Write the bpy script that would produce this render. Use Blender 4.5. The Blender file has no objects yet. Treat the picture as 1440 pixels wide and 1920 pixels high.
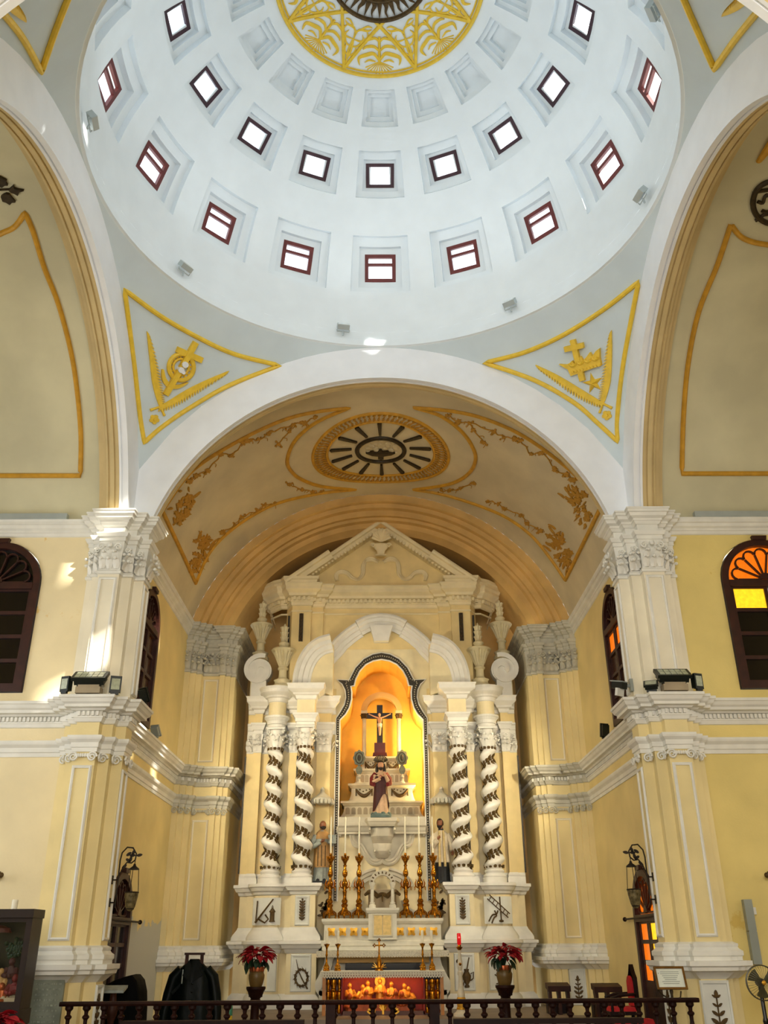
import bpy, math, random
from math import sin, cos, pi, radians, sqrt, atan2, asin, acos, hypot, floor
from mathutils import Vector, Matrix
from mathutils.geometry import tessellate_polygon

random.seed(7)
SC = bpy.context.scene
COL = SC.collection

# ---------------------------------------------------------------- camera (photo frame 1440 x 1920)
CF, CP, CR, CY = 1687.66, 0.4496, -0.0061, 0.0059
CAM = Vector((-0.0447, -11.484, 1.6))

def ray(px, py):
    u, v = px - 720, py - 960
    c, s = cos(-CR), sin(-CR)
    u, v = u * c - v * s, u * s + v * c
    c, s = cos(CP), sin(CP)
    a, b = u / CF, -v / CF
    X, Y, Z = a, c - b * s, s + b * c
    c, s = cos(-CY), sin(-CY)
    return Vector((X * c - Y * s, X * s + Y * c, Z))

cam_data = bpy.data.cameras.new('camera')
cam = bpy.data.objects.new('camera', cam_data)
COL.objects.link(cam)
_f = ray(720, 960).normalized()
_r = (ray(721, 960) - ray(719, 960)).normalized()
_u = _r.cross(_f)
cam.matrix_world = Matrix(((_r.x, _u.x, -_f.x, CAM.x), (_r.y, _u.y, -_f.y, CAM.y), (_r.z, _u.z, -_f.z, CAM.z), (0, 0, 0, 1)))
cam_data.sensor_fit = 'VERTICAL'
cam_data.sensor_height = 36.0
cam_data.lens = CF / 1920 * 36.0
cam_data.clip_end = 500
SC.camera = cam

# ---------------------------------------------------------------- sky, sun, fill lamps, exposure
SC.view_settings.view_transform = 'Standard'
SC.view_settings.look = 'None'
SC.view_settings.gamma = 1.0
SC.view_settings.use_curve_mapping = False
SC.view_settings.exposure = 0.55
world = bpy.data.worlds.new('sky')
SC.world = world
world.use_nodes = True
wbg = world.node_tree.nodes['Background']
wbg.inputs[0].default_value = (0.86, 0.93, 1.0, 1)
wbg.inputs[1].default_value = 2.2

def lamp(name, kind, loc, energy, color, target=None, size=None, size_y=None, spot=None, blend=.4, parent=None):
    d = bpy.data.lights.new(name, kind)
    d.energy = energy
    d.color = color
    if kind == 'AREA':
        d.shape = 'RECTANGLE'
        d.size = size
        d.size_y = size_y or size
    elif size is not None:
        d.shadow_soft_size = size
    if spot:
        d.spot_size = radians(spot)
        d.spot_blend = blend
    o = bpy.data.objects.new(name, d)
    COL.objects.link(o)
    o.location = loc
    if target is not None:
        o.rotation_euler = (Vector(target) - Vector(loc)).to_track_quat('-Z', 'Y').to_euler()
    return o

SUN_DIR = Vector((-8.62, 7.86, -9.05)).normalized()
sun = bpy.data.lights.new('sun', 'SUN')
sun.energy = 14.0
sun.angle = radians(1.2)
sun.color = (1.0, 0.93, 0.80)
sun_o = bpy.data.objects.new('sun', sun)
COL.objects.link(sun_o)
sun_o.rotation_euler = SUN_DIR.to_track_quat('-Z', 'Y').to_euler()
sun_o.location = (12, -14, 26)

# added area lamps: soft fill from the nave end and both transept ends
lamp('nave_fill_light', 'AREA', (0, -15.6, 6.0), 820, (1.0, 0.98, 0.96), (0, 0, 5.5), 7.0, 8.0)
lamp('left_transept_fill_light', 'AREA', (-11.3, 0, 5.5), 330, (0.92, 0.97, 1.0), (0, 0, 6), 7.0, 7.0)
lamp('right_transept_fill_light', 'AREA', (11.3, 0, 5.5), 110, (1.0, 0.95, 0.86), (0, 0, 6), 7.0, 7.0)

# ---------------------------------------------------------------- helpers
def srgb(c):
    if isinstance(c, str):
        c = [int(c[i:i + 2], 16) for i in (0, 2, 4)]
    o = []
    for v in c:
        v = v / 255
        o.append(v / 12.92 if v <= .04045 else ((v + .055) / 1.055) ** 2.4)
    return tuple(o)

MATS = {}
def mat(name, col, rough=.7, metal=0.0, var=.06, vs=2.0, bump=0.0, bs=30.0, emit=None, es=0.0, trans=0.0, col2=None, ior=1.45, spec=None, alpha=None):
    m = bpy.data.materials.new(name)
    m.use_nodes = True
    nt = m.node_tree
    b = nt.nodes['Principled BSDF']
    c = srgb(col)
    b.inputs['Roughness'].default_value = rough
    b.inputs['Metallic'].default_value = metal
    b.inputs['IOR'].default_value = ior
    if spec is not None:
        b.inputs['Specular IOR Level'].default_value = spec
    if trans:
        b.inputs['Transmission Weight'].default_value = trans
    tc = nt.nodes.new('ShaderNodeTexCoord')
    if var or col2:
        n = nt.nodes.new('ShaderNodeTexNoise')
        n.inputs['Scale'].default_value = vs
        n.inputs['Detail'].default_value = 6
        nt.links.new(tc.outputs['Object'], n.inputs['Vector'])
        r = nt.nodes.new('ShaderNodeValToRGB')
        r.color_ramp.elements[0].position = .35
        r.color_ramp.elements[1].position = .68
        if col2:
            d = srgb(col2)
        else:
            d = tuple(min(1, x * (1 + var)) for x in c)
            c = tuple(x * (1 - var * 2) for x in c)
        r.color_ramp.elements[0].color = (*c, 1)
        r.color_ramp.elements[1].color = (*d, 1)
        nt.links.new(n.outputs['Fac'], r.inputs[0])
        nt.links.new(r.outputs[0], b.inputs['Base Color'])
    else:
        b.inputs['Base Color'].default_value = (*c, 1)
    if bump:
        n2 = nt.nodes.new('ShaderNodeTexNoise')
        n2.inputs['Scale'].default_value = bs
        n2.inputs['Detail'].default_value = 4
        nt.links.new(tc.outputs['Object'], n2.inputs['Vector'])
        bp = nt.nodes.new('ShaderNodeBump')
        bp.inputs['Strength'].default_value = bump
        bp.inputs['Distance'].default_value = .02
        nt.links.new(n2.outputs['Fac'], bp.inputs['Height'])
        nt.links.new(bp.outputs[0], b.inputs['Normal'])
    if emit:
        b.inputs['Emission Color'].default_value = (*srgb(emit), 1)
        b.inputs['Emission Strength'].default_value = es
    MATS[name] = m
    return m

def clear_glass(name, tint, fac):
    m = bpy.data.materials.new(name)
    m.use_nodes = True
    nt = m.node_tree
    out = nt.nodes['Material Output']
    nt.nodes.remove(nt.nodes['Principled BSDF'])
    t = nt.nodes.new('ShaderNodeBsdfTransparent')
    t.inputs[0].default_value = (*tint, 1)
    g = nt.nodes.new('ShaderNodeBsdfGlossy')
    g.inputs['Roughness'].default_value = .15
    mx = nt.nodes.new('ShaderNodeMixShader')
    mx.inputs[0].default_value = fac
    nt.links.new(t.outputs[0], mx.inputs[1])
    nt.links.new(g.outputs[0], mx.inputs[2])
    nt.links.new(mx.outputs[0], out.inputs[0])
    MATS[name] = m
    return m

class MB:
    """collects shapes; build() links them as one mesh object"""
    def __init__(s):
        s.v, s.f = [], []
    def add(s, vs, fs):
        n = len(s.v)
        s.v += [tuple(p) for p in vs]
        s.f += [tuple(i + n for i in f) for f in fs]
        return s
    def grid(s, rows, closed=False, flip=False):
        """rows: list of equal-length point lists"""
        n = len(s.v)
        w = len(rows[0])
        for r in rows:
            s.v += [tuple(p) for p in r]
        for i in range(len(rows) - 1):
            for j in range(w if closed else w - 1):
                k = (j + 1) % w
                s.f.append((n + i * w + j, n + i * w + k, n + (i + 1) * w + k, n + (i + 1) * w + j))
        return s
    def box(s, x0, x1, y0, y1, z0, z1, taper=0):
        t = taper
        vs = [(x0, y0, z0), (x1, y0, z0), (x1, y1, z0), (x0, y1, z0), (x0 + t, y0 + t, z1), (x1 - t, y0 + t, z1), (x1 - t, y1 - t, z1), (x0 + t, y1 - t, z1)]
        return s.add(vs, [(0, 3, 2, 1), (4, 5, 6, 7), (0, 1, 5, 4), (1, 2, 6, 5), (2, 3, 7, 6), (3, 0, 4, 7)])
    def bbox(s, c, sx, sy, sz, rz=0.0, R=None):
        m = R or Matrix.Rotation(rz, 3, 'Z')
        vs = []
        for dz in (-1, 1):
            for dx, dy in ((-1, -1), (1, -1), (1, 1), (-1, 1)):
                vs.append(Vector(c) + m @ Vector((dx * sx / 2, dy * sy / 2, dz * sz / 2)))
        return s.add(vs, [(0, 3, 2, 1), (4, 5, 6, 7), (0, 1, 5, 4), (1, 2, 6, 5), (2, 3, 7, 6), (3, 0, 4, 7)])
    def tube(s, pts, r, n=8, closed=False, caps=True, flat=None):
        """r: number or per-point list"""
        pts = [Vector(p) for p in pts]
        if len(pts) < 2:
            return s
        rows = []
        prev = None
        for i, p in enumerate(pts):
            a = pts[i - 1] if (i > 0 or closed) else pts[i]
            b = pts[(i + 1) % len(pts)] if (i < len(pts) - 1 or closed) else pts[i]
            t = (b - a)
            t = t.normalized() if t.length > 1e-9 else Vector((0, 0, 1))
            if prev is None:
                ref = Vector((0, 0, 1)) if abs(t.z) < .9 else Vector((0, 1, 0))
                nx = t.cross(ref).normalized()
            else:
                nx = (prev - t * prev.dot(t))
                nx = nx.normalized() if nx.length > 1e-6 else t.orthogonal().normalized()
            prev = nx
            ny = t.cross(nx)
            rr = r[i] if isinstance(r, (list, tuple)) else r
            rows.append([p + (nx * cos(2 * pi * k / n) + ny * sin(2 * pi * k / n)) * rr for k in range(n)])
        if closed:
            rows.append(rows[0])
        base = len(s.v)
        s.grid(rows, closed=True)
        if caps and not closed:
            s.f.append(tuple(base + k for k in range(n))[::-1])
            e = base + (len(rows) - 1) * n
            s.f.append(tuple(e + k for k in range(n)))
        return s
    def lathe(s, c, prof, n=16, a0=0.0, a1=2 * pi, flute=None, sx=1.0, sy=1.0):
        """prof: (r, z) from bottom to top around vertical axis at c; flute: (count, depth)"""
        full = abs(a1 - a0 - 2 * pi) < 1e-6
        m = n if full else n + 1
        rows = []
        for q in prof:
            r, z = q[0], q[1]
            row = []
            for k in range(m):
                a = a0 + (a1 - a0) * k / n
                rr = r
                if flute and len(q) > 2 and q[2]:
                    rr = r * (1 - flute[1] * (.5 + .5 * cos(a * flute[0])))
                row.append((c[0] + rr * cos(a) * sx, c[1] + rr * sin(a) * sy, c[2] + z))
            rows.append(row)
        base = len(s.v)
        s.grid(rows, closed=full)
        if full:
            if prof[0][0] > 1e-4:
                s.f.append(tuple(base + k for k in range(m))[::-1])
            if prof[-1][0] > 1e-4:
                e = base + (len(rows) - 1) * m
                s.f.append(tuple(e + k for k in range(m)))
        return s
    def ball(s, c, r, n=10, m=7, sx=1, sy=1, sz=1, R=None):
        rows = []
        for i in range(m + 1):
            t = -pi / 2 + pi * i / m
            row = []
            for k in range(n):
                a = 2 * pi * k / n
                p = Vector((r * sx * cos(t) * cos(a), r * sy * cos(t) * sin(a), r * sz * sin(t)))
                if R:
                    p = R @ p
                row.append(Vector(c) + p)
            rows.append(row)
        return s.grid(rows, closed=True)
    def poly(s, outer, holes=(), f=None, g=None):
        """flat polygon with holes; f maps (a,b) to the front point, g (optional) to the back point (then sides are added)"""
        loops = [list(outer)] + [list(h) for h in holes]
        tri = tessellate_polygon([[Vector((p[0], p[1], 0)) for p in l] for l in loops])
        flat = [p for l in loops for p in l]
        n = len(s.v)
        s.v += [tuple(f(*p)) for p in flat]
        s.f += [tuple(n + i for i in t) for t in tri]
        if g:
            m = len(s.v)
            s.v += [tuple(g(*p)) for p in flat]
            k = 0
            for l in loops:
                c = len(l)
                for i in range(c):
                    j = (i + 1) % c
                    s.f.append((n + k + i, n + k + j, m + k + j, m + k + i))
                k += c
        return s
    def mould(s, path, prof, closed=False, caps=True):
        """sweep of (outward offset, z) along a plan path; outward is to the right of the walking direction"""
        P = [Vector((p[0], p[1])) for p in path]
        n = len(P)
        nr = []
        for i in range(n if closed else n - 1):
            d = (P[(i + 1) % n] - P[i]).normalized()
            nr.append(Vector((d.y, -d.x)))
        rows = []
        for i in range(n):
            if closed:
                a, b = nr[i - 1], nr[i]
            else:
                a, b = nr[max(i - 1, 0)], nr[min(i, n - 2)]
            q = 1 + a.dot(b)
            m = (a + b) / q if q > .15 else b
            rows.append([(P[i].x + m.x * o, P[i].y + m.y * o, z) for o, z in prof])
        if closed:
            rows.append(rows[0])
        base = len(s.v)
        s.grid(rows)
        if caps and not closed:
            k = len(prof)
            s.f.append(tuple(base + j for j in range(k)))
            e = base + (len(rows) - 1) * k
            s.f.append(tuple(e + j for j in range(k))[::-1])
        return s
    def band(s, path, prof, closed=False, caps=True, f=None):
        """sweep of (in-plane offset to the left, y) along an x,z path"""
        P = [Vector((p[0], p[1])) for p in path]
        n = len(P)
        nr = []
        for i in range(n if closed else n - 1):
            d = (P[(i + 1) % n] - P[i]).normalized()
            nr.append(Vector((-d.y, d.x)))
        rows = []
        for i in range(n):
            if closed:
                a, b = nr[i - 1], nr[i]
            else:
                a, b = nr[max(i - 1, 0)], nr[min(i, n - 2)]
            q = 1 + a.dot(b)
            m = (a + b) / q if q > .15 else b
            row = [(P[i].x + m.x * o, y, P[i].y + m.y * o) for o, y in prof]
            rows.append([f(*p) for p in row] if f else row)
        if closed:
            rows.append(rows[0])
        base = len(s.v)
        s.grid(rows)
        if caps and not closed:
            k = len(prof)
            s.f.append(tuple(base + j for j in range(k)))
            e = base + (len(rows) - 1) * k
            s.f.append(tuple(e + j for j in range(k))[::-1])
        return s
    def xform(s, f, i0=0):
        s.v[i0:] = [tuple(f(Vector(p))) for p in s.v[i0:]]
        return s
    def mirror(s):
        """add a copy mirrored at x = 0"""
        n = len(s.v)
        s.v += [(-x, y, z) for x, y, z in s.v]
        s.f += [tuple(i + n for i in f[::-1]) for f in s.f]
        return s
    def mesh(s, name, m, smooth=False):
        me = bpy.data.meshes.new(name)
        me.from_pydata(s.v, [], s.f)
        if m is not None:
            me.materials.append(MATS[m] if isinstance(m, str) else m)
        if smooth:
            me.polygons.foreach_set('use_smooth', [True] * len(me.polygons))
            if smooth != 2:
                try:
                    me.set_sharp_from_angle(angle=radians(35))
                except Exception:
                    pass
        me.update()
        return me
    def build(s, name, m, parent=None, smooth=False, **k):
        return link(name, s.mesh(name, m, smooth), parent, **k)

def link(name, me, parent=None, kind=None, label=None, cat=None, group=None):
    o = bpy.data.objects.new(name, me)
    COL.objects.link(o)
    if parent is not None:
        o.parent = parent
        o.matrix_parent_inverse = Matrix.Translation(-parent.location)
    return tag(o, label, cat, group, kind)

def tag(o, label=None, cat=None, group=None, kind=None):
    if label: o['label'] = label
    if cat: o['category'] = cat
    if group: o['group'] = group
    if kind: o['kind'] = kind
    return o

def thing(name, label, cat, loc=(0, 0, 0), group=None, kind=None):
    o = bpy.data.objects.new(name, None)
    o.empty_display_size = .1
    COL.objects.link(o)
    o.location = loc
    return tag(o, label, cat, group, kind)

def struct(name, mb, m, label, cat='wall', smooth=False):
    return mb.build(name, m, None, smooth, kind='structure', label=label, cat=cat)

def dup(o, parent=None, loc=None, rz=None, scale=None, label=None, group=None):
    c = o.copy()
    COL.objects.link(c)
    if parent is not None:
        c.parent = parent
        c.matrix_parent_inverse = Matrix.Translation((0, 0, 0))
    if loc is not None: c.location = loc
    if rz is not None: c.rotation_euler = (0, 0, rz)
    if scale is not None: c.scale = scale
    if label: c['label'] = label
    if group: c['group'] = group
    for ch in list(o.children):
        d = ch.copy()
        COL.objects.link(d)
        d.parent = c
        d.matrix_parent_inverse = ch.matrix_parent_inverse
        for g in list(ch.children):
            e = g.copy()
            COL.objects.link(e)
            e.parent = d
            e.matrix_parent_inverse = g.matrix_parent_inverse
    return c

# pixel of the photograph -> point on a surface the thing touches
def at_y(px, py, Y):
    r = ray(px, py)
    return CAM + r * ((Y - CAM.y) / r.y)
def at_x(px, py, X):
    r = ray(px, py)
    return CAM + r * ((X - CAM.x) / r.x)
def on_sphere(px, py, zc, R):
    r = ray(px, py)
    o = CAM - Vector((0, 0, zc))
    a, b, c = r.dot(r), 2 * o.dot(r), o.dot(o) - R * R
    d = max(0, b * b - 4 * a * c)
    p = CAM + r * ((-b + sqrt(d)) / 2 / a)
    return p, (Vector((0, 0, zc)) - p).normalized()
def on_barrel(px, py, zc, R, axis):
    r = ray(px, py)
    o = CAM - Vector((0, 0, zc))
    if axis == 'y':
        a, b, c = r.x ** 2 + r.z ** 2, 2 * (o.x * r.x + o.z * r.z), o.x ** 2 + o.z ** 2 - R * R
    else:
        a, b, c = r.y ** 2 + r.z ** 2, 2 * (o.y * r.y + o.z * r.z), o.y ** 2 + o.z ** 2 - R * R
    d = max(0, b * b - 4 * a * c)
    p = CAM + r * ((-b + sqrt(d)) / 2 / a)
    n = Vector((-p.x, 0, zc - p.z)) if axis == 'y' else Vector((0, -p.y, zc - p.z))
    return p, n.normalized()
def on_plane_y(px, py, Y):
    return at_y(px, py, Y), Vector((0, -1, 0))

def smooth_path(pts, k=5, closed=False):
    """Catmull-Rom through 2D or 3D points"""
    P = [Vector(p) for p in pts]
    n = len(P)
    out = []
    for i in range(n if closed else n - 1):
        a = P[(i - 1) % n] if (closed or i > 0) else P[i]
        b, c = P[i], P[(i + 1) % n]
        d = P[(i + 2) % n] if (closed or i < n - 2) else c
        for j in range(k):
            t = j / k
            out.append(.5 * ((2 * b) + (c - a) * t + (2 * a - 5 * b + 4 * c - d) * t * t + (3 * b - a - 3 * c + d) * t ** 3))
    if not closed:
        out.append(P[-1])
    return out

def relief(mb, pts, S, t=.03):
    """outline in pixels -> raised plaque of thickness t on surface S(px,py)->(point, normal)"""
    def f(x, y):
        p, n = S(x, y)
        return p + n * t
    def g(x, y):
        p, n = S(x, y)
        return p - n * .005
    return mb.poly([tuple(p) for p in pts], (), f, g)

def stroke(mb, pts, S, r, n=6, lift=.3, closed=False, taper=None):
    """pixel polyline -> round bar lying on surface S"""
    out, rr = [], []
    m = len(pts)
    for i, q in enumerate(pts):
        p, nn = S(q[0], q[1])
        a = r if taper is None else r * (taper[0] + (taper[1] - taper[0]) * i / (m - 1))
        out.append(p + nn * a * lift)
        rr.append(a)
    return mb.tube(out, rr, n, closed)

# ---------------------------------------------------------------- materials
mat('dome_white', 'e9f1f5', .6, var=.015)
mat('pendentive_grey', 'd0dde3', .7, var=.03, vs=1.2)
mat('arch_white', 'eef1f5', .6, var=.02)
mat('arch_cream', 'd0b985', .65, var=.05)
mat('vault_cream', 'd8cbaa', .75, var=.07, vs=.9)
mat('vault_side', 'd5cfae', .75, var=.07, vs=.7)
mat('plaster_yellow', 'eedba2', .75, var=.05, vs=1.1, bump=.08)
mat('plaster_pale', 'f1e8d0', .7, var=.04, vs=1.4)
mat('trim_white', 'ebe9e0', .55, var=.04, vs=3)
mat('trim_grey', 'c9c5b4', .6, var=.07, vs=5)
mat('retable_cream', 'efe0b6', .6, var=.05, vs=2.5)
mat('retable_yellow', 'ecd59a', .65, var=.05, vs=2)
mat('gilt_paint', 'ecc63c', .5, var=.05, vs=8)
mat('ochre_paint', 'cf9a2a', .55, var=.08, vs=6)
mat('ochre_relief', 'bd8a2c', .6, var=.12, vs=20)
mat('dark_bronze', '3a2d16', .5, metal=.3, var=.2, vs=15)
mat('brown_relief', '5a4420', .55, metal=.25, var=.2, vs=15)
mat('window_wood', '3a1a12', .45, var=.15, vs=6)
mat('window_plum', '40242f', .5, var=.1, vs=6)
mat('window_red', '6e302d', .5, var=.1, vs=6)
mat('dark_wood', '200d08', .5, var=.2, vs=5, spec=.2)
mat('brown_wood', '38190d', .5, var=.2, vs=5, spec=.25)
mat('floor_stone', '8a7a68', .5, var=.1, vs=2)
mat('dark_pane', '17120e', .12, var=.1, vs=4)
mat('amber_pane', 'd2691a', .25, var=.15, vs=9, emit='ff7a10', es=.55)
mat('gold_pane', 'd9a024', .25, var=.2, vs=14, emit='ffc020', es=.9)
clear_glass('sky_pane', (.97, .98, 1.0), .04)

# ---------------------------------------------------------------- dome
ZD, RD = 14.08, 5.05          # dome sphere
ZS, RA, RS = 7.98, 5.68, 7.60  # arch centre height, outer arch radius, pendentive sphere
RI, RV, ZC1 = 4.88, 5.32, 9.40  # arch inner radius, barrel vault radius, top of upper cornice
def dsp(az, el, r=RD):
    a, e = radians(az), radians(el)
    return Vector((r * cos(e) * sin(a), r * cos(e) * cos(a), ZD + r * sin(e)))

RINGS = [(12.0, 27.2), (36.8, 48.3), (54.0, 62.7)]
els = [0, 4, 8]
for a, b in RINGS:
    k = 4
    els += [a + (b - a) * i / k for i in range(k + 1)]
els = sorted(set([round(e, 4) for e in els] + [32, 51, 66, 70, 75, 80, 85, 89.5]))
azs = []
for s_ in range(16):
    c = s_ * 22.5
    azs += [c - 11.25, c - 8, c - 4, c, c + 4, c + 8]
mb = MB()
rows = []
idx = {}
for i, e in enumerate(els):
    for j, a in enumerate(azs):
        idx[i, j] = len(mb.v)
        mb.v.append(tuple(dsp(a, e)))
for i in range(len(els) - 1):
    em = (els[i] + els[i + 1]) / 2
    for j in range(len(azs)):
        k = (j + 1) % len(azs)
        off = j % 6
        if 1 <= off <= 4 and any(a < em < b for a, b in RINGS):
            continue
        mb.f.append((idx[i, j], idx[i, k], idx[i + 1, k], idx[i + 1, j]))
top = len(mb.v)
mb.v.append((0, 0, ZD + RD))
for j in range(len(azs)):
    mb.f.append((idx[len(els) - 1, j], idx[len(els) - 1, (j + 1) % len(azs)], top))
# drum and its lip
N = 96
circ = lambda r, z: [(r * sin(2 * pi * k / N), r * cos(2 * pi * k / N), z) for k in range(N)]
mb.grid([circ(RD, ZD), circ(RD, 13.86), circ(RD - .05, 13.84), circ(RD - .06, 13.67), circ(RD + .04, 13.655)], closed=True)
dome = struct('ceiling_dome', mb, 'dome_white', 'white coffered dome with three rings of square recesses above the crossing', 'ceiling', smooth=True)

def recess(loops):
    """nested square loops (az half-width, el0, el1, radius) joined into a stepped niche"""
    m = MB()
    rings = []
    n = 4
    for hw, e0, e1, r in loops:
        L = []
        for i in range(n): L.append(dsp(-hw + 2 * hw * i / n, e0, r))
        for i in range(n): L.append(dsp(hw, e0 + (e1 - e0) * i / n, r))
        for i in range(n): L.append(dsp(hw - 2 * hw * i / n, e1, r))
        for i in range(n): L.append(dsp(-hw, e1 - (e1 - e0) * i / n, r))
        rings.append(L)
    m.grid(rings, closed=True)
    return m, rings[-1]

m1, _ = recess([(8, 12, 27.2, RD), (8, 12.6, 27.2, RD + .13), (5.8, 13.9, 24.8, RD + .13), (5.8, 14.3, 24.8, RD + .27), (3.35, 16.6, 22.9, RD + .27), (3.35, 16.6, 22.9, RD + .55)])
m2, _ = recess([(8, 36.8, 48.3, RD), (8, 37.2, 48.3, RD + .13), (5.9, 38.7, 46.3, RD + .13), (5.9, 38.9, 46.3, RD + .26), (3.2, 40.3, 44.9, RD + .26), (3.2, 40.3, 44.9, RD + .5)])
m3, last = recess([(8, 54, 62.7, RD), (8, 54, 62.7, RD + .09), (6.1, 55.1, 61.7, RD + .09), (6.1, 55.1, 61.7, RD + .18), (4.3, 56.2, 60.6, RD + .18), (4.3, 56.2, 60.6, RD + .26)])
b0 = len(m3.v)
m3.v.append(tuple(dsp(0, 58.4, RD + .26)))
n3 = len(last)
for i in range(n3):
    m3.f.append((b0 - n3 + i, b0 - n3 + (i + 1) % n3, b0))
me1, me2, me3 = m1.mesh('window_reveal', 'dome_white', True), m2.mesh('window_reveal', 'dome_white', True), m3.mesh('coffer', 'dome_white', True)

def flat_frame(el, hw, hh, r, bar, transom=None, depth=.07, wood='window_red'):
    """square wooden frame set across the opening and its panes"""
    c = dsp(0, el, r)
    e = radians(el)
    nrm = Vector((0, cos(e), sin(e)))
    up = Vector((0, -sin(e), cos(e)))
    rt = Vector((1, 0, 0))
    F = lambda x, z, d=0: c + rt * x + up * z + nrm * d
    fr = MB()
    holes = [[(-hw + bar, -hh + bar), (hw - bar, -hh + bar), (hw - bar, hh - bar), (-hw + bar, hh - bar)]]
    panes = [(-hw + bar, hw - bar, -hh + bar, hh - bar)]
    if transom:
        t = transom
        holes = [[(-hw + bar, -hh + bar), (hw - bar, -hh + bar), (hw - bar, t - .03), (-hw + bar, t - .03)],
                 [(-hw + bar, t + .03), (hw - bar, t + .03), (hw - bar, hh - bar), (-hw + bar, hh - bar)]]
        panes = [(-hw + bar, hw - bar, -hh + bar, t - .03), (-hw + bar, hw - bar, t + .03, hh - bar)]
    fr.poly([(-hw, -hh), (hw, -hh), (hw, hh), (-hw, hh)], holes, lambda x, z: F(x, z, 0), lambda x, z: F(x, z, depth))
    out = []
    for x0, x1, z0, z1 in panes:
        p = MB()
        p.add([F(x0, z0, .03), F(x1, z0, .03), F(x1, z1, .03), F(x0, z1, .03)], [(0, 1, 2, 3)])
        out.append(p.mesh('pane', 'sky_pane'))
    return fr.mesh('window_frame', wood), out

f1, p1 = flat_frame(19.75, .36, .335, RD + .245, .085, .09)
f2, p2 = flat_frame(42.6, .325, .265, RD + .235, .075, wood='window_plum')
ORD = ['first', 'second', 'third', 'fourth', 'fifth', 'sixth', 'seventh', 'eighth', 'ninth', 'tenth', 'eleventh', 'twelfth']
wn = 0
for s_ in range(16):
    c = s_ * 22.5
    if c > 180: c -= 360
    a = -radians(c)
    for me in (me1, me2):
        o = link('window_reveal', me, dome); o.rotation_euler = (0, 0, a)
    o = link('coffer', me3, dome); o.rotation_euler = (0, 0, a)
for ringname, fm, pm in (('lowest', f1, p1), ('middle', f2, p2)):
    for c in [-90 + 22.5 * k for k in range(16)]:
        wn += 1
        k = int((c + 90) / 22.5)
        if k < 9:
            lab = ('%s window from the left in the %s ring of the dome' % (ORD[k], 'lowest' if ringname == 'lowest' else 'upper'))
            g = None
        else:
            lab = 'small square %s-ring dome window on the nave side of the dome' % ('lowest' if ringname == 'lowest' else 'upper')
            g = 'nave-side %s-ring dome windows' % ringname
        t = thing('window_%d' % wn, lab, 'window', (0, 0, 0), g, 'structure')
        t.rotation_euler = (0, 0, -radians(c))
        link('window_frame', fm, t)
        for q in pm: link('pane', q, t)

# ---------------------------------------------------------------- pendentives
def pend_mesh():
    m = MB()
    rows = []
    for i in range(25):
        a = radians(90 * i / 24)
        rb = 5.05 / max(sin(a), cos(a))
        e0 = acos(min(1, rb / RS)); e1 = acos(5.05 / RS)
        rows.append([(RS * cos(e0 + (e1 - e0) * j / 14) * sin(a), RS * cos(e0 + (e1 - e0) * j / 14) * cos(a), ZS + RS * sin(e0 + (e1 - e0) * j / 14)) for j in range(15)])
    return m.grid(rows)
pm = pend_mesh().mesh('ceiling_pendentive', 'pendentive_grey', 2)
PEND = {}
for nm, rz, lab in (('right', 0, 'curved triangular pendentive with crown relief right of the chancel arch'), ('left', pi / 2, 'curved triangular pendentive with anchor relief left of the chancel arch'),
                    ('nave_left', pi, 'pale pendentive at the upper left corner of the picture'), ('nave_right', -pi / 2, 'pale pendentive at the upper right corner of the picture')):
    o = link('ceiling_pendentive', pm, None, 'structure', lab, 'ceiling')
    o.rotation_euler = (0, 0, rz)
    PEND[nm] = o

# ---------------------------------------------------------------- arches of the crossing
def arc(R, zend, n=48, zc=ZS):
    """(x,z) from right spring over the crown to left spring"""
    t0 = asin((zend - zc) / R)
    return [(R * cos(t0 + (pi - 2 * t0) * i / n), zc + R * sin(t0 + (pi - 2 * t0) * i / n)) for i in range(n + 1)]
ze = ZC1 - .02
outer = [p for p in arc(RA, ZS + sqrt(RA ** 2 - 5.05 ** 2), 48)]
face = [(5.05, ze)] + outer + [(-5.05, ze)] + arc(RI, ze, 48)[::-1]
SOF = [(RI, 0), (RI, .10), (RI + .03, .105), (RI + .03, .13), (RI, .135), (RI, .18), (4.90, .19), (4.90, .25), (4.93, .255), (4.93, .28), (4.90, .285), (4.90, .37), (4.93, .375), (4.93, .40), (4.90, .405), (4.92, .45), (5.03, .46), (5.03, .55), (5.15, .56), (5.15, .66), (RV, .68)]
def arch_meshes():
    a = MB(); a.poly(face, (), lambda x, z: (x, 5.05, z))
    k = MB()
    k.grid([[(x, 5.05 + d, z) for x, z in arc(R, ze)] for R, d in SOF[:6]])
    b = MB()
    b.grid([[(x, 5.05 + d, z) for x, z in arc(R, ze)] for R, d in SOF[5:]])
    return a.mesh('wall_arch', 'arch_white'), k.mesh('arch_lip', 'arch_white', True), b.mesh('arch_soffit', 'arch_cream', True)
am, ak, ab = arch_meshes()
for rz, lab in ((0, 'broad white arch opening to the chancel and altar'), (pi / 2, 'white arch opening to the left transept'), (-pi / 2, 'white arch opening to the right transept'), (pi, 'white arch opening to the nave')):
    o = link('wall_arch', am, None, 'structure', lab, 'arch')
    o.rotation_euler = (0, 0, rz)
    for q, nm in ((ak, 'arch_lip'), (ab, 'arch_soffit')):
        c = link(nm, q, o)

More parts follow.
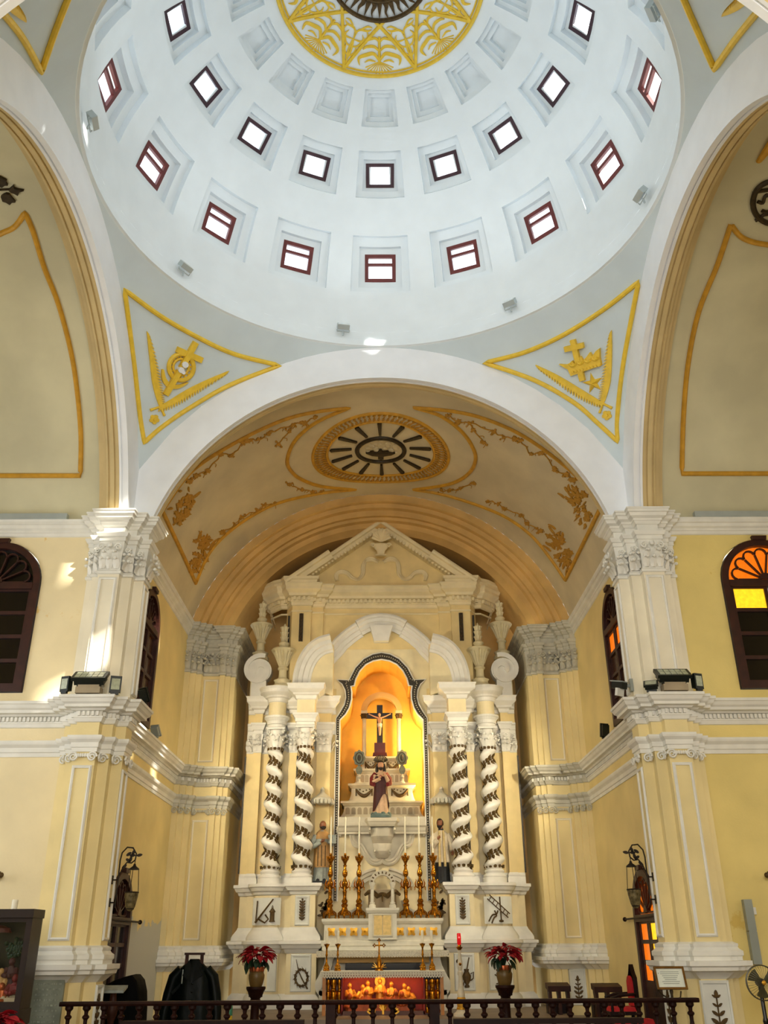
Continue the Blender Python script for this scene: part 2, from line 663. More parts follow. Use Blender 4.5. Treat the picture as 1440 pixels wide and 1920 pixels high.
# barrel vaults
def barrel(y0, y1, n=48, zend=ze):
    m = MB()
    m.grid([[(x, y0 + (y1 - y0) * k / 6, z) for x, z in arc(RV, zend, n)] for k in range(7)])
    return m
YR = 11.6
struct('ceiling_chancel', barrel(5.73, YR), 'vault_cream', 'cream barrel vault over the chancel with gilded ornament', 'ceiling', 2)
for rz, nm, lab in ((pi / 2, 'ceiling_transept_left', 'olive cream barrel vault of the left transept'), (-pi / 2, 'ceiling_transept_right', 'shaded cream barrel vault of the right transept'), (pi, 'ceiling_nave', 'barrel vault of the nave behind the viewpoint')):
    o = struct(nm, barrel(5.73, 11.4 if 'nave' not in nm else 15.8), 'vault_side', lab, 'ceiling', 2)
    o.rotation_euler = (0, 0, rz)

# arch at the back of the chancel, stepped around the altarpiece
ra = MB()
RP = [(RV, YR), (5.12, YR), (5.10, YR + .04), (5.10, YR + .14), (4.98, YR + .16), (4.96, YR + .30), (4.80, YR + .32), (4.80, YR + .44), (4.72, YR + .46), (4.70, YR + .60), (4.56, YR + .62), (4.52, YR + .70), (4.42, 12.4), (4.42, 14.3)]
ra.grid([[(x, d, z) for x, z in arc(R, 9.2)] for R, d in RP])
mat('rear_arch', 'd9b16c', .7, var=.08, vs=1.5)
struct('wall_arch_rear', ra, 'rear_arch', 'stepped tan arch framing the top of the altarpiece', 'arch', True)

# ---------------------------------------------------------------- piers, walls, cornices (left side built, right side mirrored)
TW = [(-11.4, 5.15), (-5.78, 5.15)]
PIER = [(-5.78, 5.15), (-5.78, 5.0), (-5.63, 5.0), (-5.63, 4.84), (-5.47, 4.84), (-5.47, 4.68), (-5.06, 4.68), (-5.06, 4.87), (-4.87, 4.87), (-4.87, 5.06), (-4.68, 5.06), (-4.68, 5.47), (-4.84, 5.47), (-4.84, 5.63), (-5.0, 5.63), (-5.0, 5.78), (-5.15, 5.78)]
RPIER = [(-5.15, 11.55), (-5.02, 11.55), (-5.02, 11.66), (-4.88, 11.66), (-4.88, 11.77), (-4.74, 11.77), (-4.74, 11.98), (-4.28, 11.98), (-4.28, 11.88), (-4.15, 11.88), (-4.15, 11.98), (-4.02, 11.98), (-4.02, 12.08), (-3.9, 12.08), (-3.9, 14.3)]
FULL = TW[:1] + PIER + RPIER
mir = lambda p: [(-x, y) for x, y in p][::-1]

CORN_UP = [(0, 8.70), (.03, 8.70), (.03, 8.77), (.05, 8.775), (.05, 8.85), (.08, 8.86), (.11, 8.92), (.11, 8.94), (0, 8.945), (0, 9.10), (.03, 9.11), (.06, 9.16), (.08, 9.17), (.08, 9.21), (.15, 9.24), (.17, 9.30), (.20, 9.31), (.20, 9.36), (.22, 9.37), (.22, 9.40), (0, 9.40)]
CORN_WALL = [(0, 9.08), (.03, 9.09), (.05, 9.15), (.07, 9.16), (.07, 9.2), (.12, 9.23), (.14, 9.29), (.17, 9.30), (.17, 9.36), (.19, 9.40), (0, 9.40)]
ARCH_LO = [(0, 4.72), (.02, 4.72), (.02, 4.79), (.04, 4.80), (.04, 4.88), (.09, 4.93), (.10, 4.96), (.10, 5.0), (0, 5.005)]
CORN_LO = [(0, 5.24), (.03, 5.25), (.05, 5.31), (.06, 5.32), (.06, 5.345), (.03, 5.35), (.03, 5.435), (.09, 5.44), (.12, 5.47), (.20, 5.48), (.20, 5.53), (.24, 5.56), (.27, 5.62), (.29, 5.63), (.29, 5.68), (0, 5.70)]
BASE = [(.16, 1.22), (.17, 1.27), (.20, 1.29), (.20, 1.36), (.09, 1.365), (.09, 1.42), (.11, 1.44), (.11, 1.50), (.07, 1.53), (.05, 1.56), (.06, 1.58), (.06, 1.61), (.02, 1.63), (0, 1.64)]
CAPM = [(0, 1.10), (.03, 1.12), (.10, 1.19), (.16, 1.22)]

def both(fn):
    """run a builder for the left path and for its mirror image"""
    for sgn, side in ((-1, 'left'), (1, 'right')):
        fn(side, (lambda p: p) if sgn < 0 else mir)
tn = [0]
def trim(mb, m, lab, smooth=False):
    tn[0] += 1
    return struct('trim_%d' % tn[0], mb, m, lab, 'trim', smooth)

def leaf(m, p, out, w, h, curl=.35, up=Vector((0, 0, 1)), n=4):
    """curling acanthus leaf standing at p, leaning to out"""
    out = out.normalized()
    sd = up.cross(out).normalized()
    rows = []
    for i in range(n + 1):
        t = i / n
        ww = w * (0.75 + .5 * sin(pi * t * .9)) * (1 if t < .7 else 1 - (t - .7) * 2.0)
        zz = h * (t if t < .8 else .8 + (t - .8) * -.6 + .12)
        oo = h * curl * (t ** 2.2) + .012
        c = p + up * zz + out * oo
        rows.append([c - sd * ww / 2 - out * .012, c + out * .012, c + sd * ww / 2 - out * .012])
    m.grid(rows)

def volute(m, c, r, ax_u, ax_v, thick, n_turn=1.6, k=18, tr=None):
    """spiral bar"""
    pts, rr = [], []
    for i in range(k + 1):
        t = i / k
        a = 2 * pi * n_turn * t
        q = r * (1 - .85 * t)
        pts.append(Vector(c) + ax_u * q * cos(a) + ax_v * q * sin(a))
        rr.append((tr or thick) * (1 - .4 * t))
    m.tube(pts, rr, 5)

def seg_capital(m, a, b, z0, z1, out, first, last):
    """Corinthian dress on one straight stretch of a pilaster"""
    a, b = Vector((*a, 0)), Vector((*b, 0))
    L = (b - a).length
    d = (b - a).normalized()
    h = z1 - z0
    n = max(1, int(round(L / .125)))
    for row, (zz, hh, ph) in enumerate(((z0 + .02, h * .42, 0), (z0 + h * .26, h * .46, .5))):
        cnt = n if row == 0 else max(1, n - (1 if L > .3 else 0))
        for i in range(cnt):
            u = (i + .5) / cnt
            q = a + d * L * u + Vector((0, 0, zz))
            leaf(m, q + out * .03, out, .115 if L > .2 else .12, hh, .66)
            m.ball(q + out * (.035 + hh * .62) + Vector((0, 0, hh * .78)), .040, 7, 5, sz=.8)
    if L > .3:
        for e, s in ((a, 1), (b, -1)):
            volute(m, e + d * s * .04 + out * .15 + Vector((0, 0, z0 + h * .82)), .075, d * s, Vector((0, 0, 1)), .022)
        mid = (a + b) / 2
        m.ball(mid + out * .13 + Vector((0, 0, z0 + h * .92)), .055, 8, 5)
        for s in (-1, 1):
            volute(m, mid + d * s * .09 + out * .07 + Vector((0, 0, z0 + h * .76)), .035, d * -s, Vector((0, 0, 1)), .012, 1.2, 10)
    else:
        volute(m, (a + b) / 2 + out * .14 + Vector((0, 0, z0 + h * .82)), .06, d, Vector((0, 0, 1)), .018)

def seg_ionic(m, a, b, z0, z1, out):
    a, b = Vector((*a, 0)), Vector((*b, 0))
    L = (b - a).length
    d = (b - a).normalized()
    h = z1 - z0
    zc = Vector((0, 0, z0 + h * .45))
    if L > .3:
        for e, s in ((a, 1), (b, -1)):
            volute(m, e + d * s * .04 + out * .06 + zc, h * .5, d * -s, Vector((0, 0, 1)), .02, 1.9, 22)
        k = 7
        for i in range(k):
            m.ball(a + d * (L * (.2 + .6 * i / (k - 1))) + out * .05 + Vector((0, 0, z0 + h * .62)), .026, 6, 4, sz=1.4)
    else:
        volute(m, (a + b) / 2 + out * .05 + zc, h * .5, d, Vector((0, 0, 1)), .02, 1.7, 16)

def dress(m, path, fn, z0, z1, minlen=.1):
    for i in range(len(path) - 1):
        a, b = path[i], path[i + 1]
        dx, dy = b[0] - a[0], b[1] - a[1]
        L = hypot(dx, dy)
        if L < minlen: continue
        fn(m, a, b, z0, z1, Vector((dy / L, -dx / L, 0)))

def pier_side(side, P):
    pp, rp = P(PIER), P(RPIER)
    inner = PIER[1:-1]
    for path, nm, core, wh in ((pp, 'front', P(inner), 'front'), (rp, 'rear', P(RPIER[:-1]), 'rear')):
        mb = MB()
        mb.mould(path, [(0, 0), (0, 1.12)], caps=False)
        mb.mould(path, [(0, 1.6), (0, 4.725)], caps=False)
        mb.mould(path, [(0, 5.0), (0, 5.245)], caps=False)
        w = struct('wall_pier_%s_%s' % (nm, side), mb, 'plaster_yellow', 'clustered yellow pier with stepped pilasters at the %s %s of the chancel' % (side, 'front' if nm == 'front' else 'back'), 'pier')
        MB().mould(path, [(0, 5.66), (0, 8.71)], caps=False).build('upper_shaft', 'plaster_pale' if nm == 'front' else 'plaster_yellow', w)
        MB().mould(path, CAPM + BASE, caps=False).build('base_moulding', 'trim_white', w, True)
        # recessed look of the shaft panels: raised frames
        fr = MB()
        if nm == 'front':
            x0, x1 = -5.39, -5.14
            for z0, z1 in ((1.76, 4.44), (5.9, 7.98)):
                loop = [(x0, z0), (x1, z0), (x1, z1), (x0, z1)]
                pr = [(0, 4.679), (0, 4.655), (-.025, 4.645), (-.05, 4.668), (-.05, 4.679)]
                fr.band(loop, pr, closed=True)
                fr.band(loop, pr, closed=True, f=lambda x, y, z: (-y, -x, z))
            if side == 'right': fr.xform(lambda p: (-p.x, p.y, p.z))
        else:
            for z0, z1 in ((1.8, 4.4), (5.9, 7.95)):
                fr.band([(-4.66, z0), (-4.36, z0), (-4.36, z1), (-4.66, z1)], [(0, 11.979), (0, 11.96), (-.03, 11.95), (-.05, 11.979)], closed=True)
            if side == 'right': fr.xform(lambda p: (-p.x, p.y, p.z))
        fr.build('panel_moulding', 'trim_white' if nm == 'front' else 'plaster_pale', w, True)
        c = MB()
        c.mould(path, [(0, 8.09), (.03, 8.10), (.03, 8.15), (.008, 8.17), (.008, 8.50), (.03, 8.70)], caps=False)
        dress(c, core, lambda m, a, b, z0, z1, o: seg_capital(m, a, b, z0, z1, o, 0, 0), 8.17, 8.70)
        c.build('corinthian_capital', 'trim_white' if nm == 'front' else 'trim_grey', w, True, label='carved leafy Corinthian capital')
        c = MB()
        dress(c, core, seg_ionic, 4.55, 4.72)
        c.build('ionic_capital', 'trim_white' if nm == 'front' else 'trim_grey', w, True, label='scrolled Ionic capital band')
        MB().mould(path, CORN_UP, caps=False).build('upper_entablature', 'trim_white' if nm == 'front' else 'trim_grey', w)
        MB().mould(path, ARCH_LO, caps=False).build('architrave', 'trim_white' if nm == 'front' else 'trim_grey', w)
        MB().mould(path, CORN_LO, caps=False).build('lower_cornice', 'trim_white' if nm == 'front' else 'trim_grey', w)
        d = MB()
        dent(d, path)
        d.build('dentils', 'trim_white', w, kind='stuff')

def dent(d, path, z0=5.35, z1=5.43, step=.075, dp=.055):
    for i in range(len(path) - 1):
        a, b = Vector(path[i]), Vector(path[i + 1])
        L = (b - a).length
        if L < .1: continue
        u = (b - a).normalized()
        o = Vector((u.y, -u.x))
        n = int(L / step)
        for k in range(n):
            c = a + u * (L * (k + .5) / n) + o * dp
            d.bbox((c.x, c.y, (z0 + z1) / 2), step * .56, .05 + (dp - .055), z1 - z0, atan2(u.y, u.x))
both(pier_side)

def arch_outline(c, hw, z0, ztop, n=20):
    r = hw
    zc = ztop - r
    return [(c - hw, z0), (c + hw, z0)] + [(c + r * cos(pi * i / n), zc + r * sin(pi * i / n)) for i in range(n + 1)]

mat_wall = mat('chancel_wall', 'ead595', .75, var=.05, vs=1.0, bump=.08)
# left chancel wall: lower stretch has lost its paint and shows grey plaster
def patched(name, col_a, col_b, z_edge, y0, y1):
    m = mat(name, col_a, .75, var=.05, vs=1.0, bump=.08)
    nt = m.node_tree
    b = nt.nodes['Principled BSDF']
    old = b.inputs['Base Color'].links[0].from_socket
    tc = nt.nodes.new('ShaderNodeTexCoord')
    sep = nt.nodes.new('ShaderNodeSeparateXYZ')
    nt.links.new(tc.outputs['Object'], sep.inputs[0])
    no = nt.nodes.new('ShaderNodeTexNoise'); no.inputs['Scale'].default_value = 2.6; no.inputs['Detail'].default_value = 5
    nt.links.new(tc.outputs['Object'], no.inputs['Vector'])
    def mth(op, a, v=None, a2=None):
        n = nt.nodes.new('ShaderNodeMath'); n.operation = op
        nt.links.new(a, n.inputs[0])
        if a2 is not None: nt.links.new(a2, n.inputs[1])
        elif v is not None: n.inputs[1].default_value = v
        return n.outputs[0]
    wob = mth('MULTIPLY', no.outputs['Fac'], 1.0)
    zz = mth('ADD', sep.outputs['Z'], a2=wob)
    f1 = mth('LESS_THAN', zz, z_edge + .5)
    f2 = mth('GREATER_THAN', mth('ADD', sep.outputs['Y'], a2=wob), y0 + .5)
    f = mth('MULTIPLY', f1, a2=f2)
    mx = nt.nodes.new('ShaderNodeMix'); mx.data_type = 'RGBA'
    nt.links.new(f, mx.inputs[0])
    nt.links.new(old, mx.inputs[6])
    mx.inputs[7].default_value = (*srgb(col_b), 1)
    nt.links.new(mx.outputs[2], b.inputs['Base Color'])
patched('chancel_wall_left', 'ead595', 'c3c2b8', 2.15, 8.3, 12)

def blotch(name, col, scale=.75, lo=.64):
    nt = MATS[name].node_tree
    b = nt.nodes['Principled BSDF']
    old = b.inputs['Base Color'].links[0].from_socket
    tc = nt.nodes.new('ShaderNodeTexCoord')
    no = nt.nodes.new('ShaderNodeTexNoise'); no.inputs['Scale'].default_value = scale; no.inputs['Detail'].default_value = 7; no.inputs['Roughness'].default_value = .6
    nt.links.new(tc.outputs['Object'], no.inputs['Vector'])
    r = nt.nodes.new('ShaderNodeValToRGB')
    r.color_ramp.elements[0].position = lo; r.color_ramp.elements[1].position = lo + .02
    r.color_ramp.elements[0].color = (0, 0, 0, 1); r.color_ramp.elements[1].color = (.8, .8, .8, 1)
    nt.links.new(no.outputs['Fac'], r.inputs[0])
    mx = nt.nodes.new('ShaderNodeMix'); mx.data_type = 'RGBA'
    nt.links.new(r.outputs[0], mx.inputs[0]); nt.links.new(old, mx.inputs[6])
    mx.inputs[7].default_value = (*srgb(col), 1)
    nt.links.new(mx.outputs[2], b.inputs['Base Color'])
WINC, WINH, WINZ = 7.62, .80, (5.9, 8.86)
DOORC, DOORH, DOORZ = 7.75, .85, (0.0, 2.98)
TWC, TWH, TWZ = 7.62, .90, (5.9, 8.98)
for sgn, side in ((-1, 'left'), (1, 'right')):
    mb = MB()
    mb.poly([(5.78, 0), (YR, 0), (YR, 9.12), (5.78, 9.12)], [arch_outline(WINC, WINH, *WINZ), arch_outline(DOORC, DOORH, .02, DOORZ[1])], lambda y, z: (sgn * 5.15, y, z))
    for c, hw, z in ((WINC, WINH, WINZ), (DOORC, DOORH, (.02, DOORZ[1]))):
        o = arch_outline(c, hw, *z)
        o.append(o[0])
        mb.grid([[(sgn * 5.15, y, zz) for y, zz in o], [(sgn * 5.55, y, zz) for y, zz in o]])
    w = struct('wall_chancel_%s' % side, mb, 'chancel_wall_left' if sgn < 0 else 'chancel_wall', 'yellow %s side wall of the chancel with arched window over arched door' % side)
    pth = [(-5.15, 5.78), (-5.15, 11.55)]
    pth = pth if sgn < 0 else mir(pth)
    trim(MB().mould(pth, CORN_WALL, caps=False), 'trim_white', 'upper cornice along the %s chancel wall' % side)
    t = trim(MB().mould(pth, CORN_LO, caps=False), 'trim_white', 'lower cornice along the %s chancel wall' % side)
    MB().mould(pth, ARCH_LO, caps=False).build('architrave', 'trim_white', t)
    d = MB(); dent(d, pth); d.build('dentils', 'trim_white', t, kind='stuff')
    # transept wall facing the viewer
    mb = MB()
    X = lambda x: sgn * x
    mb.poly([(5.78, 0), (11.4, 0), (11.4, 9.12), (5.78, 9.12)], [arch_outline(TWC, TWH, *TWZ)], lambda x, z: (X(x), 5.15, z))
    o = arch_outline(TWC, TWH, *TWZ); o.append(o[0])
    mb.grid([[(X(x), 5.15, zz) for x, zz in o], [(X(x), 5.55, zz) for x, zz in o]])
    mat('transept_wall_%s' % side, 'f0dfb4' if sgn < 0 else 'ecd688', .75, var=.05, vs=.9, bump=.1)
    blotch('transept_wall_%s' % side, 'e3bd6a' if sgn < 0 else 'd9b95e')
    struct('wall_transept_%s' % side, mb, 'transept_wall_%s' % side, '%s yellow wall of the %s transept with a tall arched window' % ('cream' if sgn < 0 else 'deep', side))
    pth = TW if sgn < 0 else mir(TW)
    trim(MB().mould(pth, CORN_WALL, caps=False), 'trim_white', 'upper cornice along the %s transept wall' % side)
    t = trim(MB().mould(pth, CORN_LO, caps=False), 'trim_white', 'lower dentilled cornice along the %s transept wall' % side)
    MB().mould(pth, ARCH_LO, caps=False).build('architrave', 'trim_white', t)
    d = MB(); dent(d, pth); d.build('dentils', 'trim_white', t, kind='stuff')
    # plank-like ledge over the upper cornice
    # other walls that close the place behind and beside the viewpoint
    mb = MB()
    mb.add([(sgn * 5.15, -5.78, 0), (sgn * 5.15, -16, 0), (sgn * 5.15, -16, 9.5), (sgn * 5.15, -5.78, 9.5)], [(0, 1, 2, 3)])
    struct('wall_nave_%s' % side, mb, 'plaster_yellow', '%s nave wall behind the viewpoint' % side)
    mb = MB()
    mb.add([(sgn * 11.4, -5.15, 0), (sgn * 11.4, 5.15, 0), (sgn * 11.4, 5.15, 13.5), (sgn * 11.4, -5.15, 13.5)], [(0, 1, 2, 3)])
    mb.add([(sgn * 11.4, -5.15, 0), (sgn * 5.78, -5.15, 0), (sgn * 5.78, -5.15, 9.5), (sgn * 11.4, -5.15, 9.5)], [(0, 1, 2, 3)])
    struct('wall_transept_end_%s' % side, mb, 'plaster_yellow', 'end wall of the %s transept outside the picture' % side)
    mb = MB()
    mb.mould([(-p[0], -p[1]) if sgn > 0 else (p[0], -p[1]) for p in (PIER if sgn > 0 else PIER[::-1])], [(0, 0), (0, ZC1)], caps=False)
    struct('wall_pier_nave_%s' % side, mb, 'plaster_pale', '%s pier of the crossing on the nave side' % side, 'pier')

mb = MB()
mb.add([(-5.2, -16, 0), (5.2, -16, 0), (5.2, -16, 13.5), (-5.2, -16, 13.5)], [(0, 1, 2, 3)])
struct('wall_nave_end', mb, 'plaster_yellow', 'end wall of the nave behind the viewpoint')
# rear wall of the altar recess
mb = MB()
mb.poly([(-3.95, 0), (3.95, 0), (3.95, 9.2)] + arc(4.42, 9.2) + [(-3.95, 9.2)], (), lambda x, z: (x, 14.3, z))
mat('apse_wall', 'deb876', .75, var=.08, vs=1.2)
struct('wall_apse', mb, 'apse_wall', 'tan rear wall of the altar recess')
mb = MB()
mb.add([(-12, -17, 0), (12, -17, 0), (12, 14, 0), (-12, 14, 0)], [(0, 1, 2, 3)])
struct('floor_church', mb, 'floor_stone', 'stone floor of the church', 'floor')
mb = MB()
mb.box(-5.15, 5.15, 5.1, 13.4, 0, .16)
mb.box(-3.9, 3.9, 8.6, 13.4, .16, .32)
struct('floor_chancel', mb, 'floor_stone', 'raised stone floor of the chancel', 'floor')

# ---------------------------------------------------------------- ornament on dome, pendentives and vaults
S_dome = lambda x, y: on_sphere(x, y, ZD, RD)
S_pend = lambda x, y: on_sphere(x, y, ZS, RS)
S_vault = lambda x, y: on_barrel(x, y, ZS, RV, 'y')
S_side = lambda x, y: on_barrel(x, y, ZS, RV, 'x')

def lens(path, w, k=5, flat=False):
    """leaf-shaped outline around a curved 2D spine"""
    P = smooth_path([(p[0], p[1]) for p in path], k)
    L, R_ = [], []
    n = len(P)
    for i, p in enumerate(P):
        a, b = P[max(i - 1, 0)], P[min(i + 1, n - 1)]
        d = b - a
        d = d.normalized() if d.length > 1e-6 else Vector((1, 0))
        t = i / (n - 1)
        h = w / 2 * (sin(pi * min(1, t * .92 + .08)) ** .8 if not flat else 1)
        L.append((p.x - d.y * h, p.y + d.x * h))
        R_.append((p.x + d.y * h, p.y - d.x * h))
    return L + R_[::-1]

# --- star medallion in the dome eye
def dome_polar(r, az, lift=.03):
    z = sqrt((RD - lift) ** 2 - r * r)
    return Vector((r * sin(az), r * cos(az), ZD + z))
def dome_xy(x, y, lift=.03):
    return dome_polar(hypot(x, y), atan2(x, y), lift)
med = thing('ceiling_medallion', 'round yellow star and flower medallion at the top of the dome', 'medallion', (0, 0, ZD + RD - .05))
mb = MB()
mb.tube([dome_polar(2.05, 2 * pi * k / 96, .02) for k in range(96)], .045, 6, closed=True)
mb.tube([dome_polar(1.98, 2 * pi * k / 96, .01) for k in range(96)], .02, 5, closed=True)
mb.build('outer_ring', 'gilt_paint', med, True)
for k in range(8):
    a, b = radians(22.5 + 45 * k), radians(22.5 + 45 * k + 135)
    A, B = Vector((sin(a), cos(a))) * 2.02, Vector((sin(b), cos(b))) * 2.02
    n = (B - A).normalized(); sd = Vector((-n.y, n.x))
    for half in (0, 1):
        m = MB()
        rows = []
        for i in range(9):
            t = (i / 8) * .335
            t = t if half == 0 else 1 - t
            c = A + (B - A) * t
            rows.append([dome_xy(*(c + sd * .035), .0), dome_xy(*(c + sd * .028), .04), dome_xy(*(c - sd * .028), .04), dome_xy(*(c - sd * .035), .0)])
        m.grid(rows)
        m.build('star_band', 'gilt_paint', med)
Z7 = lambda x, y: (500 + x / 3.4286, y / 3.4286)
fl = MB()
for i in range(11):
    a = -1.15 + 2.3 * i / 10
    stroke(fl, [Z7(725, 395), Z7(725 + 98 * sin(a), 405 + 70 * cos(a) * 1.0)], S_dome, .014, 5, taper=(.5, 1.1))
stroke(fl, [Z7(725, 400), Z7(724, 320), Z7(724, 235)], S_dome, .03, 6)
for s_ in (-1, 1):
    for path, w in (([(725, 392), (690, 345), (645, 350), (592, 372), (598, 420)], 34), ([(725, 330), (690, 298), (640, 300), (618, 318)], 26), ([(725, 272), (700, 245), (660, 252), (640, 268)], 22),
                    ([(700, 395), (660, 385), (630, 400)], 16)):
        pp = [Z7(725 + (x - 725) * -s_, y) for x, y in path]
        relief(fl, lens(pp, w * .72 / 3.43), S_dome, .03)
    # scrolls in the narrow points between the sprays
    for path, w in (([(505, 440), (520, 340), (545, 270), (590, 190)], 20), ([(545, 300), (510, 270), (505, 215), (530, 190)], 20), ([(560, 250), (610, 265), (650, 235), (640, 190)], 20), ([(575, 215), (560, 175), (520, 150), (505, 125)], 22), ([(600, 190), (650, 170), (680, 180)], 18), ([(520, 360), (560, 340), (575, 300)], 18)):
        pp = [Z7(725 + (x - 725) * -s_, y) for x, y in path]
        relief(fl, lens(pp, w * .62 / 3.43), S_dome, .025)
fm = fl.mesh('flower_spray', 'gilt_paint')
for k in range(8):
    o = link('flower_spray', fm, med)
    o.rotation_euler = (0, 0, radians(45 * k))
    o.matrix_parent_inverse = Matrix.Translation(-med.location)
sb = MB()
sb.tube([dome_polar(.98, 2 * pi * k / 64, .03) for k in range(64)], .05, 6, closed=True)
sb.build('sun_ring', 'brown_relief', med, True)
sb = MB()
sb.tube([dome_polar(.60, 2 * pi * k / 48, .03) for k in range(48)], .04, 6, closed=True)
sb.tube([dome_polar(.52, 2 * pi * k / 48, .03) for k in range(48)], .02, 6, closed=True)
for k in range(8):
    a = 2 * pi * k / 8
    sb.tube([dome_polar(.2 + .3 * t / 6, a + .5 * sin(t), .03) for t in range(7)], .025, 5)
sb.build('monogram_disc', 'brown_relief', med, True)
for k in range(36):
    a = 2 * pi * k / 36
    m = MB()
    pts = []
    L, R_ = [], []
    for i in range(8):
        t = i / 7
        r = .64 + .29 * t
        w = .05 * (1 - t) + .004
        off = (.018 * sin(t * 7) if k % 2 else 0)
        L.append((r, off - w)); R_.append((r, off + w))
    f = lambda r, o: dome_polar(r, a + o / r, .04)
    g = lambda r, o: dome_polar(r, a + o / r, .0)
    m.poly(L + R_[::-1], (), f, g)
    m.build('sun_ray', 'brown_relief', med)

# --- pendentive frames
def frame_bar(pts, S, r, name, m, parent, closed=True):
    mb = MB()
    stroke(mb, pts, S, r, 8, .35, closed)
    return mb.build(name, m, parent, True)
def seg(*pts, k=6):
    return smooth_path(pts, k)[:-1]
LF = seg((233, 543), (300, 592), (370, 632), (440, 664), (525, 685)) + seg((525, 685), (430, 722), (350, 768), (300, 803), (270, 830)) + seg((270, 830), (262, 780), (253, 700), (243, 620), (233, 543))
RF = seg((1198, 528), (1135, 578), (1060, 626), (985, 660), (908, 680)) + seg((908, 680), (1003, 713), (1077, 755), (1120, 792), (1159, 828)) + seg((1159, 828), (1158, 783), (1168, 690), (1186, 590), (1198, 528))
for F_, key in ((LF, 'left'), (RF, 'right')):
    p = PEND[key]
    mb = MB(); stroke(mb, F_, S_pend, .05, 8, .3, True)
    o = mb.build('frame_moulding', 'gilt_paint', None, True)
    o.parent = p
    o.matrix_parent_inverse = Matrix.Rotation(-p.rotation_euler.z, 4, 'Z')
for F_, key in ((seg((-30, -20), (0, 18), (40, 68), (76, 133)) + seg((76, 133), (100, 62), (128, -10), (150, -60)) + [Vector((150, -60))], 'nave_left'), (seg((1262, -60), (1285, 0), (1312, 62), (1341, 128)) + seg((1341, 128), (1385, 66), (1440, 0), (1470, -30)) + [Vector((1470, -30))], 'nave_right')):
    p = PEND[key]
    mb = MB(); stroke(mb, F_, S_pend, .05, 8, .3, False)
    o = mb.build('frame_moulding', 'gilt_paint', None, True)
    o.parent = p
    o.matrix_parent_inverse = Matrix.Rotation(-p.rotation_euler.z, 4, 'Z')

def palm(spine, w_teeth, w_plain, side, S, t=.04, teeth=26, i0=.16):
    """feathered palm frond: toothed on one side, stem at the start of the spine"""
    P = smooth_path(spine, 8)
    n = len(P)
    def frame(u):
        f = u * (n - 1)
        i = min(int(f), n - 2)
        p = P[i].lerp(P[i + 1], f - i)
        d = (P[min(i + 2, n - 1)] - P[max(i - 1, 0)]).normalized()
        return p, d, Vector((-d.y, d.x)) * side
    out = []
    for k in range(teeth):
        u = i0 + (1 - i0) * k / teeth
        p, d, s = frame(u)
        e = sin(pi * min(1, .12 + .88 * (k / teeth) ** .85)) ** .6
        out.append(p + s * w_teeth * e * .42 + d * 1.2)
        out.append(p + s * w_teeth * e - d * 2.2)
    out.append(P[-1])
    back = []
    for k in range(12):
        u = 1 - (1 - i0) * k / 12
        p, d, s = frame(u)
        e = sin(pi * min(1, .12 + .88 * ((12 - k) / 12)))
        back.append(p - s * w_plain * max(0.05, e))
    p, d, s = frame(i0)
    m = MB()
    relief(m, [(q.x, q.y) for q in out + back + [p - s * .8]], S, t)
    stroke(m, [frame(u)[0] for u in [0, .05, .1, .2, .4, .6, .8, .97]], S, .03, 6, .9, taper=(1.1, .4))
    return m
def disc(c, r, n=20, rx=1.0):
    return [(c[0] + r * rx * cos(2 * pi * i / n), c[1] + r * sin(2 * pi * i / n)) for i in range(n)]
def rosette(m, c, r, S):
    for k in range(5):
        a = 2 * pi * k / 5 + .3
        q = (c[0] + r * .6 * cos(a), c[1] + r * .6 * sin(a))
        relief(m, disc(q, r * .45, 10), S, .045)
    relief(m, disc(c, r * .35, 8), S, .07)
def bar2(a, b, w):
    a, b = Vector(a), Vector(b)
    d = (b - a).normalized() * w / 2
    s = Vector((-d.y, d.x))
    return [tuple(a + s), tuple(b + s), tuple(b - s), tuple(a - s)]

Z3 = lambda x, y: (x / 3, 500 + y / 3)
ZR = lambda x, y: (960 + x / 3, 500 + y / 3)
le = thing('anchor_relief', 'yellow anchor, cross and palm fronds in relief on the left pendentive', 'relief', S_pend(340, 700)[0])
palm([Z3(922, 838), Z3(893, 765), Z3(868, 660), Z3(848, 520), Z3(824, 362)], 14, 4, 1, S_pend).build('palm_frond', 'gilt_paint', le)
palm([Z3(842, 806), Z3(920, 778), Z3(1030, 715), Z3(1150, 650), Z3(1286, 586)], 14, 4, 1, S_pend).build('palm_frond', 'gilt_paint', le)
m = MB()
relief(m, bar2(Z3(1098, 422), Z3(926, 720), 10), S_pend, .09)
relief(m, bar2(Z3(990, 462), Z3(1132, 524), 11), S_pend, .092)
m.build('cross', 'gilt_paint', le)
m = MB()
relief(m, lens([Z3(910, 575), Z3(918, 632), Z3(950, 668), Z3(1000, 672), Z3(1056, 648)], 9), S_pend, .07)
m.build('anchor_flukes', 'gilt_paint', le)
m = MB()
stroke(m, [Vector(Z3(1015 + 70 * cos(2 * pi * i / 28), 563 + 74 * sin(2 * pi * i / 28))) for i in range(28)], S_pend, .05, 8, .9, True)
stroke(m, [Vector(Z3(1015 + 44 * cos(2 * pi * i / 28), 563 + 46 * sin(2 * pi * i / 28))) for i in range(28)], S_pend, .03, 6, .9, True)
for k in range(16):
    a = 2 * pi * k / 16
    stroke(m, [Z3(1015 + 44 * cos(a), 563 + 46 * sin(a)), Z3(1015 + 70 * cos(a), 563 + 74 * sin(a))], S_pend, .02, 5, .9)
m.build('medallion_ring', 'gilt_paint', le, True)
m = MB()
for c, r in (((1028, 545), 18), ((1005, 575), 17), ((1018, 590), 10)):
    relief(m, disc(Z3(*c), r / 3, 9), S_pend, .16)
m.build('white_flower', 'arch_white', le, label='small white flower in the ring')
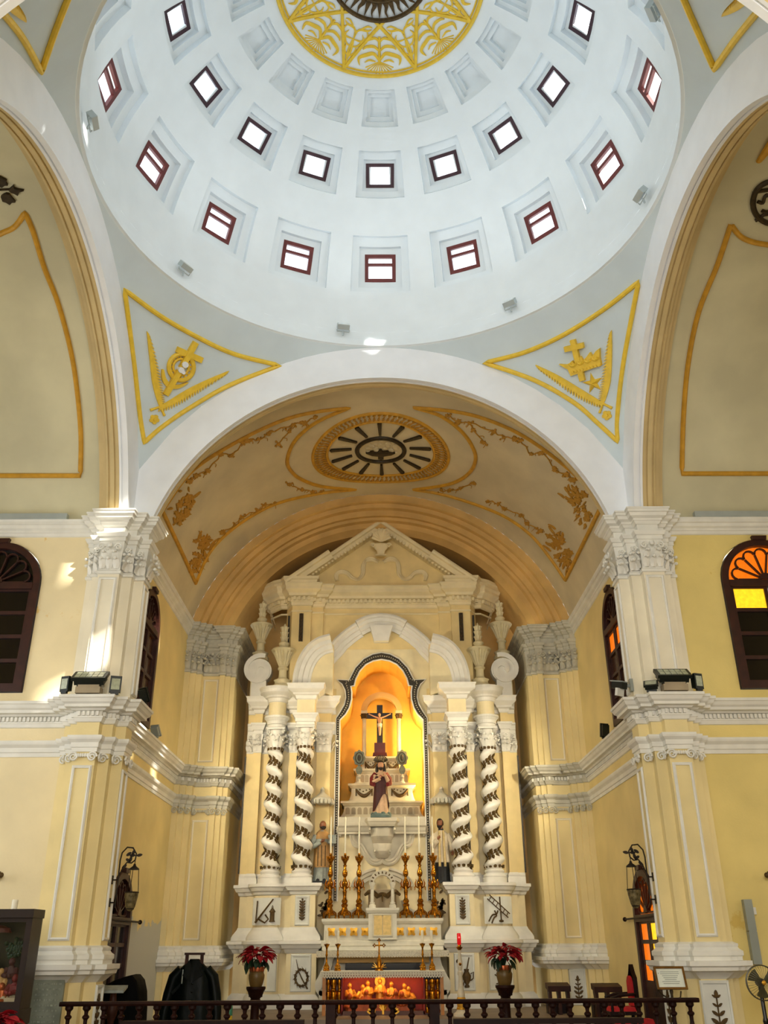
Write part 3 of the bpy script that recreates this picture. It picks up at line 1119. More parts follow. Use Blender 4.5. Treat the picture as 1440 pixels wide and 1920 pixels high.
m = MB(); rosette(m, Z3(865, 858), 9, S_pend); m.build('rosette', 'gilt_paint', le)

re_ = thing('crown_relief', 'yellow crown, cross, star and palm fronds in relief on the right pendentive', 'relief', S_pend(1090, 700)[0])
palm([ZR(495, 822), ZR(522, 745), ZR(545, 640), ZR(556, 500), ZR(562, 356)], 14, 4, -1, S_pend).build('palm_frond', 'gilt_paint', re_)
palm([ZR(566, 795), ZR(480, 752), ZR(370, 690), ZR(250, 615), ZR(134, 552)], 14, 4, -1, S_pend).build('palm_frond', 'gilt_paint', re_)
m = MB()
relief(m, bar2(ZR(346, 408), ZR(402, 640), 10), S_pend, .085)
relief(m, bar2(ZR(302, 462), ZR(408, 438), 10), S_pend, .1)
m.build('cross', 'gilt_paint', re_)
m = MB()
cr = [(338, 612), (322, 575), (270, 545), (310, 548), (330, 540), (345, 525), (360, 545), (378, 520), (392, 500), (408, 525), (430, 500), (445, 478), (460, 500), (480, 470), (500, 455), (502, 510), (510, 552)]
relief(m, [ZR(*p) for p in cr], S_pend, .09)
for k in range(9):
    q = (350 + 150 * k / 8, 588 - 38 * k / 8)
    relief(m, disc(ZR(*q), 2.6, 6), S_pend, .12)
for k in range(4):
    q = (350 + 42 * k, 540 - 12 * k)
    stroke(m, [Vector(ZR(q[0] + 16 * cos(a), q[1] + 16 * sin(a))) for a in [pi * j / 6 for j in range(7)]], S_pend, .03, 5, 3.2)
m.build('crown', 'gilt_paint', re_)
m = MB()
st_ = []
for k in range(10):
    a = -pi / 2 - .25 + 2 * pi * k / 10
    r = 62 if k % 2 == 0 else 24
    st_.append(ZR(458 + r * cos(a), 655 + r * sin(a)))
c0, n0 = S_pend(*ZR(458, 655))
n_ = len(m.v)
m.v += [tuple(S_pend(*q)[0] + n0 * .01) for q in st_] + [tuple(c0 + n0 * .12)]
m.f += [(n_ + i, n_ + (i + 1) % 10, n_ + 10) for i in range(10)]
m.build('star', 'gilt_paint', re_)
m = MB(); rosette(m, ZR(537, 835), 9, S_pend); m.build('rosette', 'gilt_paint', re_)
for nm, sp, lab in (('left', [(46, 38), (28, 22), (8, 4), (-30, -30)], 'tip of a yellow palm frond at the upper left corner'), ('right', [(1356, 27), (1380, 14), (1405, -4), (1440, -30)], 'tip of a yellow palm frond at the upper right corner')):
    m = palm(sp[::-1], 16, 5, -1 if nm == 'left' else 1, S_pend, i0=.05)
    m.build('palm_relief', 'gilt_paint', None, label=lab, cat='relief')

# --- chancel vault: gilded frames, vines and dove medallion
vault = bpy.data.objects['ceiling_chancel']
def spt(s, y, lift=0.0):
    a = s / RV
    return Vector(((RV - lift) * sin(a), y, ZS + (RV - lift) * cos(a)))
VL = seg((303, 957), (344, 898), (378, 867), (433, 833), (489, 804), (544, 782), (600, 770), (654, 764)) + seg((654, 764), (603, 785), (569, 808), (547, 834), (538, 865), (547, 884), (565, 898), (603, 911), (666, 917)) + \
     seg((666, 917), (600, 924), (522, 942), (467, 969), (422, 1002), (389, 1040), (366, 1093)) + seg((366, 1093), (335, 1025), (303, 957))
VR = seg((1129, 948), (1098, 907), (1042, 858), (976, 813), (909, 784), (850, 770), (776, 763)) + seg((776, 763), (825, 778), (864, 806), (886, 836), (892, 862), (878, 888), (842, 907), (776, 917)) + \
     seg((776, 917), (830, 926), (898, 947), (953, 971), (998, 1004), (1033, 1046), (1061, 1087)) + seg((1061, 1087), (1095, 1018), (1129, 948))
ZV = lambda x, y: (300 + x / 4.5, 740 + y / 4.5)
LEAVES = [(1310, 185, 34), (1215, 235, 48), (1120, 250, 30), (1090, 305, 34), (1000, 415, 36), (915, 325, 38), (830, 370, 28), (735, 385, 50), (690, 395, 40), (600, 510, 34), (510, 500, 44), (400, 640, 46), (300, 680, 46), (240, 730, 50),
          (1090, 755, 34), (1200, 800, 30), (1290, 815, 34), (1360, 815, 26), (970, 912, 30), (880, 930, 28), (820, 975, 36), (690, 1030, 34), (635, 1100, 36), (520, 1160, 46)]
def leaf5(m, c, r, a0, S, t=.03):
    pts = []
    for k in range(10):
        a = a0 + 2 * pi * k / 10
        q = r * (1 if k % 2 == 0 else .62)
        pts.append((c[0] + q * cos(a), c[1] + q * .8 * sin(a)))
    relief(m, pts, S, t)
rnd = random.Random(3)
for side, FR in (('left', VL), ('right', VR)):
    mx = (lambda p: p) if side == 'left' else (lambda p: (1430 - p[0], p[1] - 3))
    mb = MB(); stroke(mb, FR, S_vault, .05, 8, .3, True)
    mb.build('gilded_frame', 'ochre_paint', vault, True, label='ochre frame moulding on the %s half of the vault' % side)
    vn = MB()
    for chain in ([0, 1, 2, 5, 6, 7, 8, 9, 10, 11, 12, 13], [2, 3, 4], [14, 15, 16, 17], [18, 19, 20, 21, 22, 23]):
        pts = [Vector(mx(ZV(*LEAVES[i][:2]))) for i in chain]
        wav = []
        for i, p in enumerate(smooth_path(pts, 4)):
            wav.append(p + Vector((rnd.uniform(-2, 2), rnd.uniform(-2.5, 2.5))))
        stroke(vn, smooth_path(wav, 2), S_vault, .016, 5, .8)
        for p in wav[::2]:   # tendrils
            d = Vector((rnd.uniform(-9, 9), rnd.uniform(2, 10)))
            stroke(vn, smooth_path([p, p + d * .6 + Vector((3, -2)), p + d], 3), S_vault, .01, 4, .8)
    for x, y, r in LEAVES:
        c = mx(ZV(x, y))
        leaf5(vn, c, r / 4.5 * .62, rnd.uniform(0, 6), S_vault)
        for k in range(3):
            leaf5(vn, (c[0] + rnd.uniform(-7, 7), c[1] + rnd.uniform(-5, 5)), r / 4.5 * .32, rnd.uniform(0, 6), S_vault)
    # wheat sheaf bunches in the corners
    for (cx, cy), dirv, cnt in (((215, 890), (.55, -.75), 26), ((160, 1010), (-.1, .9), 16), ((370, 1260), (.45, -.85), 26), ((310, 1400), (.1, .8), 18)):
        for k in range(cnt):
            b = Vector((cx + rnd.gauss(0, 30), cy + rnd.gauss(0, 34)))
            d = Vector(dirv) * rnd.uniform(30, 78) + Vector((rnd.gauss(0, 26), rnd.gauss(0, 16)))
            e = b + d
            relief(vn, lens([mx(ZV(*b)), mx(ZV(*(b + d * .5 + Vector((rnd.gauss(0, 6), 0))))), mx(ZV(*e))], rnd.uniform(2.2, 4.2), 3), S_vault, .035)
        for k in range(8):
            leaf5(vn, mx(ZV(cx + rnd.gauss(0, 38), cy + rnd.gauss(0, 42))), rnd.uniform(4, 8), rnd.uniform(0, 6), S_vault)
    vn.build('vine_relief', 'ochre_relief', vault, kind='stuff', label='ochre vine leaves and wheat along the frame of the %s half' % side)
med = thing('dove_medallion', 'round dove medallion with dark rays and gilded wreath on the chancel vault', 'medallion', spt(0, 9.0))
circ_v = lambda r, lift, n=72: [spt(r * cos(2 * pi * k / n), 9.0 + r * sin(2 * pi * k / n), lift) for k in range(n)]
m = MB()
m.tube(circ_v(1.80, .01), .045, 6, closed=True)
m.tube(circ_v(1.42, .01), .04, 6, closed=True)
m.build('wreath_border', 'ochre_paint', med, True)
m = MB()
for k in range(84):
    a = 2 * pi * k / 84
    for r, tl in ((1.53, .5), (1.69, -.5)):
        b = a + (.5 if tl > 0 else 0) * 2 * pi / 84
        q = [(r - .09, b - .02), (r, b + .012 + tl * .03), (r + .09, b + .02), (r, b - .028 + tl * .03)]
        P4 = [spt(rr * cos(t), 9 + rr * sin(t), .035) for rr, t in q]
        P0 = [spt(rr * cos(t), 9 + rr * sin(t), .0) for rr, t in q]
        m.add(P4 + P0, [(0, 1, 2, 3), (0, 1, 5, 4), (1, 2, 6, 5), (2, 3, 7, 6), (3, 0, 4, 7)])
m.build('laurel_wreath', 'ochre_relief', med, kind='stuff')
m = MB(); m.tube(circ_v(.62, .02), .06, 8, closed=True); m.build('oval_ring', 'dark_bronze', med, True)
Z4 = lambda x, y: (520 + x / 3.6, 760 + y / 3.6)
for k in range(14):
    a = 2 * pi * (k + .45) / 14
    m = MB()
    L = [(.78, -.03), (1.33, -.055), (1.36, 0), (1.33, .055), (.78, .03)]
    m.poly(L, (), lambda r, o: spt(r * cos(a) - o * sin(a), 9 + r * sin(a) + o * cos(a), .05), lambda r, o: spt(r * cos(a) - o * sin(a), 9 + r * sin(a) + o * cos(a), 0))
    m.build('ray_bar', 'dark_bronze', med)
m = MB()
relief(m, [Z4(*p) for p in ((596, 312), (640, 303), (675, 306), (690, 292), (703, 292), (712, 306), (750, 302), (796, 312), (770, 324), (725, 330), (712, 335), (718, 350), (700, 354), (680, 350), (688, 332), (640, 328))], S_vault, .07)
m.build('dove', 'dark_bronze', med, label='dark flying dove')
m = MB()
for k in range(26):
    a = rnd.uniform(0, 2 * pi); r = rnd.uniform(.1, .5)
    p = spt(r * cos(a), 8.9 + r * sin(a) * .8, .01)
    m.ball(p, rnd.uniform(.05, .1), 7, 4, sz=.4)
m.build('cloud_relief', 'vault_cream', med, True, kind='stuff')

# --- transept vault frames and bronze emblems
for nm, paths in (('left', [seg((-40, 460), (0, 438), (28, 424), (47, 398)) + seg((47, 398), (62, 432), (83, 500), (110, 570), (133, 657), (145, 733), (152, 817), (151, 892)) + [Vector((151, 892)), Vector((60, 892)), Vector((-40, 892))]]),
                  ('right', [[Vector((1470, 461)), Vector((1440, 458))] + seg((1440, 458), (1412, 453), (1388, 442), (1370, 420)) + seg((1370, 420), (1345, 495), (1310, 583), (1290, 680), (1281, 783), (1278, 888)) + [Vector((1278, 888)), Vector((1350, 888)), Vector((1470, 888))],
                             [Vector((1470, 225)), Vector((1423, 300)), Vector((1470, 250))]])):
    o = bpy.data.objects['ceiling_transept_' + nm]
    for pth in paths:
        mb = MB(); stroke(mb, pth, S_side, .05, 8, .3, False)
        c = mb.build('frame_moulding', 'ochre_paint', None, True)
        c.parent = o
        c.matrix_parent_inverse = Matrix.Rotation(-o.rotation_euler.z, 4, 'Z')
ZL = lambda x, y: (x / 9, 300 + y / 9)
br = thing('leaf_emblem', 'dark bronze leafy branch emblem on the left transept vault', 'emblem', S_side(10, 355)[0])
m = MB(); stroke(m, [ZL(-500, 480), ZL(0, 490), ZL(160, 482), ZL(330, 495)], S_side, .02, 6, .9); m.build('branch', 'dark_bronze', br, True)
for poly_ in ([(-120, 330), (0, 255), (60, 290), (120, 320), (100, 350), (140, 400), (90, 400), (40, 435), (-60, 400)], [(20, 590), (60, 560), (110, 540), (170, 555), (190, 590), (270, 685), (210, 690), (175, 730), (110, 690), (50, 670)],
              [(150, 480), (235, 405), (245, 450), (300, 470), (410, 490), (330, 515), (310, 575), (250, 540), (190, 520)]):
    m = MB(); relief(m, [ZL(*p) for p in poly_], S_side, .05); m.build('leaf', 'dark_bronze', br)
ZQ = lambda x, y: (1280 + x / 7.68, 250 + y / 7.68)
br = thing('wreath_emblem', 'dark bronze thorny ring emblem on the right transept vault', 'emblem', S_side(1440, 380)[0])
m = MB()
stroke(m, [Vector((1448 + 37 * cos(2 * pi * k / 30), 378 + 40 * sin(2 * pi * k / 30))) for k in range(30)], S_side, .05, 7, .6, True)
m.build('ring', 'dark_bronze', br, True)
m = MB()
for pth in ([(1040, 1245), (1110, 1205), (1160, 1160), (1229, 1150)], [(1010, 850), (1070, 825), (1229, 800)], [(1080, 970), (1150, 985), (1180, 900), (1229, 870)], [(1140, 1100), (1200, 1120), (1300, 1100)]):
    stroke(m, smooth_path([ZQ(*p) for p in pth], 3), S_side, .035, 6, .7)
m.build('twigs', 'dark_bronze', br, True)

# --- floodlights on the ledge of the dome
mat('lamp_grey', 'b9c3c4', .4, metal=.3, var=.05)
mat('lamp_glass', 'e8f0f2', .1, var=0)
def dome_flood():
    t = thing('dome_floodlight', 'x', 'floodlight')
    b = MB(); b.tube([(0, 0, 0), (0, -.02, .1)], .02, 6); b.tube([(-.14, -.04, .12), (-.14, -.02, .08), (.14, -.02, .08), (.14, -.04, .12)], .012, 5); b.build('bracket', 'lamp_grey', t)
    R3 = Matrix.Rotation(radians(-40), 3, 'X')
    b = MB(); b.bbox((0, -.06, .2), .27, .11, .17, R=R3)
    b.build('housing', 'lamp_grey', t)
    b = MB(); b.bbox(Vector((0, -.06, .2)) + R3 @ Vector((0, -.058, 0)), .23, .012, .13, R=R3); b.build('lens', 'lamp_glass', t)
    return t
fp = dome_flood()
FLAB = ['leftmost', 'second from the left', 'third from the left', 'fourth from the left', 'fifth from the left', 'sixth and highest']
for k in range(8):
    az = -99 + 44.6 * k
    a = radians(az)
    lo = (4.93 * sin(a), 4.93 * cos(a), 13.86)
    o = fp if k == 0 else dup(fp)
    o.location = lo
    o.rotation_euler = (0, 0, -a)
    o['label'] = ('grey floodlight on the dome ledge, %s' % FLAB[k]) if k < 6 else 'grey floodlight on the nave side of the dome ledge, %s' % ('right' if k == 6 else 'left')
    o['group'] = 'dome floodlights'
    L = lamp('dome_flood_light', 'SPOT', (4.7 * sin(a), 4.7 * cos(a), 14.1), 52, (.84, .93, 1.0), (-1.6 * sin(a), -1.6 * cos(a), 18.4), .08, spot=150, blend=.8)

# ---------------------------------------------------------------- arched windows and doors
def arched(name, label, cat, place, hw, z0, zt, rows, wood, pane_fn, fan_mat, keystone=True, door=False, petals=7):
    """frame, fanlight with petal bars, transom, two casements; place(u, z, d) -> point"""
    root = thing(name, label, cat, place(0, z0, .1), None, 'structure')
    fw = .13
    zc = zt - hw
    n = 24
    arcp = lambda r: [(r * cos(pi * i / n), zc + r * sin(pi * i / n)) for i in range(n + 1)]
    f = lambda d: (lambda u, z: place(u, z, d))
    fr = MB()
    outer = [(-hw, z0), (hw, z0)] + arcp(hw)[0:]
    inn = [(-hw + fw, z0 + (fw if not door else .02)), (hw - fw, z0 + (fw if not door else .02))] + arcp(hw - fw)
    fr.poly(outer, [inn], f(-.05), f(.14))
    o = MB(); 
    if keystone:
        o.poly([(-.13, zt - .02), (.13, zt - .02), (.15, zt + .07), (-.15, zt + .07)], (), f(-.09), f(.1))
        fr.add(o.v, o.f)
    fr.build('window_frame' if not door else 'door_frame', wood, root)
    zb = zc - .02
    tr = MB(); tr.poly([(-hw + fw, zb - .10), (hw - fw, zb - .10), (hw - fw, zb + .03), (-hw + fw, zb + .03)], (), f(-.06), f(.1)); tr.build('transom', wood, root)
    # fanlight
    r1 = hw - fw
    fb = MB()
    def bar(a, b, w=.022, d0=.0, d1=.05):
        a, b = Vector(a), Vector(b)
        t = (b - a).normalized() * w / 2
        s = Vector((-t.y, t.x))
        fb.poly([tuple(a + s), tuple(b + s), tuple(b - s), tuple(a - s)], (), f(d0), f(d1))
    hub = (0, zc + .04)
    step = pi / petals
    for k in range(petals + 1):
        a = step * k
        bar((hub[0] + .08 * cos(a), hub[1] + .08 * sin(a)), (hub[0] + r1 * .72 * cos(a), hub[1] + r1 * .72 * sin(a)), .03)
    for k in range(petals):
        am = step * (k + .5)
        c = Vector((hub[0] + r1 * .72 * cos(am), hub[1] + r1 * .72 * sin(am)))
        rr = r1 * .72 * sin(step / 2)
        prev = None
        for j in range(7):
            t = am - pi / 2 + pi * j / 6
            q = c + Vector((cos(t), sin(t))) * rr
            if prev is not None: bar(prev, q, .03)
            prev = q
    fb.poly([(.13 * cos(pi * i / 8), hub[1] + .13 * sin(pi * i / 8)) for i in range(9)], (), f(-.02), f(.06))
    fb.build('fan_bars', wood, root)
    fp = MB(); fp.poly(arcp(r1)[::1], (), f(.07)); fp.build('fan_pane', fan_mat, root, label='semicircular fan light')
    # casements
    ztop = zb - .10
    zlow = z0 + (fw if not door else .02)
    for s in (-1, 1):
        u0, u1 = (-(hw - fw), -.01) if s < 0 else (.01, hw - fw)
        st = .065
        cs = MB()
        cells = []
        lowp = zlow + (.75 if door else .0)
        H = (ztop - lowp) / rows
        holes = []
        for r in range(rows):
            a, b = lowp + r * H + st * .55, lowp + (r + 1) * H - st * .55
            holes.append([(u0 + st, a), (u1 - st, a), (u1 - st, b), (u0 + st, b)])
            cells.append((u0 + st, u1 - st, a, b, r))
        cs.poly([(u0, zlow), (u1, zlow), (u1, ztop), (u0, ztop)], holes, f(.0), f(.06))
        leafo = cs.build('casement' if not door else 'door_leaf', wood, root)
        for (a, b, c, d, r) in cells:
            p = MB(); p.poly([(a, c), (b, c), (b, d), (a, d)], (), f(.04)); p.build('pane', pane_fn(s, r), leafo)
    return root

wn0 = wn
arched('window_%d' % (wn0 + 1), 'dark brown arched window in the left transept wall', 'window', lambda u, z, d: (-TWC + u, 5.15 + d, z), TWH - .02, TWZ[0] + .02, TWZ[1] - .02, 4, 'window_wood', lambda s, r: 'dark_pane', 'dark_pane')
arched('window_%d' % (wn0 + 2), 'arched window with glowing orange fan light in the right transept wall', 'window', lambda u, z, d: (TWC + u, 5.15 + d, z), TWH - .02, TWZ[0] + .02, TWZ[1] - .02, 4, 'window_wood', lambda s, r: 'gold_pane' if r == 3 else 'dark_pane', 'amber_pane')
mat('brown_pane', '4a2a10', .2, var=.2, vs=5)
arched('window_%d' % (wn0 + 3), 'dark arched window high in the left chancel wall', 'window', lambda u, z, d: (-5.15 - d, WINC + u, z), WINH - .02, WINZ[0] + .02, WINZ[1] - .02, 4, 'window_wood', lambda s, r: 'brown_pane', 'dark_pane')
arched('window_%d' % (wn0 + 4), 'arched window with amber panes high in the right chancel wall', 'window', lambda u, z, d: (5.15 + d, WINC + u, z), WINH - .02, WINZ[0] + .02, WINZ[1] - .02, 4, 'window_wood', lambda s, r: 'amber_pane' if (r == 3) else 'brown_pane', 'brown_pane')
arched('door_1', 'dark brown arched double door in the left chancel wall', 'door', lambda u, z, d: (-5.15 - d, DOORC + u, z), DOORH - .02, .17, DOORZ[1] - .02, 3, 'window_wood', lambda s, r: 'dark_pane', 'dark_pane', door=True)
d2 = arched('door_2', 'arched double door with amber panes in the right chancel wall', 'door', lambda u, z, d: (5.15 + d, DOORC + u, z), DOORH - .02, .17, DOORZ[1] - .02, 3, 'window_wood', lambda s, r: 'amber_pane' if s > 0 else 'gold_pane', 'amber_pane', door=True)  # gold panes glow in place of the lit room behind the open gap
for sgn, side in ((-1, 'left'), (1, 'right')):
    # curtain rod across the door head
    rt = thing('curtain_rod', 'dark curtain rod with ball ends over the %s chancel door' % side, 'rod', (sgn * 5.06, 7.75, 2.1), 'curtain rods')
    m = MB(); m.tube([(sgn * 5.06, 6.7, 2.08), (sgn * 5.06, 9.15, 2.08)], .018, 8); m.build('rod', 'dark_wood', rt, True)
    for y in (6.7, 9.15):
        m = MB(); m.ball((sgn * 5.06, y, 2.08), .045, 10, 7); m.build('finial', 'dark_wood', rt, True)
    for y in (6.86, 8.64):
        m = MB(); m.tube([(sgn * 5.06, y, 2.08), (sgn * 5.15, y, 2.08)], .014, 6); m.build('bracket', 'dark_wood', rt)
# unseen window frames added around two fill lamps; the walls stay closed
for nm, lab, pts in (('window_%d' % (wn0 + 5), 'added arched window frame around the nave fill lamp, behind the viewpoint', lambda u, z, d: (u, -15.9 + d, z)), ('window_%d' % (wn0 + 6), 'added arched window frame around the left transept fill lamp, outside the picture', lambda u, z, d: (-11.36 + d, u, z))):
    t = thing(nm, lab, 'window', pts(0, 2, 0), None, 'structure')
    m = MB(); o_ = arch_outline(0, 3.7, 1.9, 10.2); i_ = arch_outline(0, 3.5, 2.1, 10.0)
    m.poly(o_, [i_], lambda u, z: pts(u, z, .2), lambda u, z: pts(u, z, 0)); m.build('window_frame', 'window_wood', t)
    for x in (-1.75, 0, 1.75):
        m = MB(); m.poly([(x - .04, 2.1), (x + .04, 2.1), (x + .04, 9.0), (x - .04, 9.0)], (), lambda u, z: pts(u, z, .15), lambda u, z: pts(u, z, .05)); m.build('mullion', 'window_wood', t)

# ---------------------------------------------------------------- altarpiece (left half built, right half mirrored)
mat('retable_white', 'e8e6de', .5, var=.03, vs=4)
mat('column_white', 'ece9df', .35, var=.02, vs=5)
mat('vine_bronze', '5e471d', .5, metal=.2, var=.25, vs=30)
mat('panel_white', 'e3e4dc', .6, var=.03, vs=4)
mat('niche_yellow', 'eebc52', .7, var=.06, vs=2)
mat('frame_dark', '3b3222', .5, var=.2, vs=20)
mat('throne_stone', 'cfc3a4', .6, var=.06, vs=4)
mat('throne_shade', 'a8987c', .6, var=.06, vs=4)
mat('scroll_stone', 'cdc6b2', .6, var=.05, vs=4)
mat('urn_cream', 'e2d6ae', .6, var=.06, vs=5)
RET = thing('altarpiece', 'tall cream and white baroque altarpiece with four twisted columns and gable', 'altarpiece', (0, 12.6, .32))

def twin(o):
    """mirror image of a part (and its sub-parts) at x = 0"""
    c = o.copy(); COL.objects.link(c)
    c.scale = (-1, 1, 1)
    for ch in list(o.children):
        d = ch.copy(); COL.objects.link(d); d.parent = c
    return c
FX = lambda p: (-p.x, p.y, p.z)
def part2(mb, name, m, parent=None, smooth=False, **k):
    o = mb.build(name, m, parent or RET, smooth, **k)
    return o, twin(o)
def part1(mb, name, m, parent=None, smooth=False, **k):
    return mb.build(name, m, parent or RET, smooth, **k)
Ax = lambda px, py, Y: (lambda p: (p.x + .035, p.z))(at_y(px, py, Y))   # altarpiece axis sits 3.5 cm left of the frame axis

curve = [(-3.18, 12.28), (-3.12, 12.16), (-3.02, 12.08), (-2.88, 12.03), (-2.72, 12.01), (-2.56, 12.03), (-2.44, 12.08)]
LP = [(-3.58, 13.6), (-3.58, 12.62), (-3.38, 12.62), (-3.38, 12.46), (-3.18, 12.46)] + curve + [(-2.44, 12.2), (-2.24, 12.2), (-2.24, 11.82), (-1.54, 11.82), (-1.54, 12.6)]
part2(MB().mould(LP, [(0, .3), (0, 1.5)], caps=False), 'lower_pedestal', 'retable_cream')
part2(MB().mould(LP, [(.12, .3), (.12, .48), (.08, .50), (.06, .56), (.02, .60), (0, .62)], caps=False), 'plinth_moulding', 'retable_white', smooth=True)
part2(MB().mould(LP, [(0, 1.46), (.03, 1.48), (.06, 1.55), (.10, 1.57), (.13, 1.64), (.17, 1.66), (.17, 1.72), (.10, 1.74), (-.06, 1.745)], caps=False), 'pedestal_cornice', 'retable_white', smooth=True)
part2(MB().mould(LP, [(.08, 1.74), (.08, 1.80), (.05, 1.86), (.0, 1.93), (-.03, 1.97), (-.05, 2.02)], caps=False), 'pedestal_base', 'retable_white', smooth=True)
part2(MB().mould(LP, [(-.06, 2.0), (-.06, 2.76)], caps=False), 'upper_pedestal', 'retable_cream')
part2(MB().mould(LP, [(-.06, 2.72), (-.03, 2.74), (-.01, 2.80), (.03, 2.82), (.07, 2.90), (.09, 2.91), (.09, 2.98), (-.3, 2.99)], caps=False), 'pedestal_cap', 'retable_white', smooth=True)

# decorated panels on the pedestals
def flat_panel(x0, x1, z0, z1, y, m='panel_white'):
    b = MB()
    b.band([(x0, z0), (x1, z0), (x1, z1), (x0, z1)], [(0, y), (0, y - .03), (-.03, y - .035), (-.05, y - .008), (-.05, y)], closed=True)
    b.add([(x0, y - .006, z0), (x1, y - .006, z0), (x1, y - .006, z1), (x0, y - .006, z1)], [(0, 1, 2, 3)])
    return b
def plane_stroke(m, pts, y, r, n=6, tp=None):
    k = len(pts)
    m.tube([(x, y, z) for x, z in pts], [r * (1 if tp is None else tp[0] + (tp[1] - tp[0]) * i / (k - 1)) for i in range(k)], n)
def plane_leaf(m, p, d, L, w, y, t=.02):
    d = Vector(d).normalized()
    e = Vector(p) + d * L
    mid = Vector(p) + d * L * .5
    m.poly(lens([p, tuple(mid), tuple(e)], w, 3), (), lambda a, b: (a, y - t, b), lambda a, b: (a, y, b))
a, b = part2(flat_panel(-2.08, -1.70, .72, 1.40, 11.82), 'passion_panel', 'panel_white')
m = MB()   # crown of thorns and reed
for k in range(2):
    m.tube([(-1.87 + (.14 + .02 * sin(7 * t + k * 3)) * cos(t), 11.79, .96 + (.17 + .02 * cos(7 * t + k * 3)) * sin(t)) for t in [2 * pi * i / 28 for i in range(28)]], .016, 5, closed=True)
for i in range(14):
    t = 2 * pi * i / 14
    m.tube([(-1.87 + .15 * cos(t), 11.79, .96 + .17 * sin(t)), (-1.87 + .2 * cos(t + .2), 11.78, .96 + .23 * sin(t + .2))], [.01, .003], 4)
m.build('thorn_crown', 'brown_relief', a, True)
m = MB(); plane_stroke(m, [(-2.0, 1.34), (-1.94, 1.1), (-1.86, .95), (-1.72, .73)], 11.77, .016, tp=(.4, 1.2)); m.build('reed', 'brown_relief', a, True)
m = MB()   # jug and lance on the right-hand panel
m.lathe((1.93, 11.79, .74), [(.05, 0), (.06, .03), (.03, .06), (.09, .16), (.10, .24), (.05, .33), (.06, .38)], 10, sy=.4)
m.tube([(2.02, 11.78, 1.02), (2.09, 11.78, 1.06), (2.08, 11.78, .93), (2.01, 11.78, .88)], .012, 5)
m.xform(FX).build('jug', 'brown_relief', b, True)
m = MB(); plane_stroke(m, [(1.83, .75), (1.95, 1.15), (2.0, 1.36)], 11.78, .014); m.ball((1.74, 11.79, 1.28), .045, 8, 5); m.xform(FX).build('lance', 'brown_relief', b, True)
# scourges behind the flower pots
for s in (-1, 1):
    p = part1(flat_panel(*sorted((s * 2.52, s * 2.98)), .72, 1.40, 12.02), 'side_panel', 'panel_white')
    m = MB()
    for dx, dz in ((.1, .32), (.16, .25), (.2, .15)):
        plane_stroke(m, [(s * 2.8, .85), (s * 2.8 - dx, .85 + dz)], 11.99, .014)
        plane_stroke(m, [(s * 2.8, .85), (s * 2.8 - dx * .9, .85 - dz * .3)], 11.99, .012)
    m.build('scourge', 'brown_relief', p, True)
a, b = part2(flat_panel(-2.03, -1.78, 2.10, 2.66, 11.88), 'leaf_panel', 'panel_white')
for q, s in ((a, -1), (b, 1)):
    m = MB()
    plane_stroke(m, [(-1.905, 2.16), (-1.905, 2.6)], 11.86, .010)
    for k in range(7):
        z = 2.18 + .06 * k
        for t in (-1, 1):
            up = 1 if z < 2.38 else 1
            plane_leaf(m, (-1.905, z), (t * .8, .6), .09, .045, 11.862)
    m.ball((-1.905, 11.86, 2.38), .04, 8, 5); m.ball((-1.905, 11.86, 2.62), .025, 6, 4)
    if q is a: lm = m.build('leaf_spray', 'brown_relief', q)
    else:
        c = lm.copy(); COL.objects.link(c); c.parent = b
# emblem panels on the curved pedestals: lantern and sword left, ladder and pincers right
pl = MB()
rows = [[(x, y + .035, z) for x, y in curve[1:]] for z in (2.07, 2.67)]
pl.grid(rows)
a, b = part2(pl, 'trophy_panel', 'panel_white', smooth=True)
m = MB()
plane_stroke(m, [(-3.03, 2.12), (-2.62, 2.64)], 12.03, .022, tp=(1.2, .7)); plane_stroke(m, [(-3.0, 2.6), (-3.02, 2.14)], 12.06, .016)
m.lathe((-2.63, 12.03, 2.14), [(.07, 0), (.07, .02), (.055, .03), (.055, .2), (.08, .22), (.02, .3), (.0, .32)], 6, sy=.5)
m.tube([(-2.65, 12.02, 2.45), (-2.63, 12.02, 2.5), (-2.61, 12.02, 2.45)], .01, 5)
plane_stroke(m, [(-2.95, 2.2), (-2.8, 2.12), (-2.72, 2.2), (-2.8, 2.3)], 12.03, .02)
m.build('lantern_and_sword', 'brown_relief', a, True)
m = MB()
for o_ in (0, .085):
    plane_stroke(m, [(2.52 + o_ * .7, 2.62 + o_), (3.0 + o_ * .5, 2.2 + o_)], 12.02 + .02, .013)
for i in range(6):
    t = (i + .5) / 6
    plane_stroke(m, [(2.52 + .48 * t, 2.62 - .42 * t), (2.58 + .46 * t, 2.705 - .42 * t)], 12.035, .01)
plane_stroke(m, [(2.82, 2.66), (2.83, 2.15)], 12.03, .016); m.ball((2.83, 12.03, 2.13), .06, 8, 5, sz=.5)
m.xform(FX).build('ladder', 'brown_relief', b, True)
m = MB()
plane_stroke(m, smooth_path([(2.53, 2.12), (2.62, 2.26), (2.72, 2.28), (2.76, 2.36)], 4), 12.03, .018)
plane_stroke(m, smooth_path([(2.6, 2.08), (2.66, 2.2), (2.72, 2.25), (2.68, 2.36)], 4), 12.03, .018)
m.xform(FX).build('pincers', 'brown_relief', b, True)

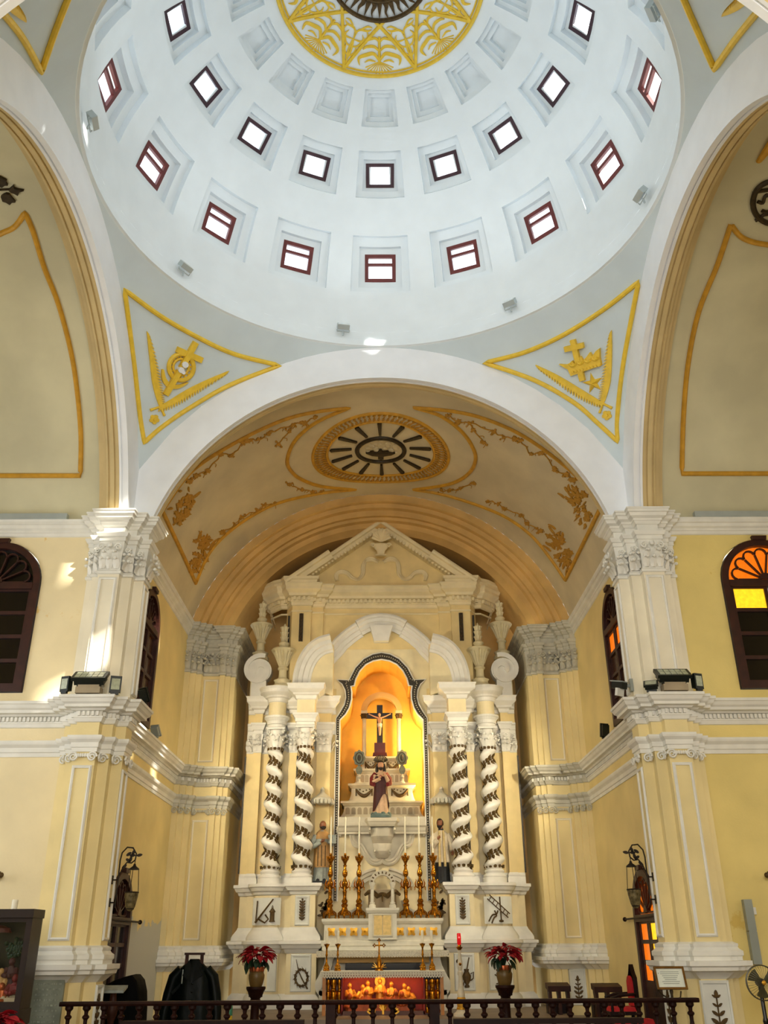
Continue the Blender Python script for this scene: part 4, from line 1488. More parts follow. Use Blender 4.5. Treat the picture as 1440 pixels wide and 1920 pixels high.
# ---- columns
def corinth(m, cx, cy, z0, z1, r):
    h = z1 - z0
    m.lathe((cx, cy, z0), [(r, 0), (r * 1.0, .02), (r * .85, .04), (r * .88, h * .5), (r * 1.1, h * .88)], 16)
    m.lathe((cx, cy, z0), [(r * 1.05, -.03), (r * 1.12, -.015), (r * 1.05, 0)], 16)
    for row, (zz, hh, n, ph) in enumerate(((.02, .45, 8, 0), (.25, .45, 8, .5))):
        for i in range(n):
            a = 2 * pi * (i + ph) / n
            d = Vector((cos(a), sin(a), 0))
            leaf(m, Vector((cx, cy, z0 + h * zz)) + d * r * .95, d, r * .72, h * hh, .5)
            m.ball(Vector((cx, cy, z0 + h * (zz + hh * .78))) + d * (r * .95 + h * hh * .46), .034, 7, 5)
    for i in range(4):
        a = pi / 4 + i * pi / 2
        d = Vector((cos(a), sin(a), 0))
        volute(m, Vector((cx, cy, z0 + h * .78)) + d * r * 1.5, r * .36, d, Vector((0, 0, 1)), r * .1)
    q = r * 1.25
    m.mould([(cx - q, cy - q), (cx + q, cy - q), (cx + q, cy + q), (cx - q, cy + q)], [(-.03, z1 - h * .12), (.02, z1 - h * .10), (.02, z1 - h * .03), (.04, z1), (-q, z1)], closed=True)

def twisted(cx, cy, z0, z1, r0, e, turns, ph):
    m = MB()
    nz, na = 150, 24
    rows = []
    K = 2 * pi * turns / (z1 - z0)
    def rad(a, z):
        t = (z - z0) / (z1 - z0)
        taper = 1.08 - .2 * t
        env = min(1, t / .03, (1 - t) / .03)
        c = cos(a - ph - K * (z - z0))
        return taper * (r0 + e * env * (c if c > 0 else c * .85)), taper
    for i in range(nz + 1):
        z = z0 + (z1 - z0) * i / nz
        rows.append([(cx + rad(2 * pi * j / na, z)[0] * cos(2 * pi * j / na), cy + rad(2 * pi * j / na, z)[0] * sin(2 * pi * j / na), z) for j in range(na)])
    m.grid(rows, closed=True)
    # vine in the groove
    v = MB()
    def at(z, da, lift, zb=None):
        a = ph + K * ((z if zb is None else zb) - z0) + pi + da
        r = rad(a, z)[0] + lift
        return Vector((cx + r * cos(a), cy + r * sin(a), z))
    st = [at(z0 + (z1 - z0) * i / 200, 0, .012) for i in range(4, 198)]
    v.tube(st, .012, 5)
    rn = random.Random(5)
    step = (z1 - z0) / abs(turns) / 20
    nleaf = int((z1 - z0 - .05) / step)
    for i in range(nleaf):
        z = z0 + .03 + i * step
        s = 1 if i % 2 else -1
        L = rn.uniform(.12, .16)
        w = rn.uniform(.095, .12)
        # leaf in (da, z) coordinates pointing up or down, slightly along the stem
        dirv = Vector((rn.uniform(.2, 1.1) * (1 if K > 0 else -1), s * 1.0)).normalized()
        P = []
        for (t, q) in ((0, 0), (.3, .5), (.6, .42), (1, 0), (.6, -.42), (.3, -.5)):
            al = dirv * L * t + Vector((-dirv.y, dirv.x)) * w * q
            P.append((al.x / r0, z + al.y))
        ctr = dirv * L * .5
        n0 = len(v.v)
        v.v += [tuple(at(zz, da, .012, z)) for da, zz in P] + [tuple(at(z + ctr.y, ctr.x / r0, .035, z))]
        v.f += [(n0 + k, n0 + (k + 1) % 6, n0 + 6) for k in range(6)]
    for zz in (z0 + .02, z1 - .06):   # leafy collars at foot and neck
        for i in range(12):
            a = 2 * pi * i / 12
            r = r0 * (1.1 if zz < z0 + .1 else .9) + .02
            d = Vector((cos(a), sin(a), 0))
            leaf(v, Vector((cx, cy, zz)) + d * r, d, .07, .09, .2)
    return m, v

ZC0, ZCT = 3.30, 6.24
for nm, cx, cy, r0, ph in (('inner', -1.97, 12.06, .19, 1.2), ('outer', -2.76, 12.30, .188, .4)):
    sh, vn = twisted(cx, cy, ZC0, ZCT, r0, .066, -6.6, ph)
    base = MB()
    if nm == 'inner':
        base.box(cx - .27, cx + .27, cy - .27, cy + .27, 2.985, 3.10, .0)
    else:
        base.lathe((cx, cy, 2.985), [(.30, 0), (.30, .11), (.27, .115)], 24)
    base.lathe((cx, cy, 3.10), [(.27, 0), (.285, .03), (.27, .07), (.23, .085), (.225, .11), (.24, .13), (.245, .16), (.215, .19), (.19, .21)], 24)
    cp = MB(); corinth(cp, cx, cy, ZCT, 6.76, .18)
    o = sh.build('twisted_column', 'column_white', RET, 2, label='white twisted column wound with a bronze vine')
    base.build('column_base', 'retable_white', o, True)
    cp.build('column_capital', 'retable_white', o, True)
    vn.build('vine', 'vine_bronze', o, kind='stuff')
    im = MB()
    q = .23
    if nm == 'inner':
        path = [(cx - q, cy - q), (cx + q, cy - q), (cx + q, 12.6), (cx - q, 12.6)]
        kw = dict(closed=True)
    else:
        path = [(cx + q * cos(2 * pi * k / 28), cy + q * sin(2 * pi * k / 28)) for k in range(28)]
        kw = dict(closed=True)
    im.mould(path, [(-.1, 6.76), (.0, 6.76), (.0, 6.84), (.03, 6.85), (.03, 6.93), (.08, 7.0), (.10, 7.01), (.10, 7.06), (0, 7.065)], **kw)
    im.build('impost', 'retable_white', o)
    fz = MB().mould(path, [(0, 7.06), (0, 7.46)], **kw)
    fz.build('frieze_block', 'retable_cream', o)
    cn = MB().mould(path, [(0, 7.42), (.03, 7.44), (.05, 7.52), (.10, 7.54), (.12, 7.58), (.22, 7.64), (.24, 7.66), (.24, 7.74), (.27, 7.80), (0, 7.81)], **kw)
    cn.build('cornice_block', 'retable_white', o)
    twin(o)

# strips of pilasters behind the columns, with their own capitals and entablature
BP = [(-3.56, 13.6), (-3.56, 12.62), (-3.36, 12.62), (-3.36, 12.48), (-3.16, 12.48), (-3.16, 12.66), (-2.42, 12.66), (-2.42, 12.50), (-2.22, 12.50), (-2.22, 12.66), (-1.70, 12.66), (-1.70, 12.46), (-1.34, 12.46), (-1.34, 12.6), (-1.22, 12.6)]
o, _ = part2(MB().mould(BP, [(0, 2.9), (0, 7.9)], caps=False), 'back_pilaster', 'retable_yellow')
part2(MB().mould(BP[1:-1], [(.06, 2.98), (.06, 3.10), (.04, 3.14), (.05, 3.18), (.02, 3.22), (0, 3.24)], caps=False), 'pilaster_base', 'retable_white', smooth=True)
c = MB(); c.mould(BP[1:-1], [(0, 6.18), (.015, 6.2), (.015, 6.5), (.05, 6.66)], caps=False); dress(c, BP[1:-1], lambda m, a, b, z0, z1, o: seg_capital(m, a, b, z0, z1, o, 0, 0), 6.2, 6.66, .13)
part2(c, 'pilaster_capital', 'retable_white', smooth=True)
part2(MB().mould(BP[1:], [(0, 6.66), (.02, 6.67), (.02, 6.76), (.04, 6.77), (.08, 6.88), (.10, 6.9), (.10, 6.95), (0, 6.96)], caps=False), 'pilaster_impost', 'retable_white')
part2(MB().mould(BP[1:], [(0, 7.2), (.03, 7.22), (.05, 7.3), (.10, 7.33), (.12, 7.38), (.20, 7.46), (.22, 7.48), (.22, 7.56), (.25, 7.62), (0, 7.63)], caps=False), 'pilaster_cornice', 'retable_white')
# painted dark strips standing in for shade in the gaps between pilaster groups
for x, y in ((-2.205, 12.49), (-3.575, 12.6)):
    m = MB(); m.box(x - .018, x + .018, y - .008, y + .05, 3.24, 6.1); part2(m, 'gap_shade_strip', 'frame_dark')

# ---- main wall with the shaped niche
ZN = lambda x, y: Ax(430 + x / 2.526, 950 + y / 2.526, 12.6)
inner_c = [ZN(*p) for p in ((522, 1040), (523, 1012), (545, 985), (562, 955), (573, 915), (574, 880), (570, 852), (586, 850), (594, 815), (612, 780), (640, 750), (675, 732), (713, 725))]
outer_c = [ZN(*p) for p in ((494, 1040), (495, 1003), (520, 972), (538, 940), (546, 905), (542, 870), (528, 842), (503, 820), (560, 824), (590, 765), (630, 722), (672, 700), (713, 692))]
xi, xo = -1.115, -1.215
inner_c = [(min(-.0, x), z) for x, z in inner_c]; outer_c = [(min(0, x), z) for x, z in outer_c]
inner_c[-1] = (0, inner_c[-1][1]); outer_c[-1] = (0, outer_c[-1][1])
inner_c[0] = (xi, inner_c[0][1]); inner_c[1] = (xi, inner_c[1][1]); outer_c[0] = (xo, outer_c[0][1]); outer_c[1] = (xo, outer_c[1][1])
NZ0 = 4.56
hole = [(xi, NZ0)] + inner_c + [(-x, z) for x, z in inner_c[:-1][::-1]] + [(-xi, NZ0)]
m = MB()
m.poly([(-2.6, .3), (2.6, .3), (2.6, 10.3), (-2.6, 10.3)], [hole], lambda x, z: (x, 12.62, z))
part1(m, 'main_wall', 'retable_cream')
m = MB()
m.grid([[(x, y, z) for x, z in hole + [hole[0]]] for y in (12.62, 13.9)])
m.poly(hole, (), lambda x, z: (x, 13.9, z))
part1(m, 'niche', 'niche_yellow', label='deep yellow niche lit from within')
# beaded dark frame around the niche
fr = MB()
OC = [(xo, 2.6)] + outer_c
IC = [(xi, 2.6)] + inner_c
rows = []
for (a, b) in zip(OC, IC):
    A, B = Vector(a), Vector(b)
    d = (B - A)
    rows.append([(A.x, 12.62, A.y), (A.x, 12.58, A.y), (A.x + d.x * .12, 12.56, A.y + d.y * .12), (A.x + d.x * .88, 12.56, A.y + d.y * .88), (B.x, 12.58, B.y), (B.x, 12.66, B.y)])
fr.grid(rows)
part2(fr, 'niche_frame', 'frame_dark', label='dark beaded frame of the niche')
fl_ = MB()
fl_.tube([(x, 12.57, z) for x, z in OC], .016, 6)
fl_.tube([(x, 12.57, z) for x, z in IC], .022, 6)
part2(fl_, 'frame_fillet', 'retable_white', smooth=True)
bd = MB()
mid = [((a[0] + b[0]) / 2, (a[1] + b[1]) / 2) for a, b in zip(OC, IC)]
acc = 0
for i in range(len(mid) - 1):
    A, B = Vector(mid[i]), Vector(mid[i + 1])
    L = (B - A).length
    k = 0
    while acc + k * .062 < L:
        p = A.lerp(B, (acc + k * .062) / L)
        bd.ball((p.x, 12.555, p.y), .018, 5, 3)
        k += 1
    acc = acc + k * .062 - L
part2(bd, 'frame_beads', 'throne_stone', kind='stuff')

# ---- ogee arch with keystone over the niche and curved broken pediments
MD = lambda y: [(0, y), (0, y - .22), (-.05, y - .24), (-.10, y - .22), (-.12, y - .18), (-.20, y - .16), (-.22, y - .12), (-.32, y - .10), (-.34, y - .06), (-.42, y - .05), (-.42, y)]
og = [Ax(*p, 12.45) for p in ((600, 1226), (608, 1217), (618, 1207), (626, 1197), (636, 1188), (650, 1177), (664, 1168))]
og2 = [Ax(*p, 12.45) for p in ((664, 1166), (680, 1158), (696, 1154))] + [(0, Ax(712, 1152, 12.45)[1])]
def outward(path):   # band() puts positive offsets to the left of travel; left-to-right travel over an arch: left is up
    return path
part2(MB().band(smooth_path(og, 4), MD(12.62)), 'ogee_arch', 'retable_white', smooth=True)
m = MB().band(smooth_path(og2, 4), MD(12.55)); m.mirror()
part1(m, 'arch_crown', 'retable_white', smooth=True)
k1, k2 = Ax(691, 1172, 12.3), Ax(699, 1200, 12.3)
m = MB()
m.poly([(k1[0], k1[1]), (-k1[0], k1[1]), (-k2[0], k2[1]), (k2[0], k2[1])], (), lambda x, z: (x, 12.29 if z > 9.4 else 12.36, z), lambda x, z: (x, 12.6, z))
part1(m, 'keystone', 'retable_white')
br_ = [Ax(*p, 11.95) for p in ((546, 1284), (548, 1264), (555, 1240), (566, 1220), (580, 1205), (597, 1195), (616, 1190))]
m = MB().band(smooth_path(br_, 4), [(0, 12.6), (0, 11.86), (-.06, 11.84), (-.12, 11.88), (-.14, 11.93), (-.24, 11.95), (-.26, 12.0), (-.38, 12.02), (-.40, 12.06), (-.46, 12.07), (-.46, 12.6)])
part2(m, 'broken_pediment', 'retable_white', smooth=True)
bi = [(x + .4, z - .1) for x, z in br_]
m = MB()
pts = [(br_[0][0] + .42, 7.8)] + [(x + .42 - .0 * i, z - .02) for i, (x, z) in enumerate(br_[1:5])] + [(-1.3, 9.0), (-1.3, 7.6)]
m.poly(pts, (), lambda x, z: (x, 12.12, z), lambda x, z: (x, 12.62, z))
part2(m, 'pediment_infill', 'retable_cream')

# ---- attic storey and gable
ATT = [(-3.12, 14.0), (-3.12, 12.98), (-2.8, 12.62), (-2.62, 12.62), (-2.48, 12.32), (-1.95, 12.32), (-1.95, 12.46), (-1.62, 12.46), (-1.62, 12.60)]
ATF = ATT + [(-x, y) for x, y in ATT[::-1]]
m = MB().mould([(-2.66, 14.0), (-2.66, 12.7)] + ATT[4:], [(0, 7.9), (0, 10.3)], caps=False); m.mirror()
m.add([(-1.62, 12.6, 9.0), (1.62, 12.6, 9.0), (1.62, 12.6, 10.3), (-1.62, 12.6, 10.3)], [(0, 1, 2, 3)])
part1(m, 'attic_wall', 'retable_yellow')
part1(MB().mould(ATF, [(0, 10.0), (.025, 10.01), (.03, 10.04), (0, 10.06)], caps=False), 'attic_fillet', 'retable_cream')
part1(MB().mould(ATF, [(0, 10.18), (.04, 10.2), (.05, 10.28), (.07, 10.29), (.07, 10.33), (.05, 10.34), (.05, 10.43), (.14, 10.45), (.16, 10.52), (.25, 10.58), (.27, 10.6), (.27, 10.68), (.31, 10.74), (.31, 10.78), (-.2, 10.80)], caps=False), 'attic_cornice', 'retable_cream')
d = MB(); dent(d, [(p[0], p[1]) for p in ATF], 10.33, 10.43, .12, .085)
part1(d, 'attic_dentils', 'retable_cream', kind='stuff')
for z0, z1 in ((9.15, 9.95),):
    m = MB()
    m.box(-2.27, -2.16, 12.285, 12.325, z0, z1)
    o, t = part2(m, 'scroll_slot', 'frame_dark')
    m = MB()
    for i in range(7):
        z = z0 + .06 + i * .115
        for s in (-1, 1):
            m.tube([(-2.215 + s * .03 * cos(t_), 12.28, z + .045 * sin(t_)) for t_ in [pi * 1.5 * k / 6 for k in range(7)]], .012, 4)
    q = m.build('scrollwork', 'brown_relief', o, True)
    q2 = q.copy(); COL.objects.link(q2); q2.parent = t
    m = MB(); m.box(-2.60, -2.545, 12.42, 12.47, z0 + .02, z1 - .02); part2(m, 'side_slot', 'frame_dark')
RK = [(0, 12.62), (0, 12.30), (-.04, 12.28), (-.10, 12.30), (-.12, 12.36), (-.20, 12.40), (-.22, 12.44), (-.22, 12.62)]
rake = [(-2.55, 10.93), (0, 12.80), (2.55, 10.93)]
part1(MB().band(rake, [(o, y - .12) if 0 < i < 7 else (o, y) for i, (o, y) in enumerate(RK)]), 'gable_cornice', 'retable_cream')
m = MB()
m.poly([(-2.4, 10.78), (2.4, 10.78), (2.3, 10.95), (0, 12.72), (-2.3, 10.95)], (), lambda x, z: (x, 12.58, z))
m.poly([(-2.4, 10.78), (2.4, 10.78), (2.3, 10.95), (0, 12.72), (-2.3, 10.95)], (), lambda x, z: (x, 13.2, z))
part1(m, 'tympanum', 'retable_yellow')
m = MB()
for s in (0,):
    A, B = Vector((-2.35, 10.83)), Vector((0, 12.55))
    n = 26
    u = (B - A).normalized()
    for i in range(n):
        c = A + (B - A) * ((i + .5) / n)
        Rm = Matrix.Rotation(-atan2(u.y, u.x), 3, 'Y')
        m.bbox((c.x, 12.34, c.y), .055, .2, .10, R=Rm)
part2(m, 'gable_dentils', 'retable_cream', kind='stuff')
# forward wings of the gable over the blocks
m = MB().band([(-2.72, 10.85), (-1.5, 11.75)], [(0, 12.62), (0, 12.0), (-.05, 11.98), (-.11, 12.0), (-.13, 12.06), (-.24, 12.12), (-.24, 12.62)])
part2(m, 'gable_wing', 'retable_cream')
m = MB().mould([(-3.3, 13.4), (-3.3, 12.9), (-2.95, 12.5), (-2.7, 12.35), (-2.62, 12.16), (-1.9, 12.16), (-1.9, 12.5)], [(-.2, 10.76), (.1, 10.78), (.12, 10.86), (.16, 10.88), (.16, 10.96), (-.3, 11.0)], caps=False)
part2(m, 'gable_block', 'retable_cream')
# tympanum carving
ZT = lambda x, y, Y=12.55: (lambda q: (q[0], Y, q[1]))(Ax(430 + x / 2.526, 950 + y / 2.526, Y))
m = MB()
for off in (0, 16):
    pth = smooth_path([(505, 352), (497 + off * .5, 325), (520, 306 + off * .5), (552, 312 + off * .4), (575, 335 + off * .3), (602, 345), (628 - off * .3, 322), (632 - off * .4, 285), (640 - off * .2, 255 + off * .3), (668, 243 + off * .6), (700, 262)], 4)
    m.tube([ZT(*p) for p in pth], .05, 6)
part2(m, 'scroll_carving', 'retable_cream', smooth=True)
m = MB()
for k in range(9):
    a = -1.2 + 2.4 * k / 8
    m.tube([ZT(714, 165, 12.14), ZT(714 + 46 * sin(a), 165 - 56 * cos(a), 12.14)], [.03, .06], 6)
m.build('shell_carving', 'retable_cream', RET, True)
m = MB()
vz = Ax(714, 235, 12.5)
c0 = ZT(714, 232, 12.2)
m.lathe((0, 12.2, c0[2]), [(.16, 0), (.17, .03), (.10, .06), (.12, .15), (.2, .24), (.27, .33), (.24, .36)], 14, sy=.35)
for s in (-1, 1):
    volute(m, Vector((s * .22, 12.14, c0[2] + .3)), .07, Vector((s, 0, 0)), Vector((0, 0, 1)), .025)
m.build('vase_carving', 'retable_cream', RET, True)

# ---- scroll volutes beside the urns
m = MB()
sp = []
c = Vector((-3.30, 8.33))
outl = []
for i in range(40):
    t = i / 39
    a = radians(70 + 500 * t)
    r = .36 * (1 - t) + .07
    outl.append((c.x + r * cos(a), c.y + r * sin(a)))
m.band(outl, [(.06, 12.30), (.06, 12.26), (-.06, 12.26), (-.06, 12.30)])
m.poly([(c.x + .33 * cos(2 * pi * k / 24), c.y + .33 * sin(2 * pi * k / 24)) for k in range(24)], (), lambda x, z: (x, 12.30, z), lambda x, z: (x, 12.6, z))
m.box(-3.5, -3.1, 12.3, 12.7, 7.62, 8.05)
part2(m, 'scroll_volute', 'retable_white')

# ---- urns (things standing on the entablature)
def urn(scale=1.0):
    t = thing('altar_urn', 'x', 'urn')
    m = MB(); m.lathe((0, 0, 0), [(.20, 0), (.20, .1), (.17, .12), (.17, .2), (.19, .23), (.13, .25), (.10, .30)], 18); m.build('pedestal', 'urn_cream', t, True)
    m = MB(); m.lathe((0, 0, .3), [(.09, 0), (.085, .2), (.115, .23), (.115, .27), (.09, .29), (.10, .32)], 18); m.build('stem', 'urn_cream', t, True)
    m = MB(); m.lathe((0, 0, .62), [(.10, 0, 1), (.13, .08, 1), (.19, .26, 1), (.235, .36, 1), (.26, .40, 0), (.27, .43, 0), (.25, .46, 0), (.1, .48, 0)], 48, flute=(20, .16)); m.build('bowl', 'urn_cream', t, True)
    m = MB(); m.lathe((0, 0, 1.1), [(.1, 0), (.07, .04), (.11, .09), (.12, .14), (.08, .19), (.06, .22)], 16); m.build('neck', 'urn_cream', t, True)
    m = MB()
    m.lathe((0, 0, 1.3), [(.06, 0), (.075, .1), (.06, .3), (.03, .45), (.0, .52)], 12)
    for k in range(9):
        a = 2 * pi * k / 9
        for j in range(3):
            d = Vector((cos(a + j * .6), sin(a + j * .6), 0))
            leaf(m, Vector((0, 0, 1.31 + j * .14)) + d * .05, d, .06, .14, .25)
    m.build('flame_finial', 'urn_cream', t, True)
    return t
u0 = urn()
for i, (x, y, z, sc, lab) in enumerate(((-2.66, 12.3, 7.81, 1.02, 'front flame urn above the outer left twisted column'), (2.66, 12.3, 7.81, 1.02, 'front flame urn above the outer right twisted column'),
                            (-3.36, 12.75, 8.72, .98, 'rear flame urn on the left scroll near the side wall'), (3.36, 12.75, 8.72, .98, 'rear flame urn on the right scroll near the side wall'))):
    o = u0 if i == 0 else dup(u0)
    o.location = (x, y, z); o.scale = (sc * 1.22, sc * 1.22, sc); o['label'] = lab; o['group'] = 'flame urns on the altarpiece'
m = MB(); m.box(-3.56, -3.16, 12.55, 12.95, 7.62, 8.6); m.lathe((-3.36, 12.75, 8.58), [(.24, 0), (.22, .08), (.18, .14)], 16); part2(m, 'urn_support', 'retable_cream')

# ---- canopies over the saints
for s, side in ((-1, 'left'), (1, 'right')):
    cz = 4.95
    t = thing('saint_canopy', 'small carved canopy over the %s saint statue' % side, 'canopy', (s * 1.52, 12.36, cz), 'saint canopies')
    m = MB(); m.lathe((s * 1.52, 12.36, cz), [(.10, -.1), (.27, 0), (.28, .04), (.24, .06), (.15, .12), (.08, .18), (.05, .24), (.06, .27), (.03, .32), (0, .34)], 20); m.build('roof', 'trim_grey', t, True)
    m = MB()
    for k in range(16):
        a = 2 * pi * k / 16
        m.ball((s * 1.52 + .26 * cos(a), 12.36 + .26 * sin(a), cz - .04), .05, 6, 4, sz=1.5)
    m.build('tassel_fringe', 'trim_grey', t, True, kind='stuff')

# ---- lower centre: shelf, console, scroll frame over the tabernacle
m = MB()
m.box(-1.1, 1.1, 12.45, 12.9, 4.40, 4.56)
m.mould([(-1.1, 12.45), (1.1, 12.45)], [(0, 4.2), (.02, 4.22), (.05, 4.30), (.09, 4.34), (.09, 4.42), (.0, 4.43)])
m.box(-1.1, 1.1, 12.45, 12.62, 4.15, 4.42)
part1(m, 'niche_shelf', 'scroll_stone')
m = MB()
m.mould([(-.36, 12.46), (-.30, 12.16), (.30, 12.16), (.36, 12.46)], [(0, 4.30), (.03, 4.34), (.06, 4.40), (.08, 4.42), (.08, 4.50), (-.5, 4.52)])
part1(m, 'console_shelf', 'scroll_stone')
m = MB()
prof = [(4.34, .30, .26), (4.22, .30, .28), (4.08, .28, .30), (3.98, .24, .22), (3.92, .24, .14), (3.84, .22, .16), (3.74, .20, .17), (3.64, .17, .10), (3.58, .12, .04)]
rows = []
for z, hw, dp in prof:
    rows.append([(-hw, 12.5, z), (-hw, 12.5 - dp * .6, z), (-hw * .5, 12.5 - dp, z), (0, 12.5 - dp * .86, z), (hw * .5, 12.5 - dp, z), (hw, 12.5 - dp * .6, z), (hw, 12.5, z)])
m.grid(rows)
for s in (-1, 1):
    volute(m, Vector((s * .31, 12.25, 4.2)), .08, Vector((0, -1, 0)), Vector((0, 0, 1)), .03)
    volute(m, Vector((s * .19, 12.32, 3.7)), .06, Vector((0, -1, 0)), Vector((0, 0, 1)), .025)
part1(m, 'console', 'scroll_stone', smooth=True, label='scrolled console under the central statue')
ZB = lambda x, y: Ax(600 + x / 6, 1400 + y / 6, 12.55)
sc_ = [ZB(*p) for p in ((235, 985), (205, 965), (200, 925), (235, 900), (285, 915), (335, 975), (372, 1090), (440, 1120), (490, 1200), (545, 1280), (600, 1305), (650, 1295), (672, 1255), (650, 1235), (632, 1255))]
m = MB().band(smooth_path(sc_, 4), [(.07, 12.62), (.07, 12.52), (.03, 12.50), (.0, 12.53), (-.03, 12.50), (-.07, 12.52), (-.07, 12.62)])
part2(m, 'scroll_frame', 'scroll_stone')
m = MB()
pn = [ZB(*p) for p in ((285, 900), (345, 975), (375, 1085), (445, 1120), (500, 1210), (560, 1290), (640, 1300), (690, 1270))]
pn = [(x, z) for x, z in pn]
m.poly([(pn[0][0], 4.2)] + pn + [(0, pn[-1][1]), (0, 4.2)], (), lambda x, z: (x, 12.585, z), lambda x, z: (x, 12.62, z))
part2(m, 'scroll_backing', 'scroll_stone')
# broken arch over the tabernacle
for nm, pth, th in (('tabernacle_pediment', ((330, 1570), (370, 1490), (440, 1430), (520, 1390), (605, 1365)), .2),):
    pp = [ZB(*p) for p in pth]
    m = MB().band(smooth_path(pp, 4), [(0, 12.62), (0, 12.42), (-.05, 12.40), (-.08, 12.44), (-.14, 12.45), (-.16, 12.5), (-.24, 12.5), (-.24, 12.62)])
    part2(m, nm, 'scroll_stone')
sv = [ZB(*p) for p in ((210, 1940), (240, 1880), (300, 1850), (360, 1830), (400, 1790), (420, 1720))]
m = MB().band(smooth_path(sv, 4), [(0, 12.62), (0, 12.48), (-.06, 12.46), (-.13, 12.48), (-.13, 12.62)])
part2(m, 'side_scroll', 'scroll_stone')

# ---- stepped throne inside the niche
TH = thing('stepped_throne', 'stepped stone throne with arches and garlands inside the altarpiece niche', 'throne', (0, 13.2, NZ0))
tiers = [(-1.0, 4.56, 4.62, 12.86), (-.98, 4.62, 5.0, 12.88), (-.80, 5.0, 5.46, 13.0), (-.66, 5.46, 5.86, 13.12), (-.52, 5.86, 6.2, 13.24)]
for i, (x, z0, z1, y) in enumerate(tiers):
    m = MB()
    pth = [(x, 13.85), (x, y), (-x, y), (-x, 13.85)]
    if i == 0:
        m.mould(pth, [(0, z0), (0, z1), (-.3, z1)], caps=False)
    else:
        m.mould(pth, [(0, z0), (0, z1 - .12), (.02, z1 - .11), (.06, z1 - .06), (.09, z1 - .05), (.09, z1), (-.4, z1)], caps=False)
    o = m.build('throne_tier', 'throne_stone', TH)
    if i in (1, 3):
        n = 5 if i == 1 else 4
        for s in (-1, 1):
            for k in range(n):
                cx = s * (.27 + k * (.155 if i == 1 else .125))
                hw_ = .055 if i == 1 else .045
                q = MB()
                q.poly(arch_outline(cx, hw_, z0 + .06, z1 - .15, 8), (), lambda a, b: (a, y - .012, b), lambda a, b: (a, y + .001, b))
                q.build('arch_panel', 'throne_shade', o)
    if i in (2, 4):
        for s in (-1, 1):
            q = MB()
            xa, xb = (.26, .68) if i == 2 else (.14, .44)
            zt_ = z1 - .15
            pts = [(s * (xa + (xb - xa) * t / 10), y - .03, zt_ - .16 * sin(pi * t / 10)) for t in range(11)]
            q.tube(pts, [.02 + .03 * sin(pi * t / 10) for t in range(11)], 7)
            for xx in (xa, xb): q.tube([(s * xx, y - .02, zt_ + .02), (s * xx, y - .02, zt_ - .16)], .018, 5)
            for t in range(1, 10, 2):
                q.tube([(p[0] , p[1] - .01, zt_ - .02 + .03 * sin(t)) for p in pts[t:t + 2]], .014, 4)
            q.build('garland', 'brown_relief', o, True)
    for s in (-1, 1):   # concave shoulder at each end
        if i >= 1:
            q = MB()
            w = .14
            cv = [(s * (abs(x) + w * (1 - sin(t * pi / 2 / 6))), z0 + (z1 - .12 - z0) * (1 - cos(t * pi / 2 / 6))) for t in range(7)]
            q.poly([(s * abs(x), z0)] + cv + [(s * abs(x), z1 - .12)], (), lambda a, b: (a, y + .05, b), lambda a, b: (a, y + .3, b))
            q.build('shoulder', 'throne_stone', o)
# little arch on columns behind the crucifix
AE = thing('small_arch', 'small arch on two slender columns behind the crucifix', 'arch', (0, 13.5, 6.2))
for s in (-1, 1):
    m = MB(); m.lathe((s * .48, 13.5, 6.2), [(.09, 0), (.09, .06), (.06, .09), (.055, 1.05), (.07, 1.07), (.06, 1.09)], 12); m.box(s * .48 - .09, s * .48 + .09, 13.41, 13.59, 7.42, 7.5); m.build('column', 'throne_stone', AE, True)
    m = MB(); m.lathe((s * .48, 13.5, 7.28), [(.06, 0), (.08, .06), (.1, .14)], 10)
    for k in range(8):
        a = 2 * pi * k / 8; d = Vector((cos(a), sin(a), 0)); leaf(m, Vector((s * .48, 13.5, 7.29)) + d * .06, d, .05, .12, .4)
    m.build('capital', 'brown_relief', AE, True)
m = MB().band([(.57 * cos(pi * k / 20) * -1, 7.5 + .52 * sin(pi * k / 20)) for k in range(21)], [(0, 13.6), (0, 13.42), (-.05, 13.40), (-.16, 13.42), (-.16, 13.6)])
m.build('arch_band', 'rear_arch', AE, True)

lamp('niche_lamp', 'POINT', (.92, 12.86, 6.6), 75, (1.0, .72, .28), size=.08)
lamp('niche_floor_lamp', 'POINT', (.98, 12.92, 5.2), 16, (1.0, .80, .35), size=.06)

# ---------------------------------------------------------------- statues
mat('skin_brown', '8a5638', .5, var=.08, vs=10)
mat('skin_pale', 'c09070', .5, var=.06, vs=10)
mat('hair_dark', '22140d', .6, var=.2, vs=20)
mat('robe_maroon', '3d1014', .6, var=.15, vs=8)
mat('robe_red', '6e1218', .55, var=.12, vs=8)
mat('robe_cream', 'd3b08c', .6, var=.08, vs=10)
mat('robe_tan', 'b48a52', .6, var=.1, vs=10)
mat('robe_grey', '9aa19a', .6, var=.1, vs=10)
mat('robe_white', 'd9cdb4', .6, var=.06, vs=10)
mat('robe_black', '0d1116', .5, var=.2, vs=10)
mat('base_green', '5d7370', .6, var=.1, vs=10)
mat('stole', 'cbb47e', .5, var=.08, vs=14)

